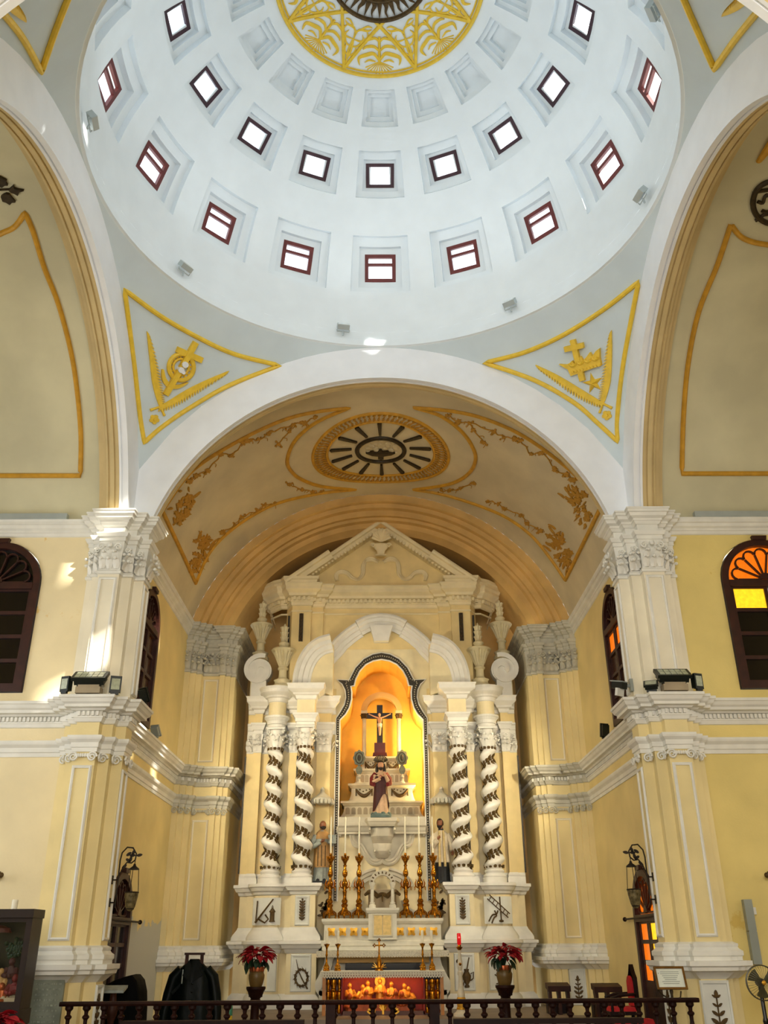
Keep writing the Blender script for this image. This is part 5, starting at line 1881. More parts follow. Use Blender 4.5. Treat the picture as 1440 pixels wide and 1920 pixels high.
def loft(m, secs, n=24, a0=0.0, hem=None):
    """secs: (z, cx, cy, rx, ry, fold depth, folds)"""
    rows = []
    for q in secs:
        z, cx, cy, rx, ry = q[:5]
        fd, fn = (q[5], q[6]) if len(q) > 5 else (0, 1)
        rows.append([(cx + rx * cos(2 * pi * k / n) * (1 + fd * cos(fn * 2 * pi * k / n + 1)), cy + ry * sin(2 * pi * k / n) * (1 + fd * cos(fn * 2 * pi * k / n + 1)), z) for k in range(n)])
    b = len(m.v)
    m.grid(rows, closed=True)
    m.f.append(tuple(b + k for k in range(n))[::-1])
    e = b + (len(rows) - 1) * n
    m.f.append(tuple(e + k for k in range(n)))
    return m

def head_shape(x, y, z):
    """unit ball -> head with face towards -y"""
    w = 1 - .28 * max(0, -z) ** 1.5
    X, Y, Z = x * .74 * w, y * .88, z
    if y < 0:
        g = lambda cx, cz, sx, sz: math.exp(-((abs(x) - cx) / sx) ** 2 - ((z - cz) / sz) ** 2)
        Y -= .20 * g(0, -.12, .14, .20)
        Y -= .05 * g(0, .28, .5, .10)
        Y += .09 * g(.32, .08, .15, .11)
        Y += .05 * g(0, -.50, .25, .06)
        Y -= .05 * g(0, -.78, .25, .14)
        Y -= .04 * g(.0, -.42, .2, .06)
    return X, Y, Z
def head(m, c, h, yaw=0.0, tilt=0.0):
    R = Matrix.Rotation(yaw, 3, 'Z') @ Matrix.Rotation(tilt, 3, 'X')
    n, k = 26, 18
    rows = []
    for i in range(k + 1):
        t = -pi / 2 + pi * i / k
        rows.append([Vector(c) + R @ (Vector(head_shape(cos(t) * cos(2 * pi * j / n), cos(t) * sin(2 * pi * j / n), sin(t))) * h / 2) for j in range(n)])
    m.grid(rows, closed=True)
    for s in (-1, 1):
        m.ball(Vector(c) + R @ (Vector((s * .72, .05, -.02)) * h / 2), h * .09, 6, 5, sx=.5, sz=1.5)
    return R
def hair(m, c, h, R, mode='short', grow=1.1):
    n, k = 26, 18
    pts = {}
    for i in range(k + 1):
        t = -pi / 2 + pi * i / k
        for j in range(n):
            x, y, z = cos(t) * cos(2 * pi * j / n), cos(t) * sin(2 * pi * j / n), sin(t)
            X, Y, Z = x * .74, y * .88, z
            g = grow + .02 * sin(j * 5 + i * 3)
            pts[i, j] = Vector(c) + R @ (Vector((X * g, Y * g, Z * (g * .98))) * h / 2)
    for i in range(k):
        t = sin(-pi / 2 + pi * (i + .5) / k)
        for j in range(n):
            y = sin(2 * pi * (j + .5) / n)
            ok = (y > -.15 and t > -.55) or t > .62
            if mode == 'bald': ok = (y > 0.05 and -.5 < t < .3)
            if ok:
                b = len(m.v)
                m.v += [tuple(pts[i, j]), tuple(pts[i, (j + 1) % n]), tuple(pts[i + 1, (j + 1) % n]), tuple(pts[i + 1, j])]
                m.f.append((b, b + 1, b + 2, b + 3))
def beard(m, c, h, R, L=.25):
    n = 9
    for i in range(n):
        a = -1.25 + 2.5 * i / (n - 1)
        p = Vector((sin(a) * .58, -cos(a) * .70 - .05, -.48)) * h / 2
        q = Vector((sin(a) * .30, -cos(a) * .62 - .1, -.9 - L * cos(a))) * h / 2
        m.tube([Vector(c) + R @ p, Vector(c) + R @ ((p + q) / 2 + Vector((0, -.03 * h, 0))), Vector(c) + R @ q], [h * .085, h * .08, h * .03], 6)
def hand(m, wrist, d, side_, size):
    """palm, four fingers and a thumb; d: pointing direction, side_: thumb side"""
    d = Vector(d).normalized(); s = Vector(side_).normalized()
    w = Vector(wrist)
    m.tube([w, w + d * size * .25, w + d * size * .5], [size * .16, size * .24, size * .22], 8)
    for i in range(4):
        o = s * size * (.18 - .12 * i)
        L = size * (.44, .5, .46, .36)[i]
        nrm = d.cross(s)
        m.tube([w + d * size * .45 + o, w + d * (size * .45 + L * .55) + o + nrm * size * .03, w + d * (size * .45 + L) + o * 1.1 + nrm * size * .09], [size * .07, size * .062, size * .045], 6)
    m.tube([w + d * size * .15 + s * size * .18, w + d * size * .35 + s * size * .36, w + d * size * .52 + s * size * .38], [size * .08, size * .07, size * .05], 6)

def drape(m, secs, hemf, n=36):
    """cloak: like loft but the lowest ring follows hemf(angle)"""
    rows = []
    z_hi = secs[-1][0]
    K = len(secs)
    for i, (t, cx, cy, rx, ry, fd, fn) in enumerate([(q[0],) + tuple(q[1:]) for q in secs]):
        row = []
        for k in range(n):
            a = 2 * pi * k / n
            z0 = hemf(a)
            u = i / (K - 1)
            z = max(t, z0) if i > 0 else z0
            f = 1 + fd * cos(fn * a + 1)
            row.append((cx + rx * cos(a) * f, cy + ry * sin(a) * f, z))
        rows.append(row)
    m.grid(rows, closed=True)

# --- central statue, red cloak over a pale robe
JC = thing('robed_statue', 'bearded statue in dark red cloak and pale robe, hand on chest, on the central console', 'statue', (-.03, 12.3, 4.52))
ox, oy, oz = -.03, 12.32, 4.52
def P_(m, name, mt, root, o, smooth=True, rz=0.0, sc=1.0, **k):
    c, s = cos(rz), sin(rz)
    m.xform(lambda p: (o[0] + sc * (p.x * c - p.y * s), o[1] + sc * (p.x * s + p.y * c), o[2] + sc * p.z))
    return m.build(name, mt, root, smooth, **k)
O = (ox, oy, oz)
m = MB(); m.lathe((0, 0, 0), [(.26, 0), (.26, .05), (.22, .09), (.17, .11)], 18, sy=.75)
for k in range(7): m.ball((.2 * cos(k), .12 * sin(k), .07), .07, 7, 5)
P_(m, 'rocky_base', 'base_green', JC, O)
m = MB()
loft(m, [(.09, 0, 0, .19, .14, .06, 12), (.3, 0, 0, .175, .13, .06, 12), (.6, 0, 0, .155, .12, .04, 12), (.85, 0, 0, .15, .11), (1.02, 0, 0, .16, .10), (1.10, 0, .005, .12, .08), (1.14, 0, .005, .06, .055), (1.20, 0, -.005, .048, .05)], 48)
for s in (-1, 1):
    w = (-.02, -.17, .93) if s < 0 else (.12, -.17, 1.02)
    m.tube([(s * .15, 0, 1.03), (s * .2, -.06, .86), w], [.065, .06, .04], 9)
P_(m, 'robe', 'robe_cream', JC, O)
m = MB()
hem = lambda a: (.15 + .42 * max(0, cos(a + pi / 2 - .55)) ** 2)
drape(m, [(.1, .0, .0, .205, .155, .05, 9), (.55, 0, 0, .18, .135, .05, 9), (.7, 0, 0, .17, .13, .03, 9), (.95, 0, .01, .185, .125, .02, 9), (1.06, 0, .015, .165, .10, 0, 1), (1.12, 0, .02, .09, .07, 0, 1)], hem)
P_(m, 'cloak', 'robe_maroon', JC, O)
m = MB()
for s in (-1, 1):
    m.tube([(s * .13, .03, 1.08), (s * .215, -.01, .95), (s * .22, -.06, .82), (s * .17, -.12, .80)], [.07, .075, .07, .055], 9)
P_(m, 'cloak_sleeve', 'robe_red', JC, O)
m = MB(); R = head(m, (0, -.02, 1.285), .21, .0, .08); m.tube([(0, 0, 1.1), (0, -.01, 1.22)], .05, 10); P_(m, 'head', 'skin_pale', JC, O)
m = MB(); hair(m, (0, -.02, 1.285), .21, R, grow=1.14)
for s in (-1, 1):
    m.tube([(s * .075, .0, 1.33), (s * .10, .0, 1.24), (s * .10, .0, 1.15), (s * .08, -.02, 1.08)], [.035, .04, .04, .02], 8)
m.tube([(0, .08, 1.35), (0, .1, 1.2), (0, .1, 1.08)], [.07, .08, .05], 8)
P_(m, 'hair', 'hair_dark', JC, O)
m = MB(); beard(m, (0, -.02, 1.285), .21, R, .3); P_(m, 'beard', 'hair_dark', JC, O)
m = MB(); hand(m, (-.06, -.165, .93), (.75, -.05, .6), (-.3, 0, .9), .11); P_(m, 'hand', 'skin_pale', JC, O)
m = MB(); hand(m, (.12, -.165, 1.02), (-.35, -.25, .85), (-.8, 0, -.3), .11); P_(m, 'hand', 'skin_pale', JC, O)
m = MB(); m.ball((.0, -.125, 1.0), .035, 8, 6); P_(m, 'heart', 'robe_red', JC, O)
m = MB()
for k in range(11):
    a = -1.3 + 2.6 * k / 10
    m.tube([(.10 * sin(a), .03, 1.37 + .04 * cos(a)), (.19 * sin(a), .03, 1.40 + .16 * cos(a))], [.012, .018], 5)
m.lathe((0, .0, 1.36), [(.085, 0), (.095, .03), (.085, .05)], 14)
P_(m, 'ray_crown', 'dark_bronze', JC, O)

# --- left saint
LS = thing('robed_statue', 'bearded saint statue in tan chasuble over grey alb, left of the niche', 'statue', (-1.5, 12.25, 2.99))
O = (-1.49, 12.24, 2.99)
sc = 1.0
m = MB(); m.box(-.2, .2, -.15, .15, 0, .05); m.tube([(-.07, -.05, .07), (-.08, -.16, .06)], .045, 8); m.tube([(.07, -.05, .07), (.08, -.16, .06)], .045, 8); P_(m, 'base', 'robe_black', LS, O)
m = MB(); loft(m, [(.05, 0, 0, .2, .15, .07, 14), (.3, 0, 0, .19, .14, .06, 14), (.45, 0, 0, .175, .13, .03, 14), (.9, 0, 0, .16, .11), (1.12, 0, 0, .17, .10), (1.2, 0, 0, .11, .08), (1.24, 0, 0, .05, .05)], 56); P_(m, 'alb', 'robe_grey', LS, O)
m = MB(); loft(m, [(.36, 0, -.012, .185, .145, .02, 10), (.6, 0, -.012, .18, .14, .02, 10), (.88, 0, -.012, .16, .125), (.95, 0, -.005, .14, .115)], 40); o = P_(m, 'chasuble', 'robe_tan', LS, O)
m = MB()
for x in (-.09, 0, .09): m.box(x - .012, x + .012, -.17 + abs(x) * .25, -.12, .38, .86)
P_(m, 'chasuble_stripes', 'brown_relief', LS, O, kind='stuff')
m = MB(); m.lathe((0, 0, 1.02), [(.185, 0), (.18, .08), (.14, .16), (.07, .22)], 20, sy=.68); P_(m, 'shoulder_cape', 'robe_tan', LS, O)
m = MB()
m.tube([(-.16, 0, 1.1), (-.235, -.04, .92), (-.2, -.13, .84), (-.03, -.17, .93)], [.07, .075, .06, .045], 9)
m.tube([(.16, 0, 1.1), (.24, -.03, .98), (.25, -.1, .9), (.2, -.17, .95)], [.07, .075, .065, .05], 9)
P_(m, 'sleeve', 'robe_grey', LS, O)
m = MB(); hand(m, (-.02, -.17, .94), (.8, -.1, .45), (-.3, 0, .9), .12); P_(m, 'hand', 'skin_brown', LS, O)
m = MB(); hand(m, (.2, -.175, .96), (.3, -.3, .6), (-.8, 0, .3), .12); P_(m, 'hand', 'skin_brown', LS, O)
m = MB(); m.bbox((.27, -.18, 1.0), .17, .06, .2); m.bbox((.27, -.185, 1.0), .15, .07, .18); P_(m, 'book', 'robe_grey', LS, O, False)
m = MB(); drape(m, [(.1, 0, .06, .22, .13, .04, 9), (.7, 0, .06, .2, .11, .04, 9), (1.1, 0, .05, .18, .07, 0, 1), (1.2, 0, .05, .1, .04, 0, 1)], lambda a: .1); P_(m, 'cape', 'robe_tan', LS, O)
m = MB(); R = head(m, (.01, -.02, 1.35), .215, .35, -.15); m.tube([(0, 0, 1.18), (0, -.01, 1.28)], .052, 10); P_(m, 'head', 'skin_brown', LS, O)
m = MB(); hair(m, (.01, -.02, 1.35), .215, R, 'bald', 1.07); P_(m, 'hair', 'hair_dark', LS, O)
m = MB(); beard(m, (.01, -.02, 1.35), .215, R, .3); P_(m, 'beard', 'hair_dark', LS, O)

# --- right saint
RS_ = thing('robed_statue', 'dark-haired saint statue in white surplice over black cassock, right of the niche', 'statue', (1.5, 12.25, 2.99))
O = (1.47, 12.24, 2.99)
m = MB(); m.box(-.2, .2, -.15, .15, 0, .04); P_(m, 'base', 'robe_black', RS_, O)
m = MB(); loft(m, [(.04, 0, 0, .19, .15, .05, 12), (.3, 0, 0, .18, .14, .05, 12), (.6, 0, 0, .16, .12), (1.1, 0, 0, .14, .09), (1.22, 0, 0, .07, .06), (1.27, 0, 0, .055, .05)], 48); P_(m, 'cassock', 'robe_black', RS_, O)
m = MB(); loft(m, [(.46, 0, -.01, .2, .15, .06, 13), (.7, 0, -.01, .18, .135, .05, 13), (1.0, 0, -.005, .165, .115, .02, 13), (1.14, 0, 0, .165, .1), (1.21, 0, 0, .09, .07)], 52)
m.tube([(-.15, 0, 1.12), (-.235, -.04, .95), (-.22, -.12, .86), (-.1, -.17, .97)], [.07, .085, .09, .06], 9)
m.tube([(.15, 0, 1.12), (.24, -.01, .95), (.27, -.05, .8), (.27, -.09, .72)], [.07, .085, .09, .07], 9)
P_(m, 'surplice', 'robe_white', RS_, O)
m = MB()
for s in (-1, 1): m.tube([(s * .05, -.09, 1.2), (s * .055, -.135, 1.0), (s * .06, -.155, .75), (s * .065, -.17, .36)], [.03, .03, .03, .034], 6)
P_(m, 'stole', 'stole', RS_, O)
m = MB(); hand(m, (-.1, -.18, .98), (.6, -.1, .75), (-.5, 0, .6), .12); P_(m, 'hand', 'skin_brown', RS_, O)
m = MB(); hand(m, (.27, -.1, .72), (-.1, -.3, -.8), (-.8, -.2, 0), .12); P_(m, 'hand', 'skin_brown', RS_, O)
m = MB(); R = head(m, (-.02, -.02, 1.38), .215, -.45, .12); m.tube([(0, 0, 1.2), (0, -.01, 1.3)], .052, 10); P_(m, 'head', 'skin_brown', RS_, O)
m = MB(); hair(m, (-.02, -.02, 1.38), .215, R, 'short', 1.1); P_(m, 'hair', 'hair_dark', RS_, O)
m = MB(); beard(m, (-.02, -.02, 1.38), .215, R, .35); P_(m, 'beard', 'hair_dark', RS_, O)

# --- crucifix on the throne
mat('cross_wood', '1c0d09', .4, var=.2, vs=8)
mat('base_red', '45130c', .4, var=.15, vs=6)
CX = thing('altar_crucifix', 'dark wooden crucifix with pale figure on top of the stepped throne', 'crucifix', (-.05, 13.3, 6.2))
cx, cy, cz = -.05, 13.32, 6.2
m = MB(); m.box(cx - .20, cx + .20, cy - .1, cy + .1, cz, cz + .12, .02); m.box(cx - .15, cx + .15, cy - .08, cy + .08, cz + .12, cz + .38); m.build('pedestal', 'base_red', CX)
m = MB(); m.box(cx - .08, cx + .08, cy - .03, cy + .03, cz + .38, cz + 1.42); m.box(cx - .35, cx - .08, cy - .03, cy + .03, cz + 1.05, cz + 1.2); m.box(cx + .08, cx + .35, cy - .03, cy + .03, cz + 1.05, cz + 1.2); m.build('cross', 'cross_wood', CX)
m = MB()
loft(m, [(.58, 0, 0, .025, .025), (.62, 0, -.01, .03, .03), (.78, 0, -.025, .045, .035), (.86, 0, -.01, .06, .04), (.93, 0, 0, .045, .035), (1.02, 0, 0, .065, .04), (1.07, 0, 0, .05, .035), (1.09, 0, -.005, .02, .02)], 14)
head(m, (-.01, -.02, 1.135), .1, .2, .35)
for s in (-1, 1): m.tube([(s * .05, 0, 1.06), (s * .16, 0, 1.1), (s * .28, .01, 1.16)], [.024, .018, .013], 7); m.ball((s * .29, .01, 1.165), .02, 6, 5)
P_(m, 'body', 'skin_pale', CX, (cx, cy - .06, cz))
m = MB(); loft(m, [(.8, 0, 0, .055, .045, .05, 7), (.88, 0, 0, .065, .048, .05, 7), (.9, 0, 0, .06, .045)], 18); P_(m, 'loincloth', 'robe_white', CX, (cx, cy - .07, cz))

# --- oval reliquaries on the throne steps
mat('reliquary_green', '6c6f5c', .45, metal=.3, var=.15, vs=14)
rq = None
for s, lab in ((-1, 'oval reliquary on a stand, left side of the stepped throne'), (1, 'oval reliquary on a stand, right side of the stepped throne')):
    if rq is None:
        rq = thing('oval_reliquary', lab, 'reliquary', (0, 0, 0), 'oval reliquaries')
        m = MB(); m.lathe((0, 0, 0), [(.075, 0), (.07, .03), (.04, .06), (.025, .12), (.05, .17), (.025, .22), (.03, .3)], 14); m.build('stand', 'trim_grey', rq, True)
        m = MB(); m.poly(lens([(0, .24), (0, .36), (0, .47)], .17, 5), (), lambda x, z: (x, -.03, z), lambda x, z: (x, .02, z)); m.build('stem_leaf', 'reliquary_green', rq)
        m = MB(); m.poly([(.155 * (1 + .08 * cos(8 * t)) * cos(t), .66 + .2 * (1 + .08 * cos(8 * t)) * sin(t)) for t in [2 * pi * k / 48 for k in range(48)]], (), lambda x, z: (x, -.03, z), lambda x, z: (x, .03, z)); m.build('frame', 'reliquary_green', rq)
        m = MB(); m.tube([(.10 * cos(t), -.035, .66 + .14 * sin(t)) for t in [2 * pi * k / 30 for k in range(30)]], .015, 6, closed=True); m.ball((0, -.03, .66), .05, 10, 6, sy=.4, sz=1.7); m.build('relic_case', 'frame_dark', rq, True)
        rq.location = (-.60, 12.96, 5.46)
    else:
        dup(rq, loc=(.54, 12.96, 5.46), label=lab)

# ---------------------------------------------------------------- high altar
mat('gold', 'b8781c', .25, metal=.95, var=.3, vs=26)
mat('gold_bright', 'e0a83a', .35, metal=.7, var=.12, vs=14)
mat('altar_stone', 'd8d4c4', .55, var=.05, vs=4)
mat('lace', 'd6cfbb', .8, var=.12, vs=60)
mat('linen', 'ecebe2', .8, var=.03, vs=10)
mat('wax', 'eee7cf', .5, var=.02)
mat('casket_black', '0c0d0c', .15, var=.3, vs=12)
mat('door_gold', 'd9bd7a', .5, metal=.15, var=.1, vs=12)
HA = thing('high_altar', 'white stone high altar with gilded rosettes against the altarpiece', 'altar', (0, 11.9, .32))
m = MB(); m.box(-1.36, 1.36, 11.62, 12.6, 1.72, 2.10); m.mould([(-1.36, 12.6), (-1.36, 11.62), (1.36, 11.62), (1.36, 12.6)], [(0, 2.06), (.03, 2.08), (.06, 2.13), (.06, 2.19), (-.4, 2.19)], caps=False)
m.build('gradine', 'altar_stone', HA)
m = MB(); m.mould([(-1.40, 12.6), (-1.40, 11.52), (1.40, 11.52), (1.40, 12.6)], [(0, 1.52), (0, 1.60), (.02, 1.62), (.02, 1.70), (0, 1.73), (-.3, 1.74)], caps=False); m.build('altar_step', 'altar_stone', HA)
rosm = None
for x in (-1.19, -.93, -.67, -.41, .41, .67, .93, 1.19):
    if rosm is None:
        m = MB()
        for k in range(8):
            a = 2 * pi * k / 8
            L = .115 if k % 2 else .075
            m.poly(lens([(0, 0), (L * .6 * cos(a), L * .6 * sin(a)), (L * cos(a), L * sin(a))], .07, 3), (), lambda u, v: (u, -.03 - .02 * (1 - hypot(u, v) / .12), v), lambda u, v: (u, 0, v))
        m.ball((0, -.04, 0), .03, 8, 5)
        rosm = m.mesh('gilt_rosette', 'gold_bright')
    o = link('gilt_rosette', rosm, HA); o.location = (x, 11.615, 1.91)
m = MB(); m.box(-1.46, 1.46, 11.0, 12.5, 1.42, 1.5); m.build('mensa', 'altar_stone', HA)
for s in (-1, 1):   # scrolled legs under the table top
    m = MB()
    pth = smooth_path([(1.2, 1.40), (1.24, 1.2), (1.34, 1.0), (1.42, .84), (1.38, .72), (1.28, .72)], 5)
    m.band([(s * x, z) for x, z in pth], [(.09, 11.5), (.09, 11.1), (-.09, 11.1), (-.09, 11.5)])
    m.box(*sorted((s * 1.15, s * 1.42)), 11.1, 11.6, .3, .72)
    m.build('scroll_leg', 'altar_stone', HA)
m = MB(); m.box(-1.2, 1.2, 11.5, 12.4, .32, 1.44); m.build('altar_body', 'altar_stone', HA)
m = MB(); m.box(-.85, .85, 11.38, 11.5, .95, 1.25); m.build('relic_casket', 'casket_black', HA, label='black glazed casket under the table top')
m = MB(); m.box(-1.05, 1.05, 11.3, 11.52, 1.27, 1.43); m.build('table_apron', 'rear_arch', HA)
CL = thing('altar_cloth', 'lace-edged cloth over the high altar table', 'cloth', (0, 11.5, 1.5))
m = MB(); m.box(-1.49, 1.49, 10.98, 11.54, 1.5, 1.515); m.build('linen_top', 'linen', CL)
def lace(m, x0, x1, y, zt, drop, pitch=.085, d=0.012):
    n = int(round((x1 - x0) / pitch))
    rows_t, out = [], []
    bot = []
    for i in range(n * 6 + 1):
        u = i / 6
        x = x0 + (x1 - x0) * i / (n * 6)
        bot.append((x, zt - drop + .03 * (1 - abs(sin(pi * u)))))
    holes = []
    for i in range(n):
        cx = x0 + (x1 - x0) * (i + .5) / n
        for zz, r in ((zt - drop * .62, pitch * .2), (zt - drop * .28, pitch * .14)):
            holes.append([(cx + r * cos(2 * pi * k / 6), zz + r * 1.3 * sin(2 * pi * k / 6)) for k in range(6)])
    m.poly([(x0, zt), (x1, zt)] + bot[::-1], holes, lambda x, z: (x, y, z))
m = MB(); lace(m, -1.49, 1.49, 10.975, 1.515, .14, .06); m.build('lace_edge', 'lace', CL)
# tabernacle
TB = thing('tabernacle', 'white tabernacle with gilded double doors and small arched canopy', 'tabernacle', (0, 11.6, 1.72))
m = MB(); m.box(-.33, .33, 11.44, 12.2, 1.74, 2.30); m.build('body', 'altar_stone', TB)
m = MB(); m.band([(-.235, 1.80), (.235, 1.80), (.235, 2.285), (-.235, 2.285)], [(0, 11.45), (0, 11.42), (.03, 11.41), (.05, 11.44)], closed=True); m.build('door_frame', 'scroll_stone', TB)
for s in (-1, 1):
    m = MB(); m.poly([(s * .006, 1.80), (s * .225, 1.80), (s * .225, 2.28), (s * .04, 2.28), (s * .006, 2.24)], (), lambda x, z: (x, 11.42, z), lambda x, z: (x, 11.445, z)); m.build('door', 'door_gold', TB, label='gilded door leaf')
m = MB(); m.mould([(-.36, 12.2), (-.36, 11.42), (.36, 11.42), (.36, 12.2)], [(-.05, 2.28), (0, 2.30), (.03, 2.36), (.03, 2.41), (-.36, 2.42)], caps=False); m.build('top_slab', 'altar_stone', TB)
for s in (-1, 1):
    m = MB(); m.lathe((s * .24, 11.5, 2.41), [(.085, 0), (.08, .06), (.055, .08), (.06, .12), (.042, .13), (.04, .40), (.055, .41), (.045, .44), (.065, .5), (.075, .52), (.075, .55)], 14); m.build('column', 'altar_stone', TB, True)
arcb = [(-.24 * cos(pi * k / 16), 2.95 + .21 * sin(pi * k / 16)) for k in range(17)]
m = MB(); m.band(arcb, [(.07, 11.62), (.07, 11.44), (-.04, 11.44), (-.04, 11.62)]); m.build('arch_band', 'scroll_stone', TB)
m = MB()
for k in range(9):
    t = pi * (k + .5) / 9
    m.bbox((-.255 * cos(t), 11.435, 2.95 + .225 * sin(t)), .03, .02, .05, R=Matrix.Rotation(-(pi / 2 - t), 3, 'Y'))
m.build('arch_studs', 'brown_relief', TB, kind='stuff')
# curved dark canopy shell behind the columns
m = MB()
rows = []
for i in range(7):
    z = 2.42 + .42 * i / 6
    rows.append([(.34 * cos(pi * k / 14), 11.95 + .25 * sin(pi * k / 14), z) for k in range(15)])
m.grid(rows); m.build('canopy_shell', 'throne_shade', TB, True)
m = MB()
for s in (-1, 1):
    m.tube([(s * .02, 11.8, 2.72), (s * .12, 11.78, 2.68), (s * .24, 11.76, 2.78), (s * .33, 11.7, 2.76), (s * .42, 11.75, 2.70)], [.05, .06, .05, .05, .03], 8)
m.tube([(0, 11.78, 2.76), (0, 11.78, 2.55)], [.035, .012], 8)
m.build('fringe_carving', 'brown_relief', TB, True)

# candlesticks
def big_stick():
    t = thing('candlestick', 'x', 'candlestick')
    m = MB(); m.lathe((0, 0, 0), [(.125, .07), (.135, .10), (.105, .15), (.075, .20), (.06, .25), (.075, .27), (.08, .30), (.055, .33)], 20); m.build('base', 'gold', t, True)
    for k in range(3):
        a = radians(90 + 120 * k) + pi
        d = Vector((cos(a), sin(a), 0))
        f = MB(); f.tube([d * .08 + Vector((0, 0, .17)), d * .15 + Vector((0, 0, .12)), d * .165 + Vector((0, 0, .06)), d * .15 + Vector((0, 0, .02)), d * .175 + Vector((0, 0, .012))], [.025, .03, .025, .02, .012], 8); f.build('foot', 'gold', t, True)
    m = MB(); m.lathe((0, 0, 0), [(.05, .33), (.07, .36), (.072, .39), (.045, .43), (.038, .48), (.045, .55), (.05, .58), (.05, .61), (.035, .62), (.06, .68), (.078, .75), (.075, .79), (.05, .84), (.03, .88), (.03, .91), (.055, .94), (.066, .98), (.06, 1.03), (.036, 1.09), (.03, 1.14), (.045, 1.16), (.045, 1.175), (.03, 1.19), (.035, 1.22), (.06, 1.27)], 18); m.build('shaft', 'gold', t, True)
    for k in range(4):
        a = pi / 4 * 0 + k * pi / 2
        d = Vector((cos(a), sin(a), 0))
        f = MB(); f.tube([d * .05 + Vector((0, 0, .66)), d * .10 + Vector((0, 0, .70)), d * .115 + Vector((0, 0, .77)), d * .09 + Vector((0, 0, .83)), d * .10 + Vector((0, 0, .86))], [.015, .018, .016, .012, .006], 6); f.ball(d * .12 + Vector((0, 0, .68)), .018, 6, 5); f.tube([d * .12 + Vector((0, 0, .67)), d * .125 + Vector((0, 0, .61))], [.014, .008], 6); f.build('scroll_arm', 'gold', t, True)
    m = MB(); m.lathe((0, 0, 0), [(.05, 1.26), (.085, 1.30), (.095, 1.32), (.08, 1.34), (.07, 1.35)], 18)
    for k in range(8):
        a = 2 * pi * k / 8; d = Vector((cos(a), sin(a), 0)); leaf(m, d * .07 + Vector((0, 0, 1.33)), d, .04, .07, .3)
    m.build('drip_cup', 'gold', t, True)
    m = MB(); m.lathe((0, 0, 0), [(.03, 1.34), (.028, 1.38), (.036, 1.40), (.03, 1.42), (.03, 1.45)], 12); m.build('socket', 'gold', t, True)
    return t
XS = (-1.25, -.90, -.56, .56, .90, 1.23)
NM = ('leftmost', 'second from left', 'third from left', 'fourth from left', 'fifth from left', 'rightmost')
bs = big_stick()
cdl = MB(); cdl.lathe((0, 0, 0), [(.02, 0), (.0195, .84), (.012, .86), (.0, .865)], 10); cdl.tube([(0, 0, .86), (0, 0, .89)], .004, 4); cm_ = cdl.mesh('candle', 'wax', True)
for i, x in enumerate(XS):
    o = bs if i == 0 else dup(bs)
    o.location = (x, 11.8, 2.19); o['label'] = 'tall gilded altar candlestick, %s of six' % NM[i]; o['group'] = 'tall gilded candlesticks'
    c = link('candle', cm_, None, None, 'long white candle in the %s tall candlestick' % NM[i], 'candle', 'tall white candles'); c.location = (x, 11.8, 3.62)
# flower vases behind the outer candlesticks
for s, nm in ((-1, 'left'), (1, 'right')):
    t = thing('leaf_carving', 'dark leafy carving on the %s pedestal beside the candlesticks' % nm, 'carving', (s * 1.42, 12.3, 2.2))
    m = MB()
    rn = random.Random(8)
    for k in range(22):
        a = rn.uniform(0, 2 * pi); 
        p = Vector((s * 1.40 + rn.gauss(0, .05), 12.28, 2.45 + rn.gauss(0, .1)))
        d = Vector((cos(a), 0, sin(a)))
        plane_leaf(m, (p.x, p.z), (d.x, d.z), .11, .06, 12.3, .03)
    m.build('leaves', 'brown_relief', t, kind='stuff')
    m = MB(); m.lathe((s * 1.40, 12.3, 2.19), [(.07, 0), (.04, .04), (.09, .14), (.07, .2)], 12, sy=.5); m.build('vase', 'brown_relief', t, True)

# ---------------------------------------------------------------- front altar with the lit supper scene
mat('altar_wood', '5a2c12', .4, var=.15, vs=5)
mat('lit_red', '8a1c08', .6, var=.1, vs=6)
mat('figure_gold', 'd8983a', .4, metal=.55, var=.12, vs=12)
mat('figure_robe', 'b0521e', .5, metal=.2, var=.15, vs=8)
mat('post_wood', 'b87830', .4, var=.1, vs=8)
FY = 9.62
FA = thing('front_altar', 'table altar with a lit red recess holding gilded supper figures', 'altar', (0, 10.0, .32))
m = MB(); m.box(-1.27, 1.27, FY, 10.4, 1.05, 1.12); m.build('table_top', 'altar_wood', FA)
m = MB(); m.box(-.86, .86, 10.1, 10.14, .34, 1.05); m.build('recess_back', 'lit_red', FA)
for s in (-1, 1):
    m = MB(); m.box(*sorted((s * .83, s * .87)), FY + .05, 10.1, .34, 1.05); m.build('recess_side', 'lit_red', FA)
    m = MB(); m.box(*sorted((s * 1.19, s * 1.26)), FY + .02, FY + .1, .32, 1.05); m.build('corner_post', 'post_wood', FA)
    m = MB(); m.box(*sorted((s * .88, s * 1.18)), FY + .12, 10.3, .32, 1.05); m.build('side_panel', 'altar_wood', FA)
    m = MB(); m.box(*sorted((s * .86, s * 1.19)), FY + .02, FY + .14, .98, 1.05); m.build('cornice_block', 'dark_wood', FA)
    for dx, r in ((.91, .035), (1.03, .055), (1.14, .035)):
        m = MB(); m.lathe((s * dx, FY + .09, .36), [(r, 0), (r * 1.3, .04), (r * .8, .1), (r * 1.2, .25), (r * 1.4, .38), (r * .9, .46), (r * 1.3, .54), (r * 1.1, .62)], 12, flute=(6, .0)); m.ball((s * dx, FY + .05, .78), r * .9, 8, 6); m.build('carved_pillar', 'gold', FA, True)
m = MB(); m.box(-.86, .86, FY + .05, 10.1, .32, .40); m.build('recess_floor', 'altar_wood', FA)
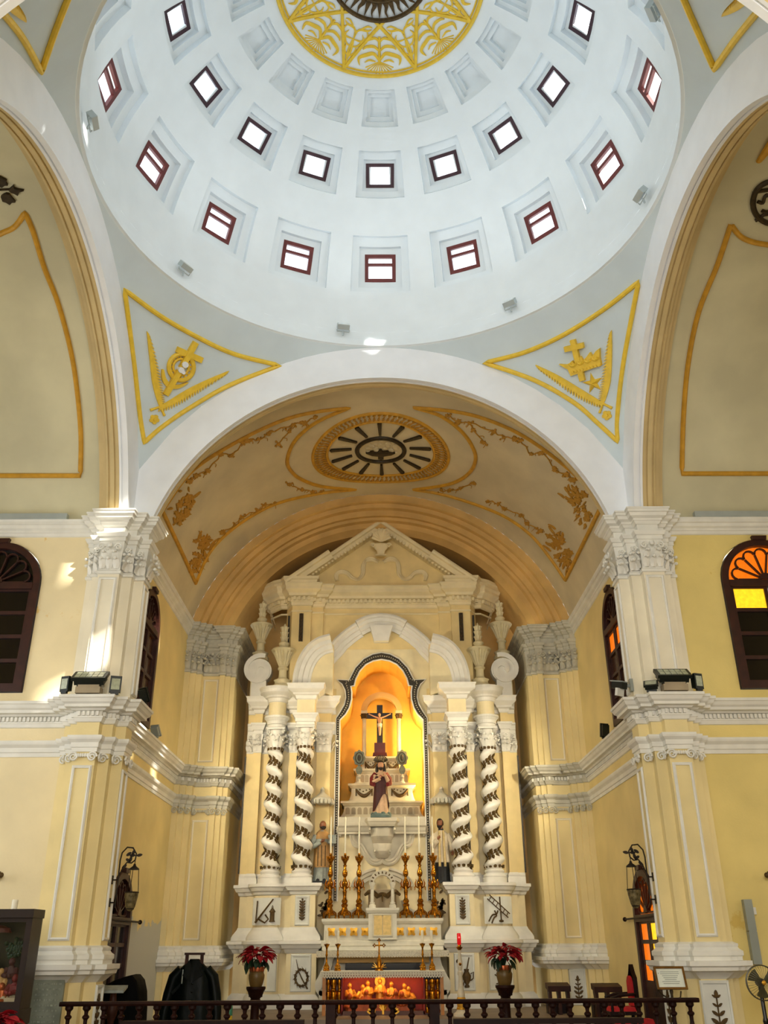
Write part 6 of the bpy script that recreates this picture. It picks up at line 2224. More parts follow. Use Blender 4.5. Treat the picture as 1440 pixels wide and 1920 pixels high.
def sitter(m, x, y, z0, zh, w, lean=0.0, yaw=0.0):
    """seated robed figure: continuous body with head, arms forward"""
    h = zh - z0
    hd = .118
    loft(m, [(z0, x, y, w * 1.1, w * .8, .06, 7), (z0 + h * .3, x, y, w, w * .75, .06, 7), (z0 + h * .55, x + lean * .5, y, w * 1.0, w * .7, .03, 7), (zh - hd * 1.25, x + lean, y, w * .82, w * .55), (zh - hd * 1.0, x + lean, y, w * .4, w * .4), (zh - hd * .8, x + lean, y - .01, w * .3, w * .3)], 20)
    head(m, (x + lean * 1.1, y - .02, zh - hd / 2), hd, yaw, .15)
    for s in (-1, 1):
        m.tube([(x + lean + s * w * .75, y, zh - hd * 1.35), (x + s * w * 1.05, y - .06, zh - hd * 2.0), (x + s * w * .3, y - .13, zh - hd * 2.1)], [.045, .042, .028], 7)
        m.ball((x + s * w * .3, y - .14, zh - hd * 2.1), .028, 6, 5)
ZA = lambda x, y, Y: at_y(590 + x / 5.538, 1780 + y / 5.538, Y)
for i, (hx, hy, back, lean, yw) in enumerate(((382, 345, 1, -.03, .6), (485, 360, 1, .03, .5), (553, 320, 1, .0, .3), (678, 300, 1, 0, 0), (795, 330, 1, 0, -.3), (930, 348, 1, .0, -.4), (990, 378, 1, -.03, -.7),
                                   (365, 455, 0, .0, 1.2), (525, 415, 0, .02, 1.0), (750, 422, 0, -.03, .8), (828, 418, 0, .03, -.8), (905, 432, 0, 0, -1.0))):
    Y = 9.95 if back else 9.78
    p = ZA(hx, hy, Y)
    m = MB(); sitter(m, p.x, Y, .40, p.z, .088 if back else .08, lean, yw)
    o = m.build('supper_figure', 'figure_gold' if back else 'figure_robe', FA, True)
    if i == 3:
        h = MB(); h.lathe((p.x, Y + .05, p.z - .07), [(.11, -.012), (.115, 0), (.11, .012)], 20)
        h.xform(lambda q: (q.x, Y + .06 + (q.z - (p.z - .07)), p.z - .06 + (q.y - (Y + .05))))
        h.build('halo', 'gold_bright', o, True)
m = MB(); m.box(-.6, .6, 9.72, 9.9, .40, .62); m.build('supper_table', 'figure_robe', FA)
m = MB(); m.box(-.02, .02, 9.66, 9.7, .34, .5); 
for k in range(9): m.tube([(0, 9.68, .4), (.09 * sin(-1.3 + 2.6 * k / 8), 9.67, .45 + .12 * cos(-1.3 + 2.6 * k / 8))], [.02, .006], 5)
m.build('gilt_crest', 'gold_bright', FA, True)
for s in (-1, 1):
    m = MB(); 
    for k in range(4): plane_leaf(m, (s * .18, .36), (s * (.2 + .3 * k), 1 - .25 * k), .16, .07, 9.66, .02)
    m.build('gilt_leaf', 'gold_bright', FA)
lamp('recess_strip_light', 'AREA', (0, 9.69, 1.035), 5.5, (1.0, .52, .18), (0, 9.98, .55), 1.6, .06)
CL2 = thing('altar_cloth', 'lace-edged white cloth on the front altar', 'cloth', (0, 10.0, 1.12))
m = MB(); m.box(-1.30, 1.30, FY - .03, 10.42, 1.12, 1.135); m.build('linen_top', 'linen', CL2)
m = MB(); lace(m, -1.30, 1.30, FY - .035, 1.135, .13, .055); m.build('lace_edge', 'lace', CL2)

def small_stick():
    t = thing('candlestick', 'x', 'candlestick')
    m = MB(); m.lathe((0, 0, 0), [(.07, 0), (.072, .02), (.06, .04), (.055, .10), (.035, .13), (.022, .16), (.018, .28), (.03, .30), (.02, .33), (.018, .42), (.03, .46), (.06, .50), (.062, .515), (.02, .52), (.02, .55)], 14); m.build('shaft', 'gold', t, True)
    m = MB()
    for k in range(6):
        a = 2 * pi * k / 6; m.ball((.055 * cos(a), .055 * sin(a), .07), .016, 6, 4)
    m.build('beading', 'gold_bright', t, True, kind='stuff')
    return t
ss = small_stick()
cdl = MB(); cdl.lathe((0, 0, 0), [(.03, 0), (.03, .24), (.024, .25), (0, .252)], 12); cm2 = cdl.mesh('candle', 'wax', True)
for i, (px, nm) in enumerate(((612, 'outer left'), (633, 'inner left'), (793, 'inner right'), (810.5, 'outer right'))):
    p = at_y(px, 1815, 10.0)
    o = ss if i == 0 else dup(ss)
    o.location = (p.x, 10.0, 1.135); o['label'] = 'small gilded candlestick on the front altar, %s' % nm; o['group'] = 'front altar candlesticks'
    c = link('candle', cm2, None, None, 'short white candle on the %s front altar candlestick' % nm, 'candle', 'short white candles'); c.location = (p.x, 10.0, 1.66)
CR2 = thing('standing_cross', 'small gilded standing cross at the centre of the front altar', 'cross', (-.08, 10.0, 1.135))
m = MB(); m.lathe((-.08, 10.0, 1.135), [(.09, 0), (.085, .03), (.05, .06), (.05, .2), (.03, .24), (.018, .3), (.015, .5)], 12); m.build('foot', 'gold', CR2, True)
m = MB()
q = Vector((-.08, 10.0, 1.62))
m.tube([q + Vector((0, 0, -.2)), q + Vector((0, 0, .08))], .016, 6); m.tube([q + Vector((-.09, 0, .0)), q + Vector((.09, 0, .0))], .016, 6)
for d in (Vector((0, 0, .1)), Vector((-.1, 0, 0)), Vector((.1, 0, 0))):
    for k in (Vector((.025, 0, 0)), Vector((-.025, 0, 0)), Vector((0, 0, .025)), Vector((0, 0, -.025))): m.ball(q + d + k, .018, 6, 4)
m.build('cross', 'gold', CR2, True)
m = MB()
for s in (-1, 1):
    for k in range(3): m.tube([(-.08 + s * .04, 9.98, 1.2), (-.08 + s * (.16 - .02 * k), 9.98, 1.20 + .05 * k)], [.01, .004], 5)
m.build('rays', 'gold_bright', CR2, kind='stuff')

# ---------------------------------------------------------------- communion rail
mat('rail_wood', '240d07', .5, var=.2, vs=6, spec=.18)
RY, RZ = 3.95, .875
bal = MB(); bal.lathe((0, 0, 0), [(.06, 0), (.06, .04), (.035, .06), (.04, .09), (.07, .16), (.078, .22), (.066, .30), (.04, .38), (.028, .46), (.03, .52), (.052, .545), (.052, .565), (.028, .59), (.032, .63), (.06, .66), (.06, .70)], 14)
bal_me = bal.mesh('baluster', 'rail_wood', True)
def rail(label, x0, x1, n, posts, ret=None):
    t = thing('communion_rail', label, 'railing', ((x0 + x1) / 2, RY, 0), 'communion rails')
    m = MB(); m.band([(RY - .075, RZ - .06), (RY + .075, RZ - .06), (RY + .09, RZ - .03), (RY + .075, RZ), (RY - .075, RZ), (RY - .09, RZ - .03)], [(0, x0), (0, x1)], closed=True, f=lambda a, x, z: (x, a, z))
    for x in (x0, x1): m.add([(x, RY - .075, RZ - .06), (x, RY + .075, RZ - .06), (x, RY + .09, RZ - .03), (x, RY + .075, RZ), (x, RY - .075, RZ), (x, RY - .09, RZ - .03)], [(0, 1, 2, 3, 4, 5)])
    m.build('top_rail', 'rail_wood', t)
    m = MB(); m.box(x0, x1, RY - .07, RY + .07, .04, .115); m.build('bottom_rail', 'rail_wood', t)
    for i in range(n):
        o = link('baluster', bal_me, t); o.location = (x0 + (x1 - x0) * (i + .5) / n, RY, .115)
    for x in posts:
        m = MB(); m.box(x - .07, x + .07, RY - .07, RY + .07, 0, RZ - .055); m.build('post', 'rail_wood', t)
    for x in (x0 + .05, x1 - .05):
        m = MB(); m.box(x - .05, x + .05, RY - .06, RY + .06, 0, .04); m.build('foot', 'rail_wood', t)
    return t
rail('dark turned-wood communion rail on the left, ending at the left pier', -4.86, -.90, 15, ())
rail('dark communion rail gate between the two square posts in the middle', -.89, .85, 6, (-.80, .76))
rail('dark turned-wood communion rail on the right, ending at the framed notice', .86, 4.74, 15, ())
for s, nm, x0, x1 in ((-1, 'left', -3.72, -1.14), (1, 'right', .99, 3.68)):
    t = thing('kneeler_bench', 'dark wooden kneeler bar in front of the %s communion rail' % nm, 'bench', ((x0 + x1) / 2, 3.2, 0), 'kneeler benches')
    m = MB(); m.box(x0, x1, 3.12, 3.3, .60, .665); m.build('top_board', 'dark_wood', t)
    for x in (x0 + .12, x1 - .12):
        m = MB(); m.box(x - .03, x + .03, 3.14, 3.28, 0, .60); m.build('leg', 'dark_wood', t)
    m = MB(); m.box(x0 + .12, x1 - .12, 3.19, 3.23, .2, .3); m.build('stretcher', 'dark_wood', t)

# ---------------------------------------------------------------- coat on a stand, covered instrument, lectern
mat('coat_leather', '040b08', .4, var=.3, vs=3, bump=.35, bs=7, spec=.12)
mat('black_cloth', '030404', .7, var=.3, vs=4, bump=.3, bs=6, spec=.1)
CO = thing('coat_stand', 'wooden coat stand holding the dark green coat, left of the altar', 'stand', (-3.65, 8.0, .16))
m = MB(); m.box(-3.85, -3.46, 7.97, 8.03, 1.47, 1.51); m.build('top_bar', 'brown_wood', CO)
for x in (-3.80, -3.51):
    m = MB(); m.box(x - .03, x + .03, 7.975, 8.025, .2, 1.47); m.build('upright', 'brown_wood', CO)
m = MB(); m.box(-3.95, -3.36, 7.8, 8.2, .16, .2); m.build('foot_board', 'brown_wood', CO)
GC = thing('coat', 'dark green leather coat hanging open on the stand', 'coat', (-3.65, 8.0, .3))
m = MB()
def coat_sec(z, hw, d, fd=0.05):
    return (z, -3.65, 8.02, hw, d, fd, 7)
loft(m, [coat_sec(.28, .46, .2), coat_sec(.5, .43, .19), coat_sec(.8, .38, .17), coat_sec(1.05, .345, .15, .03), coat_sec(1.2, .30, .12, .02), (1.30, -3.65, 8.02, .20, .09), (1.37, -3.65, 8.02, .11, .07), (1.40, -3.65, 8.02, .09, .06)], 44)
m.build('body', 'coat_leather', GC, True)
for s in (-1, 1):
    m = MB(); m.tube([(-3.65 + s * .24, 8.02, 1.22), (-3.65 + s * .37, 8.02, 1.08), (-3.65 + s * .44, 8.0, .8), (-3.65 + s * .49, 7.96, .5), (-3.65 + s * .50, 7.94, .34)], [.10, .115, .11, .10, .095], 12); m.build('sleeve', 'coat_leather', GC, True)
    m = MB(); m.poly([(-3.65 + s * .02, 1.0), (-3.65 + s * .19, 1.12), (-3.65 + s * .15, 1.2), (-3.65 + s * .17, 1.27), (-3.65 + s * .09, 1.38), (-3.65 + s * .05, 1.3)], (), lambda x, z: (x, 7.84 + (z - 1.0) * .25, z), lambda x, z: (x, 7.87 + (z - 1.0) * .25, z)); m.build('lapel', 'coat_leather', GC)
m = MB()
for k in range(3): m.ball((-3.63, 7.825, .98 - .14 * k), .018, 8, 5)
m.build('buttons', 'casket_black', GC, True, kind='stuff')
m = MB(); m.tube([(-3.84, 7.9, 1.22), (-3.84, 7.88, .98)], .012, 6); m.build('strap', 'robe_grey', GC)
m = MB(); m.poly([(-4.02, .84), (-3.84, 1.0), (-3.86, .92), (-3.98, .8)], (), lambda x, z: (x, 7.8, z), lambda x, z: (x, 7.83, z)); m.build('belt_end', 'coat_leather', GC)

CV = thing('covered_keyboard', 'keyboard under a black cloth beside the left pier', 'keyboard', (-4.62, 6.6, .16))
m = MB()
rows = []
prof = [(-5.02, .2), (-5.0, .75), (-4.92, .98), (-4.74, 1.08), (-4.52, 1.15), (-4.42, 1.17), (-4.33, 1.08), (-4.27, .9), (-4.24, .65), (-4.22, .2)]
for y, k in ((6.3, .96), (6.33, 1.0), (6.6, 1.01), (6.95, 1.0), (7.0, .95)):
    rows.append([(-4.62 + (x + 4.62) * k, y, .2 + (z - .2) * k) for x, z in prof])
m.grid(rows)
b = len(m.v)
m.v += [(x, 6.31, z) for x, z in [(-4.62 + (x + 4.62) * .96, .2 + (z - .2) * .96) for x, z in prof]]
m.f.append(tuple(range(b, b + len(prof))))
m.build('cloth_cover', 'black_cloth', CV, True)
m = MB(); m.box(-4.95, -4.3, 6.4, 6.9, .16, .3); m.build('stand', 'casket_black', CV)
LT = thing('lectern', 'brown wooden lectern with slanted top in front of the black cloth', 'lectern', (-4.55, 6.0, .16))
m = MB()
m.add([(-4.86, 5.85, .95), (-4.42, 5.85, .95), (-4.42, 6.12, 1.02), (-4.86, 6.12, 1.02), (-4.86, 5.85, .91), (-4.42, 5.85, .91), (-4.42, 6.12, .98), (-4.86, 6.12, .98)], [(0, 1, 2, 3), (4, 7, 6, 5), (0, 4, 5, 1), (1, 5, 6, 2), (2, 6, 7, 3), (3, 7, 4, 0)])
m.build('sloping_top', 'robe_grey', LT)
m = MB(); m.lathe((-4.62, 6.0, .16), [(.16, 0), (.16, .04), (.06, .08), (.05, .3), (.09, .42), (.10, .5), (.06, .62), (.05, .74), (.07, .78)], 16); m.build('turned_column', 'brown_wood', LT, True)

# bottle on the chancel floor behind the rail
BT = thing('plastic_bottle', 'green and yellow labelled bottle behind the left rail', 'bottle', (-2.3, 4.4, .16))
mat('bottle_green', '2f7a5c', .3, var=.1); mat('bottle_yellow', 'c9a52a', .4, var=.1); mat('bottle_white', 'd9dcd6', .4, var=.03)
bp = at_y(430, 1893, 5.6)
BT.location = (bp.x, 5.6, .16)
m = MB(); m.lathe((bp.x, 5.6, .16), [(.05, 0), (.055, .02), (.055, .3)], 14); m.build('lower_body', 'bottle_white', BT, True)
m = MB(); m.lathe((bp.x, 5.6, .46), [(.056, 0), (.056, .12)], 14); m.build('yellow_label', 'bottle_yellow', BT, True)
m = MB(); m.lathe((bp.x, 5.6, .58), [(.056, 0), (.056, .13), (.04, .17), (.03, .19)], 14); m.build('green_top', 'bottle_green', BT, True)
m = MB(); m.lathe((bp.x, 5.6, .76), [(.03, 0), (.03, .04), (0, .045)], 10); m.build('cap', 'bottle_white', BT, True)

# ---------------------------------------------------------------- poinsettias on pedestals
mat('bract_red', '9c0f1e', .55, var=.15, vs=12)
mat('leaf_green', '16301b', .5, var=.2, vs=10)
mat('pot_brown', '6b5328', .4, var=.12, vs=8)
mat('foil', 'a8542a', .3, metal=.5, var=.2, vs=14)
def bract_mesh(name, L, w, mt):
    m = MB()
    rows = []
    for i in range(6):
        t = i / 5
        ww = w * sin(pi * (t * .9 + .07)) ** .8
        zz = .10 * L * sin(pi * t) - .25 * L * t * t
        rows.append([(L * t, -ww / 2, zz + .012), (L * t, 0, zz), (L * t, ww / 2, zz + .012)])
    m.grid(rows)
    return m.mesh(name, mt, True)
br_me, gr_me = bract_mesh('bract', .19, .10, 'bract_red'), bract_mesh('leaf', .18, .09, 'leaf_green')
def poinsettia(t, c, seed, R=.31, n=84, g=20):
    rn = random.Random(seed)
    for i in range(n + g):
        green = i >= n
        u = rn.uniform(-.12, 1) if not green else rn.uniform(-.75, -.2)
        a = rn.uniform(0, 2 * pi)
        el = asin(max(-.9, min(1, u)))
        d = Vector((cos(a) * cos(el), sin(a) * cos(el), sin(el)))
        p = Vector(c) + Vector((d.x * R * .75, d.y * R * .75, d.z * R * .55)) * rn.uniform(.55, 1.0)
        o = link('bract' if not green else 'leaf', br_me if not green else gr_me, t)
        o.location = p
        o.rotation_euler = (rn.uniform(-.5, .5), rn.uniform(-.1, .5) - el * .35 + (.5 if green else 0), a + rn.uniform(-.5, .5))
        s = rn.uniform(.8, 1.2); o.scale = (s, s, s)
for s, nm, px in ((-1, 'left', 480), (1, 'right', 947)):
    x = at_y(px, 1850, 8.5).x
    t = thing('plant_pedestal', 'dark turned wooden pedestal under the %s poinsettia' % nm, 'pedestal', (x, 8.5, .16), 'plant pedestals')
    m = MB(); m.lathe((x, 8.5, .16), [(.19, 0), (.19, .05), (.14, .08), (.10, .13), (.085, .2), (.08, .45), (.11, .50), (.09, .53), (.14, .60), (.16, .66), (.19, .70), (.19, .74)], 18); m.build('column', 'rail_wood', t, True)
    m = MB()
    for k in range(8):
        a = 2 * pi * k / 8; d = Vector((cos(a), sin(a), 0)); leaf(m, Vector((x, 8.5, .72)) + d * .11, d, .09, .14, .4)
    m.build('carved_capital', 'rail_wood', t, True)
    t = thing('potted_poinsettia', 'red poinsettia in a brown pot on the %s pedestal' % nm, 'potted plant', (x, 8.5, .9), 'potted poinsettias')
    m = MB(); m.lathe((x, 8.5, .90), [(.11, 0), (.13, .04), (.155, .14), (.16, .2), (.14, .25), (.145, .27)], 18); m.build('pot', 'pot_brown', t, True)
    m = MB(); m.lathe((x, 8.5, 1.15), [(.14, 0, 1), (.155, .09, 1), (.15, .1, 1), (.1, .09, 1)], 36, flute=(18, .05)); m.build('foil_wrap', 'foil', t, True)
    m = MB()
    for k in range(5): m.tube([(x, 8.5, 1.2), (x + .07 * cos(k * 1.3), 8.5 + .07 * sin(k * 1.3), 1.4)], .012, 5)
    m.build('stems', 'leaf_green', t, kind='stuff')
    poinsettia(t, (x, 8.5, 1.42), 3 + s)

# sanctuary lamp stand
mat('stand_white', 'd9cfb4', .45, var=.06, vs=8)
mat('red_glass', 'b01020', .1, var=.05, emit='ff1818', es=.25)
mat('red_glow', 'ff5050', .3, var=0, emit='ff3030', es=6)
x = at_y(864, 1850, 9.3).x
SL = thing('sanctuary_lamp', 'white and gold candle stand with a red candle lamp, right of the altar', 'lamp', (x, 9.3, .32))
m = MB(); m.lathe((x, 9.3, .32), [(.17, 0), (.17, .04), (.12, .08), (.09, .12)], 18); m.build('foot', 'stand_white', SL, True)
m = MB(); m.lathe((x, 9.3, .44), [(.10, 0), (.10, .03), (.085, .05), (.1, .16), (.09, .2), (.08, .22)], 18); m.build('gilt_collar', 'gold_bright', SL, True)
m = MB(); m.lathe((x, 9.3, .66), [(.075, 0), (.08, .05), (.06, .14), (.045, .26), (.04, .38), (.06, .42), (.055, .46), (.035, .48), (.05, .55), (.055, .6), (.04, .7), (.03, .82), (.045, .86)], 18); m.build('shaft', 'stand_white', SL, True)
m = MB(); m.lathe((x, 9.3, 1.52), [(.03, 0), (.06, .04), (.07, .06), (.04, .07), (.035, .1)], 18); m.ball((x, 9.25, 1.26), .03, 8, 5); m.build('drip_pan', 'gold', SL, True)
RC = thing('red_lamp_candle', 'red glass candle burning on the white and gold stand', 'candle', (x, 9.3, 1.62))
m = MB(); m.lathe((x, 9.3, 1.62), [(.035, 0), (.042, .02), (.042, .2), (.036, .22)], 14); m.build('glass', 'red_glass', RC, True)
m = MB(); m.ball((x, 9.262, 1.76), .016, 8, 6, sy=.4); m.build('flame_glow', 'red_glow', RC, True)

# ---------------------------------------------------------------- left foreground: display case, candle, flowers, plaque
mat('case_wood', '1e0c08', .45, var=.2, vs=5)
mat('case_dark', '0b100d', .3, var=.3, vs=3)
mat('hood_red', '5e1a12', .5, var=.2, vs=4)
CA = thing('display_case', 'dark wooden glazed case with a carved scene, left foreground', 'display case', (-5.85, 3.6, 0))
X0, X1, Y0, Y1 = -6.55, -5.30, 3.45, 3.9
m = MB(); m.box(X0 - .03, X1 + .02, Y0 - .05, Y1, 2.02, 2.14); m.build('cornice', 'case_wood', CA)
for x in (X0, X1 - .09):
    m = MB(); m.box(x, x + .09, Y0, Y0 + .07, .80, 2.02); m.build('stile', 'case_wood', CA)
for z0, z1 in ((.80, .90), (1.96, 2.02)):
    m = MB(); m.box(X0 + .09, X1 - .09, Y0, Y0 + .07, z0, z1); m.build('rail', 'case_wood', CA)
m = MB(); m.box(X0, X1, Y1 - .03, Y1, .80, 2.02); m.build('back_panel', 'case_dark', CA)
for x in (X0, X1 - .03):
    m = MB(); m.box(x, x + .03, Y0 + .07, Y1 - .03, .80, 2.02); m.build('side_panel', 'case_wood', CA)
m = MB(); m.box(X0 - .05, X1 + .02, Y0 - .06, Y1, .60, .80); m.build('base_cabinet', 'case_wood', CA)
m = MB(); m.box(X0, X1, Y0, Y1, 0, .60); m.build('plinth', 'case_wood', CA)
clear_glass('case_glass', (.93, .95, .93), .03)
m = MB(); m.add([(X0 + .09, Y0 + .03, .9), (X1 - .09, Y0 + .03, .9), (X1 - .09, Y0 + .03, 1.96), (X0 + .09, Y0 + .03, 1.96)], [(0, 1, 2, 3)]); m.build('glass_front', 'case_glass', CA)
SCN = thing('carved_scene', 'colourful carved group of figures inside the glazed case', 'carving', (-5.9, 3.7, .9))
rn = random.Random(21)
figm = ['robe_red', 'robe_white', 'leaf_green', 'robe_tan', 'robe_maroon', 'skin_brown', 'foil']
k = 0
for x, y, z0, zh, w in ((-6.3, 3.75, .98, 1.5, .1), (-6.1, 3.72, .95, 1.42, .1), (-5.92, 3.75, 1.0, 1.55, .1), (-5.75, 3.68, .95, 1.34, .1), (-5.6, 3.72, .95, 1.48, .09), (-5.86, 3.6, .92, 1.2, .1), (-5.66, 3.6, .92, 1.15, .085), (-5.52, 3.66, .92, 1.26, .08), (-6.1, 3.6, .92, 1.22, .1)):
    m = MB(); sitter(m, x, y, z0, zh, w, rn.uniform(-.04, .04), rn.uniform(-1, 1)); m.build('carved_figure', figm[k % len(figm)], SCN, True); k += 1
m = MB(); m.box(X0 + .05, X1 - .05, 3.5, 3.86, .90, .95)
for i in range(30): m.ball((rn.uniform(X0 + .1, X1 - .12), rn.uniform(3.52, 3.8), .95), rn.uniform(.03, .07), 6, 4, sz=.6)
m.build('rocky_ground', 'throne_shade', SCN, True)
m = MB()
for i in range(40): m.ball((-5.62 + rn.gauss(0, .07), 3.8, 1.6 + rn.gauss(0, .05)), .035, 5, 4)
m.build('tree_foliage', 'leaf_green', SCN, True, kind='stuff')
m = MB(); m.lathe((-5.95, 3.68, 1.82), [(.28, 0), (.25, .06), (.15, .1), (0, .12)], 20, sy=.5); m.build('canopy', 'hood_red', SCN, True)
PC = MB(); PC.lathe((-5.67, 3.62, 2.14), [(.045, 0), (.045, .13), (.038, .14), (0, .138)], 14)
pc = PC.build('pillar_candle', 'wax', None, True, label='pale pillar candle standing on the display case', cat='candle')
tb = thing('flower_table', 'small dark table under the red flowers in the bottom left corner', 'table', (-5.4, 3.1, 0))
m = MB(); m.box(-6.0, -5.0, 2.8, 3.2, .36, .40); m.build('table_top', 'dark_wood', tb)
for x in (-5.95, -5.05):
    for y in (2.85, 3.15):
        m = MB(); m.box(x - .02, x + .02, y - .02, y + .02, 0, .36); m.build('leg', 'dark_wood', tb)
t = thing('potted_poinsettia', 'bright red poinsettia in the bottom left corner below the display case', 'potted plant', (-5.42, 3.0, .40), 'potted poinsettias')
m = MB(); m.lathe((-5.42, 3.0, .40), [(.09, 0), (.12, .12), (.125, .14)], 14); m.build('pot', 'pot_brown', t, True)
poinsettia(t, (-5.42, 3.0, .62), 12, .30, 70, 12)

mat('plaque_stone', '7f8474', .5, var=.14, vs=5)
mat('plaque_ink', '8f9484', .6, var=.2, vs=30)
PQ = thing('stone_plaque', 'worn grey inscribed stone plaque on the left pier pedestal', 'plaque', (-5.28, 4.6, 0))
m = MB(); m.box(-5.55, -5.06, 4.62, 4.68, .02, 1.18); m.build('slab', 'plaque_stone', PQ)
m = MB()
rn = random.Random(4)
for i in range(11):
    z = 1.08 - i * .075
    xx = -5.50
    while xx < -5.14:
        L = rn.uniform(.015, .045)
        m.box(xx, xx + L, 4.614, 4.622, z, z + .025); xx += L + rn.uniform(.01, .03)
m.build('worn_lettering', 'plaque_ink', PQ, kind='stuff')

# leaf panels on the pier pedestals
def leaf_panel(name, label, place, w, z0, z1, parent):
    m = MB()
    f = lambda d: (lambda u, z: place(u, z, d))
    m.poly([(-w, z0), (w, z0), (w, z1), (-w, z1)], (), f(.004))
    fr = MB().band([(-w, z0), (w, z0), (w, z1), (-w, z1)], [(0, 0), (0, .03), (-.03, .035), (-.045, .0)], closed=True, f=lambda u, d, z: place(u, z, d))
    m.add(fr.v, fr.f)
    o = m.build(name, 'panel_white', parent)
    q = MB()
    H = z1 - z0
    def pl(p, d, L, ww):
        d = Vector(d).normalized(); e = Vector(p) + d * L
        q.poly(lens([p, tuple(Vector(p) + d * L * .5), tuple(e)], ww, 3), (), f(.03), f(.004))
    q.tube([place(0, z0 + .08, .015), place(0, z1 - .12, .015)], .012, 5)
    n = max(5, int((H - .26) / .1))
    for i in range(n):
        u = i / (n - 1)
        z = z0 + .10 + (H - .30) * u
        L = w * (.62 + .25 * sin(pi * min(1, u * 1.4)) - .25 * u)
        for s in (-1, 1): pl((s * .012, z), (s * .8, .62), L, L * .42)
    pl((0, z1 - .2), (0, 1), .11, .06)
    q.build('plant_relief', 'brown_relief', o, label='dark plant in relief')
    return o
for sgn, side in ((-1, 'left'), (1, 'right')):
    w = bpy.data.objects['wall_pier_front_%s' % side]
    if sgn > 0:
        leaf_panel('leaf_panel', '', lambda u, z, d: (5.265 + u, 4.68 - d, z), .19, .12, 1.04, w)
    leaf_panel('leaf_panel', '', lambda u, z, d: (sgn * (4.68 - d), 5.265 + u, z), .16, .25, 1.02, w)
    w = bpy.data.objects['wall_pier_rear_%s' % side]
    leaf_panel('leaf_panel', '', lambda u, z, d: (sgn * 4.51 + u, 11.98 - d, z), .155, .40, 1.06, w)

# ---------------------------------------------------------------- right side: benches, throne, framed notice, fan, loudspeaker
for i, (xa, xb, Y, lab) in enumerate(((3.40, 3.87, 9.5, 'dark choir bench end nearer the altar, right side'), (4.25, 4.81, 9.0, 'dark choir bench end beside the red throne'))):
    t = thing('choir_bench', lab, 'bench', ((xa + xb) / 2, Y, .16), 'choir benches')
    m = MB(); m.add([(xa, Y - .02, .84), (xb, Y - .02, .84), (xb, Y + .3, .9), (xa, Y + .3, .9), (xa, Y - .02, .74), (xb, Y - .02, .74), (xb, Y + .3, .8), (xa, Y + .3, .8)], [(0, 1, 2, 3), (4, 7, 6, 5), (0, 4, 5, 1), (1, 5, 6, 2), (2, 6, 7, 3), (3, 7, 4, 0)]); m.build('book_rest', 'brown_wood', t)
    for x in (xa + .05, (xa + xb) / 2, xb - .05):
        m = MB(); m.poly([(Y + .02, .16), (Y + .26, .16), (Y + .24, .4), (Y + .16, .55), (Y + .26, .76), (Y + .02, .74)], (), lambda y, z: (x - .03, y, z), lambda y, z: (x + .03, y, z)); m.build('support', 'brown_wood', t)
    m = MB(); m.box(xa, xb, Y + .35, Y + .7, .5, .55); m.build('seat', 'brown_wood', t)
    m = MB(); m.box(xa + .04, xb - .04, Y + .4, Y + .65, .16, .5); m.build('seat_box', 'dark_wood', t)
mat('velvet_red', 'c0141c', .7, var=.1, vs=10)
TC = thing('throne_chair', 'tall pointed dark wooden chair with red velvet back and seat', 'chair', (4.6, 7.5, .16))
m = MB(); m.poly([(7.35, .5), (7.75, .5), (7.75, 1.05), (7.66, 1.12), (7.6, 1.2), (7.55, 1.27), (7.5, 1.2), (7.44, 1.12), (7.35, 1.05)], (), lambda y, z: (4.72, y, z), lambda y, z: (4.64, y, z)); m.build('backrest', 'dark_wood', TC)
m = MB(); m.poly([(7.39, .58), (7.71, .58), (7.71, .98), (7.63, 1.06), (7.55, 1.08), (7.47, 1.06), (7.39, .98)], (), lambda y, z: (4.60, y, z), lambda y, z: (4.645, y, z)); m.build('back_cushion', 'velvet_red', TC)
m = MB(); m.box(4.15, 4.72, 7.3, 7.8, .44, .50); m.build('seat_frame', 'dark_wood', TC)
m = MB(); m.box(4.16, 4.64, 7.32, 7.78, .50, .57, .02); m.build('seat_cushion', 'velvet_red', TC)
for x in (4.2, 4.67):
    for y in (7.35, 7.75):
        m = MB(); m.lathe((x, y, .16), [(.03, 0), (.035, .05), (.022, .1), (.035, .2), (.03, .28)], 10); m.build('leg', 'dark_wood', TC, True)
for y in (7.32, 7.78):
    m = MB(); m.tube([(4.66, y, .78), (4.35, y, .76), (4.2, y, .72), (4.2, y, .5)], [.025, .028, .03, .025], 8); m.build('arm', 'dark_wood', TC, True)
st = thing('red_stool', 'low stool with red cushion before the red throne', 'stool', (4.35, 6.6, .16))
m = MB(); m.box(4.05, 4.72, 6.45, 6.8, .36, .43, .02); m.build('cushion', 'velvet_red', st)
m = MB(); m.box(4.05, 4.72, 6.45, 6.8, .31, .36); m.build('frame', 'dark_wood', st)
for x in (4.1, 4.67):
    for y in (6.5, 6.75):
        m = MB(); m.box(x - .02, x + .02, y - .02, y + .02, .16, .31); m.build('leg', 'dark_wood', st)

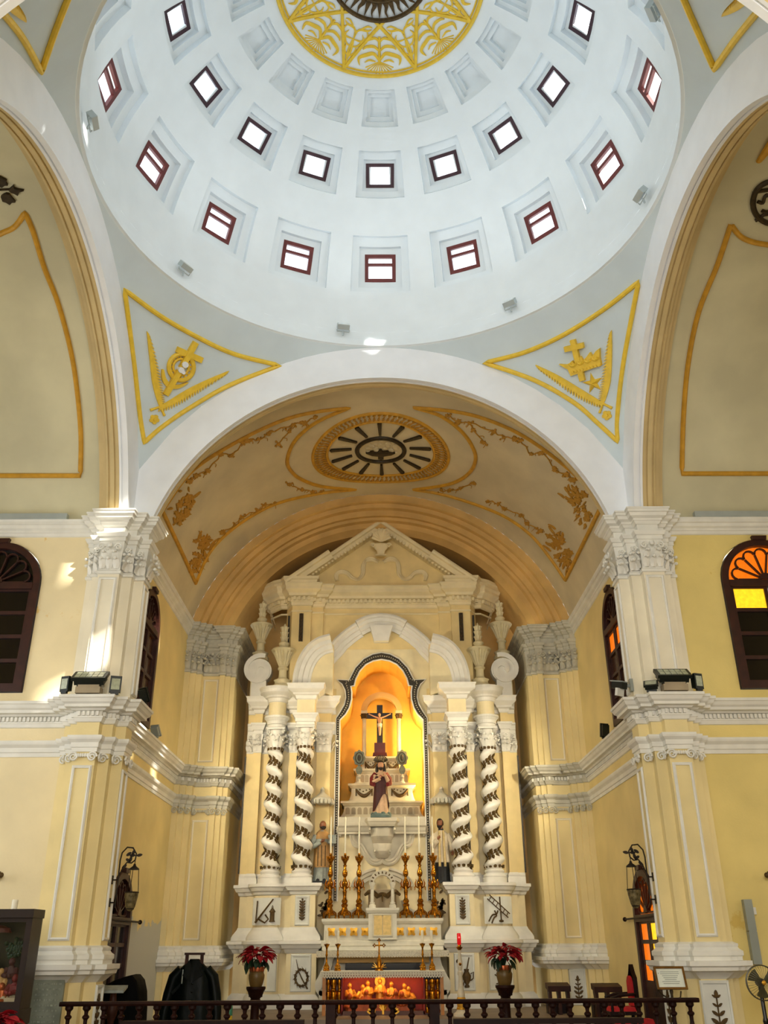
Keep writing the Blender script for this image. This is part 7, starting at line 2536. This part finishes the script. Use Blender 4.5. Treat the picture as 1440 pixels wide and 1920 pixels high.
mat('paper', 'dfe3d6', .7, var=.03, vs=8)
mat('ink', '8a8f88', .8, var=0)
mat('frame_gold', '7a5520', .35, metal=.5, var=.15, vs=10)
NT = thing('framed_notice', 'gold-framed notice on a stand in front of the right pier', 'notice', (4.47, 4.3, 0))
Rt = Matrix.Rotation(radians(-18), 3, 'X')
c = Vector((4.47, 4.3, 1.13))
m = MB()
fo, fi = (.235, .165), (.205, .135)
m.poly([(-fo[0], -fo[1]), (fo[0], -fo[1]), (fo[0], fo[1]), (-fo[0], fo[1])], [[(-fi[0], -fi[1]), (fi[0], -fi[1]), (fi[0], fi[1]), (-fi[0], fi[1])]], lambda x, z: c + Rt @ Vector((x, -.02, z)), lambda x, z: c + Rt @ Vector((x, .015, z))); m.build('frame', 'frame_gold', NT)
m = MB(); m.bbox(c + Rt @ Vector((0, .004, 0)), .42, .01, .28, R=Rt); o = m.build('paper_sheet', 'paper', NT)
m = MB()
rn = random.Random(6)
for i in range(7):
    z = .09 - i * .028
    L = rn.uniform(.18, .32)
    m.bbox(c + Rt @ Vector((0, -.003, z)), L, .003, .007, R=Rt)
m.build('text_lines', 'ink', o, kind='stuff')
m = MB(); m.lathe((4.47, 4.34, 0), [(.15, 0), (.15, .02), (.025, .04), (.02, .3), (.03, .34), (.02, .4), (.02, .9), (.03, .95), (.02, .98)], 12); m.build('stand_pole', 'dark_bronze', NT, True)
m = MB(); m.tube([(4.30, 4.33, 1.2), (4.24, 4.33, 1.12), (4.25, 4.33, .98), (4.32, 4.33, .9), (4.47, 4.34, .82)], .012, 6); m.tube([(4.47, 4.34, .82), (4.6, 4.34, .86), (4.62, 4.34, .95)], .012, 6); m.build('scroll_bracket', 'dark_bronze', NT, True)

mat('fan_grey', '4a4636', .35, metal=.4, var=.1)
mat('fan_blade', '4d4a30', .3, var=.1)
FN = thing('stand_fan', 'round pedestal fan with gold hub at the right edge', 'fan', (5.76, 4.0, 0))
fc = Vector((5.76, 3.95, 1.07))
m = MB()
for d in (-.06, .06): m.tube([fc + Vector((.24 * cos(2 * pi * k / 40), d * .3, .24 * sin(2 * pi * k / 40))) for k in range(40)], .008, 5, closed=True)
for k in range(36):
    a = 2 * pi * k / 36
    e = Vector((cos(a), 0, sin(a)))
    m.tube([fc + e * .04 + Vector((0, -.07, 0)), fc + e * .15 + Vector((0, -.065, 0)), fc + e * .24 + Vector((0, -.018, 0))], .0025, 3, caps=False)
m.build('guard', 'fan_grey', FN, True)
for k in range(3):
    a = 2 * pi * k / 3 + .4
    m = MB()
    rows = []
    for i in range(6):
        r = .04 + .17 * i / 5
        rows.append([fc + Vector((r * cos(a + t), .02 * t * 2, r * sin(a + t))) for t in (-.5, -.25, 0, .25, .5)])
    m.grid(rows); m.build('blade', 'fan_blade', FN, True)
m = MB(); m.lathe((0, 0, 0), [(.03, 0), (.034, .015), (.02, .03), (0, .034)], 14); m.xform(lambda p: (fc.x + p.x, fc.y - .06 - p.z, fc.z + p.y)); m.build('hub', 'gold_bright', FN, True)
m = MB(); m.lathe((0, 0, 0), [(.06, 0), (.07, .06), (.05, .14), (.0, .16)], 14); m.xform(lambda p: (fc.x + p.x, fc.y + .03 + p.z, fc.z + p.y)); m.build('motor', 'fan_grey', FN, True)
m = MB(); m.lathe((5.76, 4.06, 0), [(.17, 0), (.17, .03), (.04, .05), (.035, .5), (.045, .55), (.03, .6), (.03, 1.02)], 14); m.build('pole', 'casket_black', FN, True)

mat('speaker_grey', '9aa098', .45, var=.04)
SP = thing('column_loudspeaker', 'slim grey column loudspeaker on the right transept wall', 'loudspeaker', (6.14, 5.05, 1.3))
m = MB(); m.box(6.08, 6.22, 5.02, 5.13, 1.80, 2.28); m.build('upper_cabinet', 'speaker_grey', SP)
m = MB(); m.box(6.08, 6.22, 5.02, 5.13, 1.30, 1.79); m.build('lower_cabinet', 'speaker_grey', SP)
m = MB(); m.box(6.22, 6.29, 5.09, 5.14, 2.05, 2.16); m.build('wall_bracket', 'trim_white', SP)
m = MB()
for z in [1.34 + .03 * k for k in range(30)]: m.box(6.09, 6.21, 5.016, 5.02, z, z + .012)
m.build('grille_lines', 'speaker_grey', SP, kind='stuff')
for sgn, side, px in ((-1, 'left', 3), (1, 'right', 1437)):
    p = at_y(px, 1641, 5.0)
    t = thing('wall_sconce', 'small dark wall bracket on the %s transept wall at the picture edge' % side, 'bracket', (p.x, 5.1, p.z), 'wall brackets')
    m = MB(); m.tube([(p.x + sgn * .12, 5.14, p.z), (p.x + sgn * .06, 5.02, p.z - .03), (p.x, 4.98, p.z)], .018, 6); m.build('arm', 'brown_relief', t, True)
    m = MB(); m.ball((p.x, 4.98, p.z), .045, 8, 6); m.build('knob', 'brown_relief', t, True)
    m = MB(); m.box(p.x + sgn * .12 - .04, p.x + sgn * .12 + .04, 5.12, 5.15, p.z - .07, p.z + .07); m.build('wall_plate', 'brown_relief', t)

# ---------------------------------------------------------------- hanging lanterns on the front piers
mat('iron', '2a2118', .5, metal=.5, var=.2, vs=12)
mat('lantern_glass', '6d6040', .15, var=.3, vs=16)
for sgn, side in ((-1, 'left'), (1, 'right')):
    X = lambda d: sgn * (4.68 - d)   # d: distance from the jamb into the chancel
    Yb = 5.30
    t = thing('wall_lantern', 'iron lantern on a scrolled bracket, %s pier facing the chancel' % side, 'lantern', (X(.1), Yb, 2.2), 'wall lanterns')
    m = MB(); m.tube([(X(.1), Yb, 2.22), (X(.1), Yb, 2.98), (X(.12), Yb, 3.10), (X(.2), Yb, 3.19), (X(.3), Yb, 3.18), (X(.37), Yb, 3.08), (X(.36), Yb, 2.98)], .013, 8)
    m.tube([(X(.36), Yb, 2.98), (X(.30), Yb, 2.93), (X(.22), Yb, 2.94), (X(.16), Yb, 2.86), (X(.11), Yb, 2.72)], .012, 6)
    m.build('bracket', 'iron', t, True)
    m = MB()
    for (a, z, da, dz) in ((.2, 3.05, .7, .5), (.26, 3.05, .9, .1), (.2, 3.0, .6, -.4), (.3, 3.06, .3, .8), (.38, 3.05, 1, .2), (.15, 2.84, .6, .6), (.27, 2.95, .2, .9)):
        d = Vector((da, dz)).normalized()
        pts = lens([(a, z), (a + d.x * .05, z + d.y * .05), (a + d.x * .10, z + d.y * .10)], .05, 3)
        m.poly(pts, (), lambda u, v: (X(u), Yb - .01, v), lambda u, v: (X(u), Yb + .01, v))
    m.build('leaf_ornament', 'iron', t)
    for z in (2.30, 2.66):
        m = MB(); m.tube([(X(.1), Yb, z), (X(.0), Yb, z)], .013, 6); m.box(*sorted((X(0), X(.012))), Yb - .03, Yb + .03, z - .07, z + .07); m.build('wall_fixing', 'iron', t)
    c = (X(.36), Yb)
    m = MB(); m.tube([(c[0], Yb, 2.98), (c[0], Yb, 2.90)], .008, 5); m.lathe((c[0], Yb, 2.82), [(.09, 0), (.085, .02), (.03, .06), (.015, .1)], 14); m.build('cap', 'iron', t, True)
    m = MB()
    for k in range(3):
        a = 2 * pi * k / 3 + .5
        m.tube([(c[0] + .08 * cos(a), Yb + .08 * sin(a), 2.82), (c[0] + .11 * cos(a), Yb + .11 * sin(a), 2.47)], .006, 4)
    m.build('chains', 'iron', t, kind='stuff')
    m = MB(); m.lathe((c[0], Yb, 2.18), [(.02, -.02), (.05, 0), (.08, .05), (.11, .2), (.115, .28), (.10, .29)], 18, flute=(12, .08)); m.build('lamp_bowl', 'lantern_glass', t, True)
    m = MB(); m.tube([(c[0] + .115 * cos(2 * pi * k / 18), Yb + .115 * sin(2 * pi * k / 18), 2.46) for k in range(18)], .01, 5, closed=True); m.tube([(c[0] + .06 * cos(2 * pi * k / 18), Yb + .06 * sin(2 * pi * k / 18), 2.20) for k in range(18)], .01, 5, closed=True)
    for k in range(9):
        a = 2 * pi * k / 9
        m.tube([(c[0] + .06 * cos(a), Yb + .06 * sin(a), 2.2), (c[0] + .115 * cos(a), Yb + .115 * sin(a), 2.46)], .006, 4)
    m.build('bowl_cage', 'iron', t, True)

# ---------------------------------------------------------------- floodlights on the lower cornice
mat('flood_black', '101812', .4, var=.15)
mat('flood_glass', 'aeb49a', .12, var=.1, vs=20)
def flood(label, loc, rz, tilt, w=.2, h=.24, d=.1, panel=False, body='flood_black', group='cornice floodlights'):
    t = thing('floodlight', label, 'floodlight', loc, group)
    R = Matrix.Rotation(rz, 3, 'Z') @ Matrix.Rotation(tilt, 3, 'X')
    c = Vector(loc) + Vector((0, 0, h * .62))
    m = MB()
    m.bbox(c, w, d * .4, h, R=R)
    m.bbox(c + R @ Vector((0, d * .45, 0)), w * .86, d * .6, h * .8, R=R)
    m.build('housing', body, t)
    n = 5 if panel else 1
    for i in range(n):
        for j in range(2 if panel else 1):
            gw, gh = w * .84 / n, h * .76 / (2 if panel else 1)
            q = MB(); q.bbox(c + R @ Vector(((i - (n - 1) / 2) * gw, -d * .21, (j - (.5 if panel else 0)) * gh)), gw * .88, .01, gh * .88, R=R); q.build('lens', 'flood_glass', t)
    q = MB(); q.bbox(Vector(loc) + Vector((0, 0, .02)), w * .7, .05, .04, rz=rz); q.tube([Vector(loc) + Vector((0, 0, .02)), c + R @ Vector((0, d * .5, -h * .3))], .015, 6); q.build('bracket', body, t)
    return t
ZL_ = 5.705
flood('small black floodlight turned outward, left end of the left cornice', (-5.70, 4.46, ZL_), radians(-20), radians(0), .17, .28, .14)
flood('broad flat floodlight aimed upward on the left pier cornice', (-5.27, 4.46, ZL_ + .13), 0, radians(-52), .62, .3, .16, True)
flood('small black floodlight beside the broad flat one on the left pier', (-4.82, 4.54, ZL_), radians(15), radians(0), .2, .3, .14)
flood('black spotlight tilted up on the left pier corner facing the altar', (-4.46, 5.25, ZL_), radians(150), radians(-30), .18, .28, .1)
flood('pale-backed spotlight on the left chancel wall cornice', (-4.93, 8.3, ZL_), radians(160), radians(-35), .2, .26, .1, body='speaker_grey')
flood('small black floodlight turned outward, right end of the right cornice', (5.70, 4.46, ZL_), radians(20), radians(0), .17, .28, .14)
flood('broad flat floodlight aimed upward on the right pier cornice', (5.26, 4.46, ZL_ + .13), 0, radians(-52), .62, .3, .16, True)
flood('black floodlight lying back between camera and broad floodlight, right pier', (4.86, 4.52, ZL_), radians(-20), radians(-55), .26, .24, .1)
flood('black spotlight on the right chancel wall cornice', (4.93, 8.6, ZL_), radians(-160), radians(-10), .2, .3, .1)
for s, nm in ((-1, 'left'), (1, 'right')):   # small plinths under the broad lamps
    m = MB(); m.box(s * 5.27 - .22, s * 5.27 + .22, 4.40, 4.60, 5.705, 5.82); m.box(s * 5.27 - .19, s * 5.27 + .19, 4.42, 4.58, 5.82, 5.86)
    m.build('lamp_plinth', 'throne_shade', None, label='low plinth under the broad floodlight on the %s pier' % nm, cat='plinth')
SCM = thing('security_camera', 'pale security camera on the right pier corner above the cornice', 'camera', (4.6, 5.1, 5.69))
m = MB(); m.tube([(4.66, 5.06, 5.95), (4.52, 5.06, 5.97)], .035, 8); m.box(4.62, 4.68, 5.0, 5.12, 5.85, 6.08); m.build('arm', 'speaker_grey', SCM)
m = MB(); R_ = Matrix.Rotation(radians(35), 3, 'Z') @ Matrix.Rotation(radians(15), 3, 'X'); m.bbox((4.42, 5.02, 5.96), .14, .26, .13, R=R_); m.build('camera_body', 'flood_black', SCM)
m = MB(); m.bbox((4.42, 5.02, 6.03), .16, .3, .02, R=R_); m.build('sun_hood', 'speaker_grey', SCM)
m = MB(); m.bbox((4.40, 4.98, 5.82), .18, .06, .14, R=R_); m.build('lamp_plate', 'trim_white', SCM)
# warm lamps: the two chancel spotlights and the piers' spot face the altarpiece
WARM = (1.0, .87, .62)
lamp('chancel_spot_light_left', 'SPOT', (-4.6, 8.2, 6.0), 420, WARM, (.3, 12.4, 4.6), .12, spot=110, blend=.9)
lamp('chancel_spot_light_right', 'SPOT', (4.6, 8.5, 6.0), 420, WARM, (-.3, 12.4, 4.6), .12, spot=110, blend=.9)
lamp('pier_spot_light', 'SPOT', (-4.2, 5.3, 6.1), 220, (1.0, .86, .6), (0, 12.3, 7.2), .12, spot=80, blend=.9)
# cable ledges over the upper cornice of the transepts
for s, nm in ((-1, 'left'), (1, 'right')):
    m = MB(); m.box(*sorted((s * 6.35, s * 10.5)), 4.93, 5.05, 9.40, 9.52); m.build('cable_trunking', 'lamp_grey', None, label='pale cable trunking on the %s transept cornice' % nm, cat='trunking')
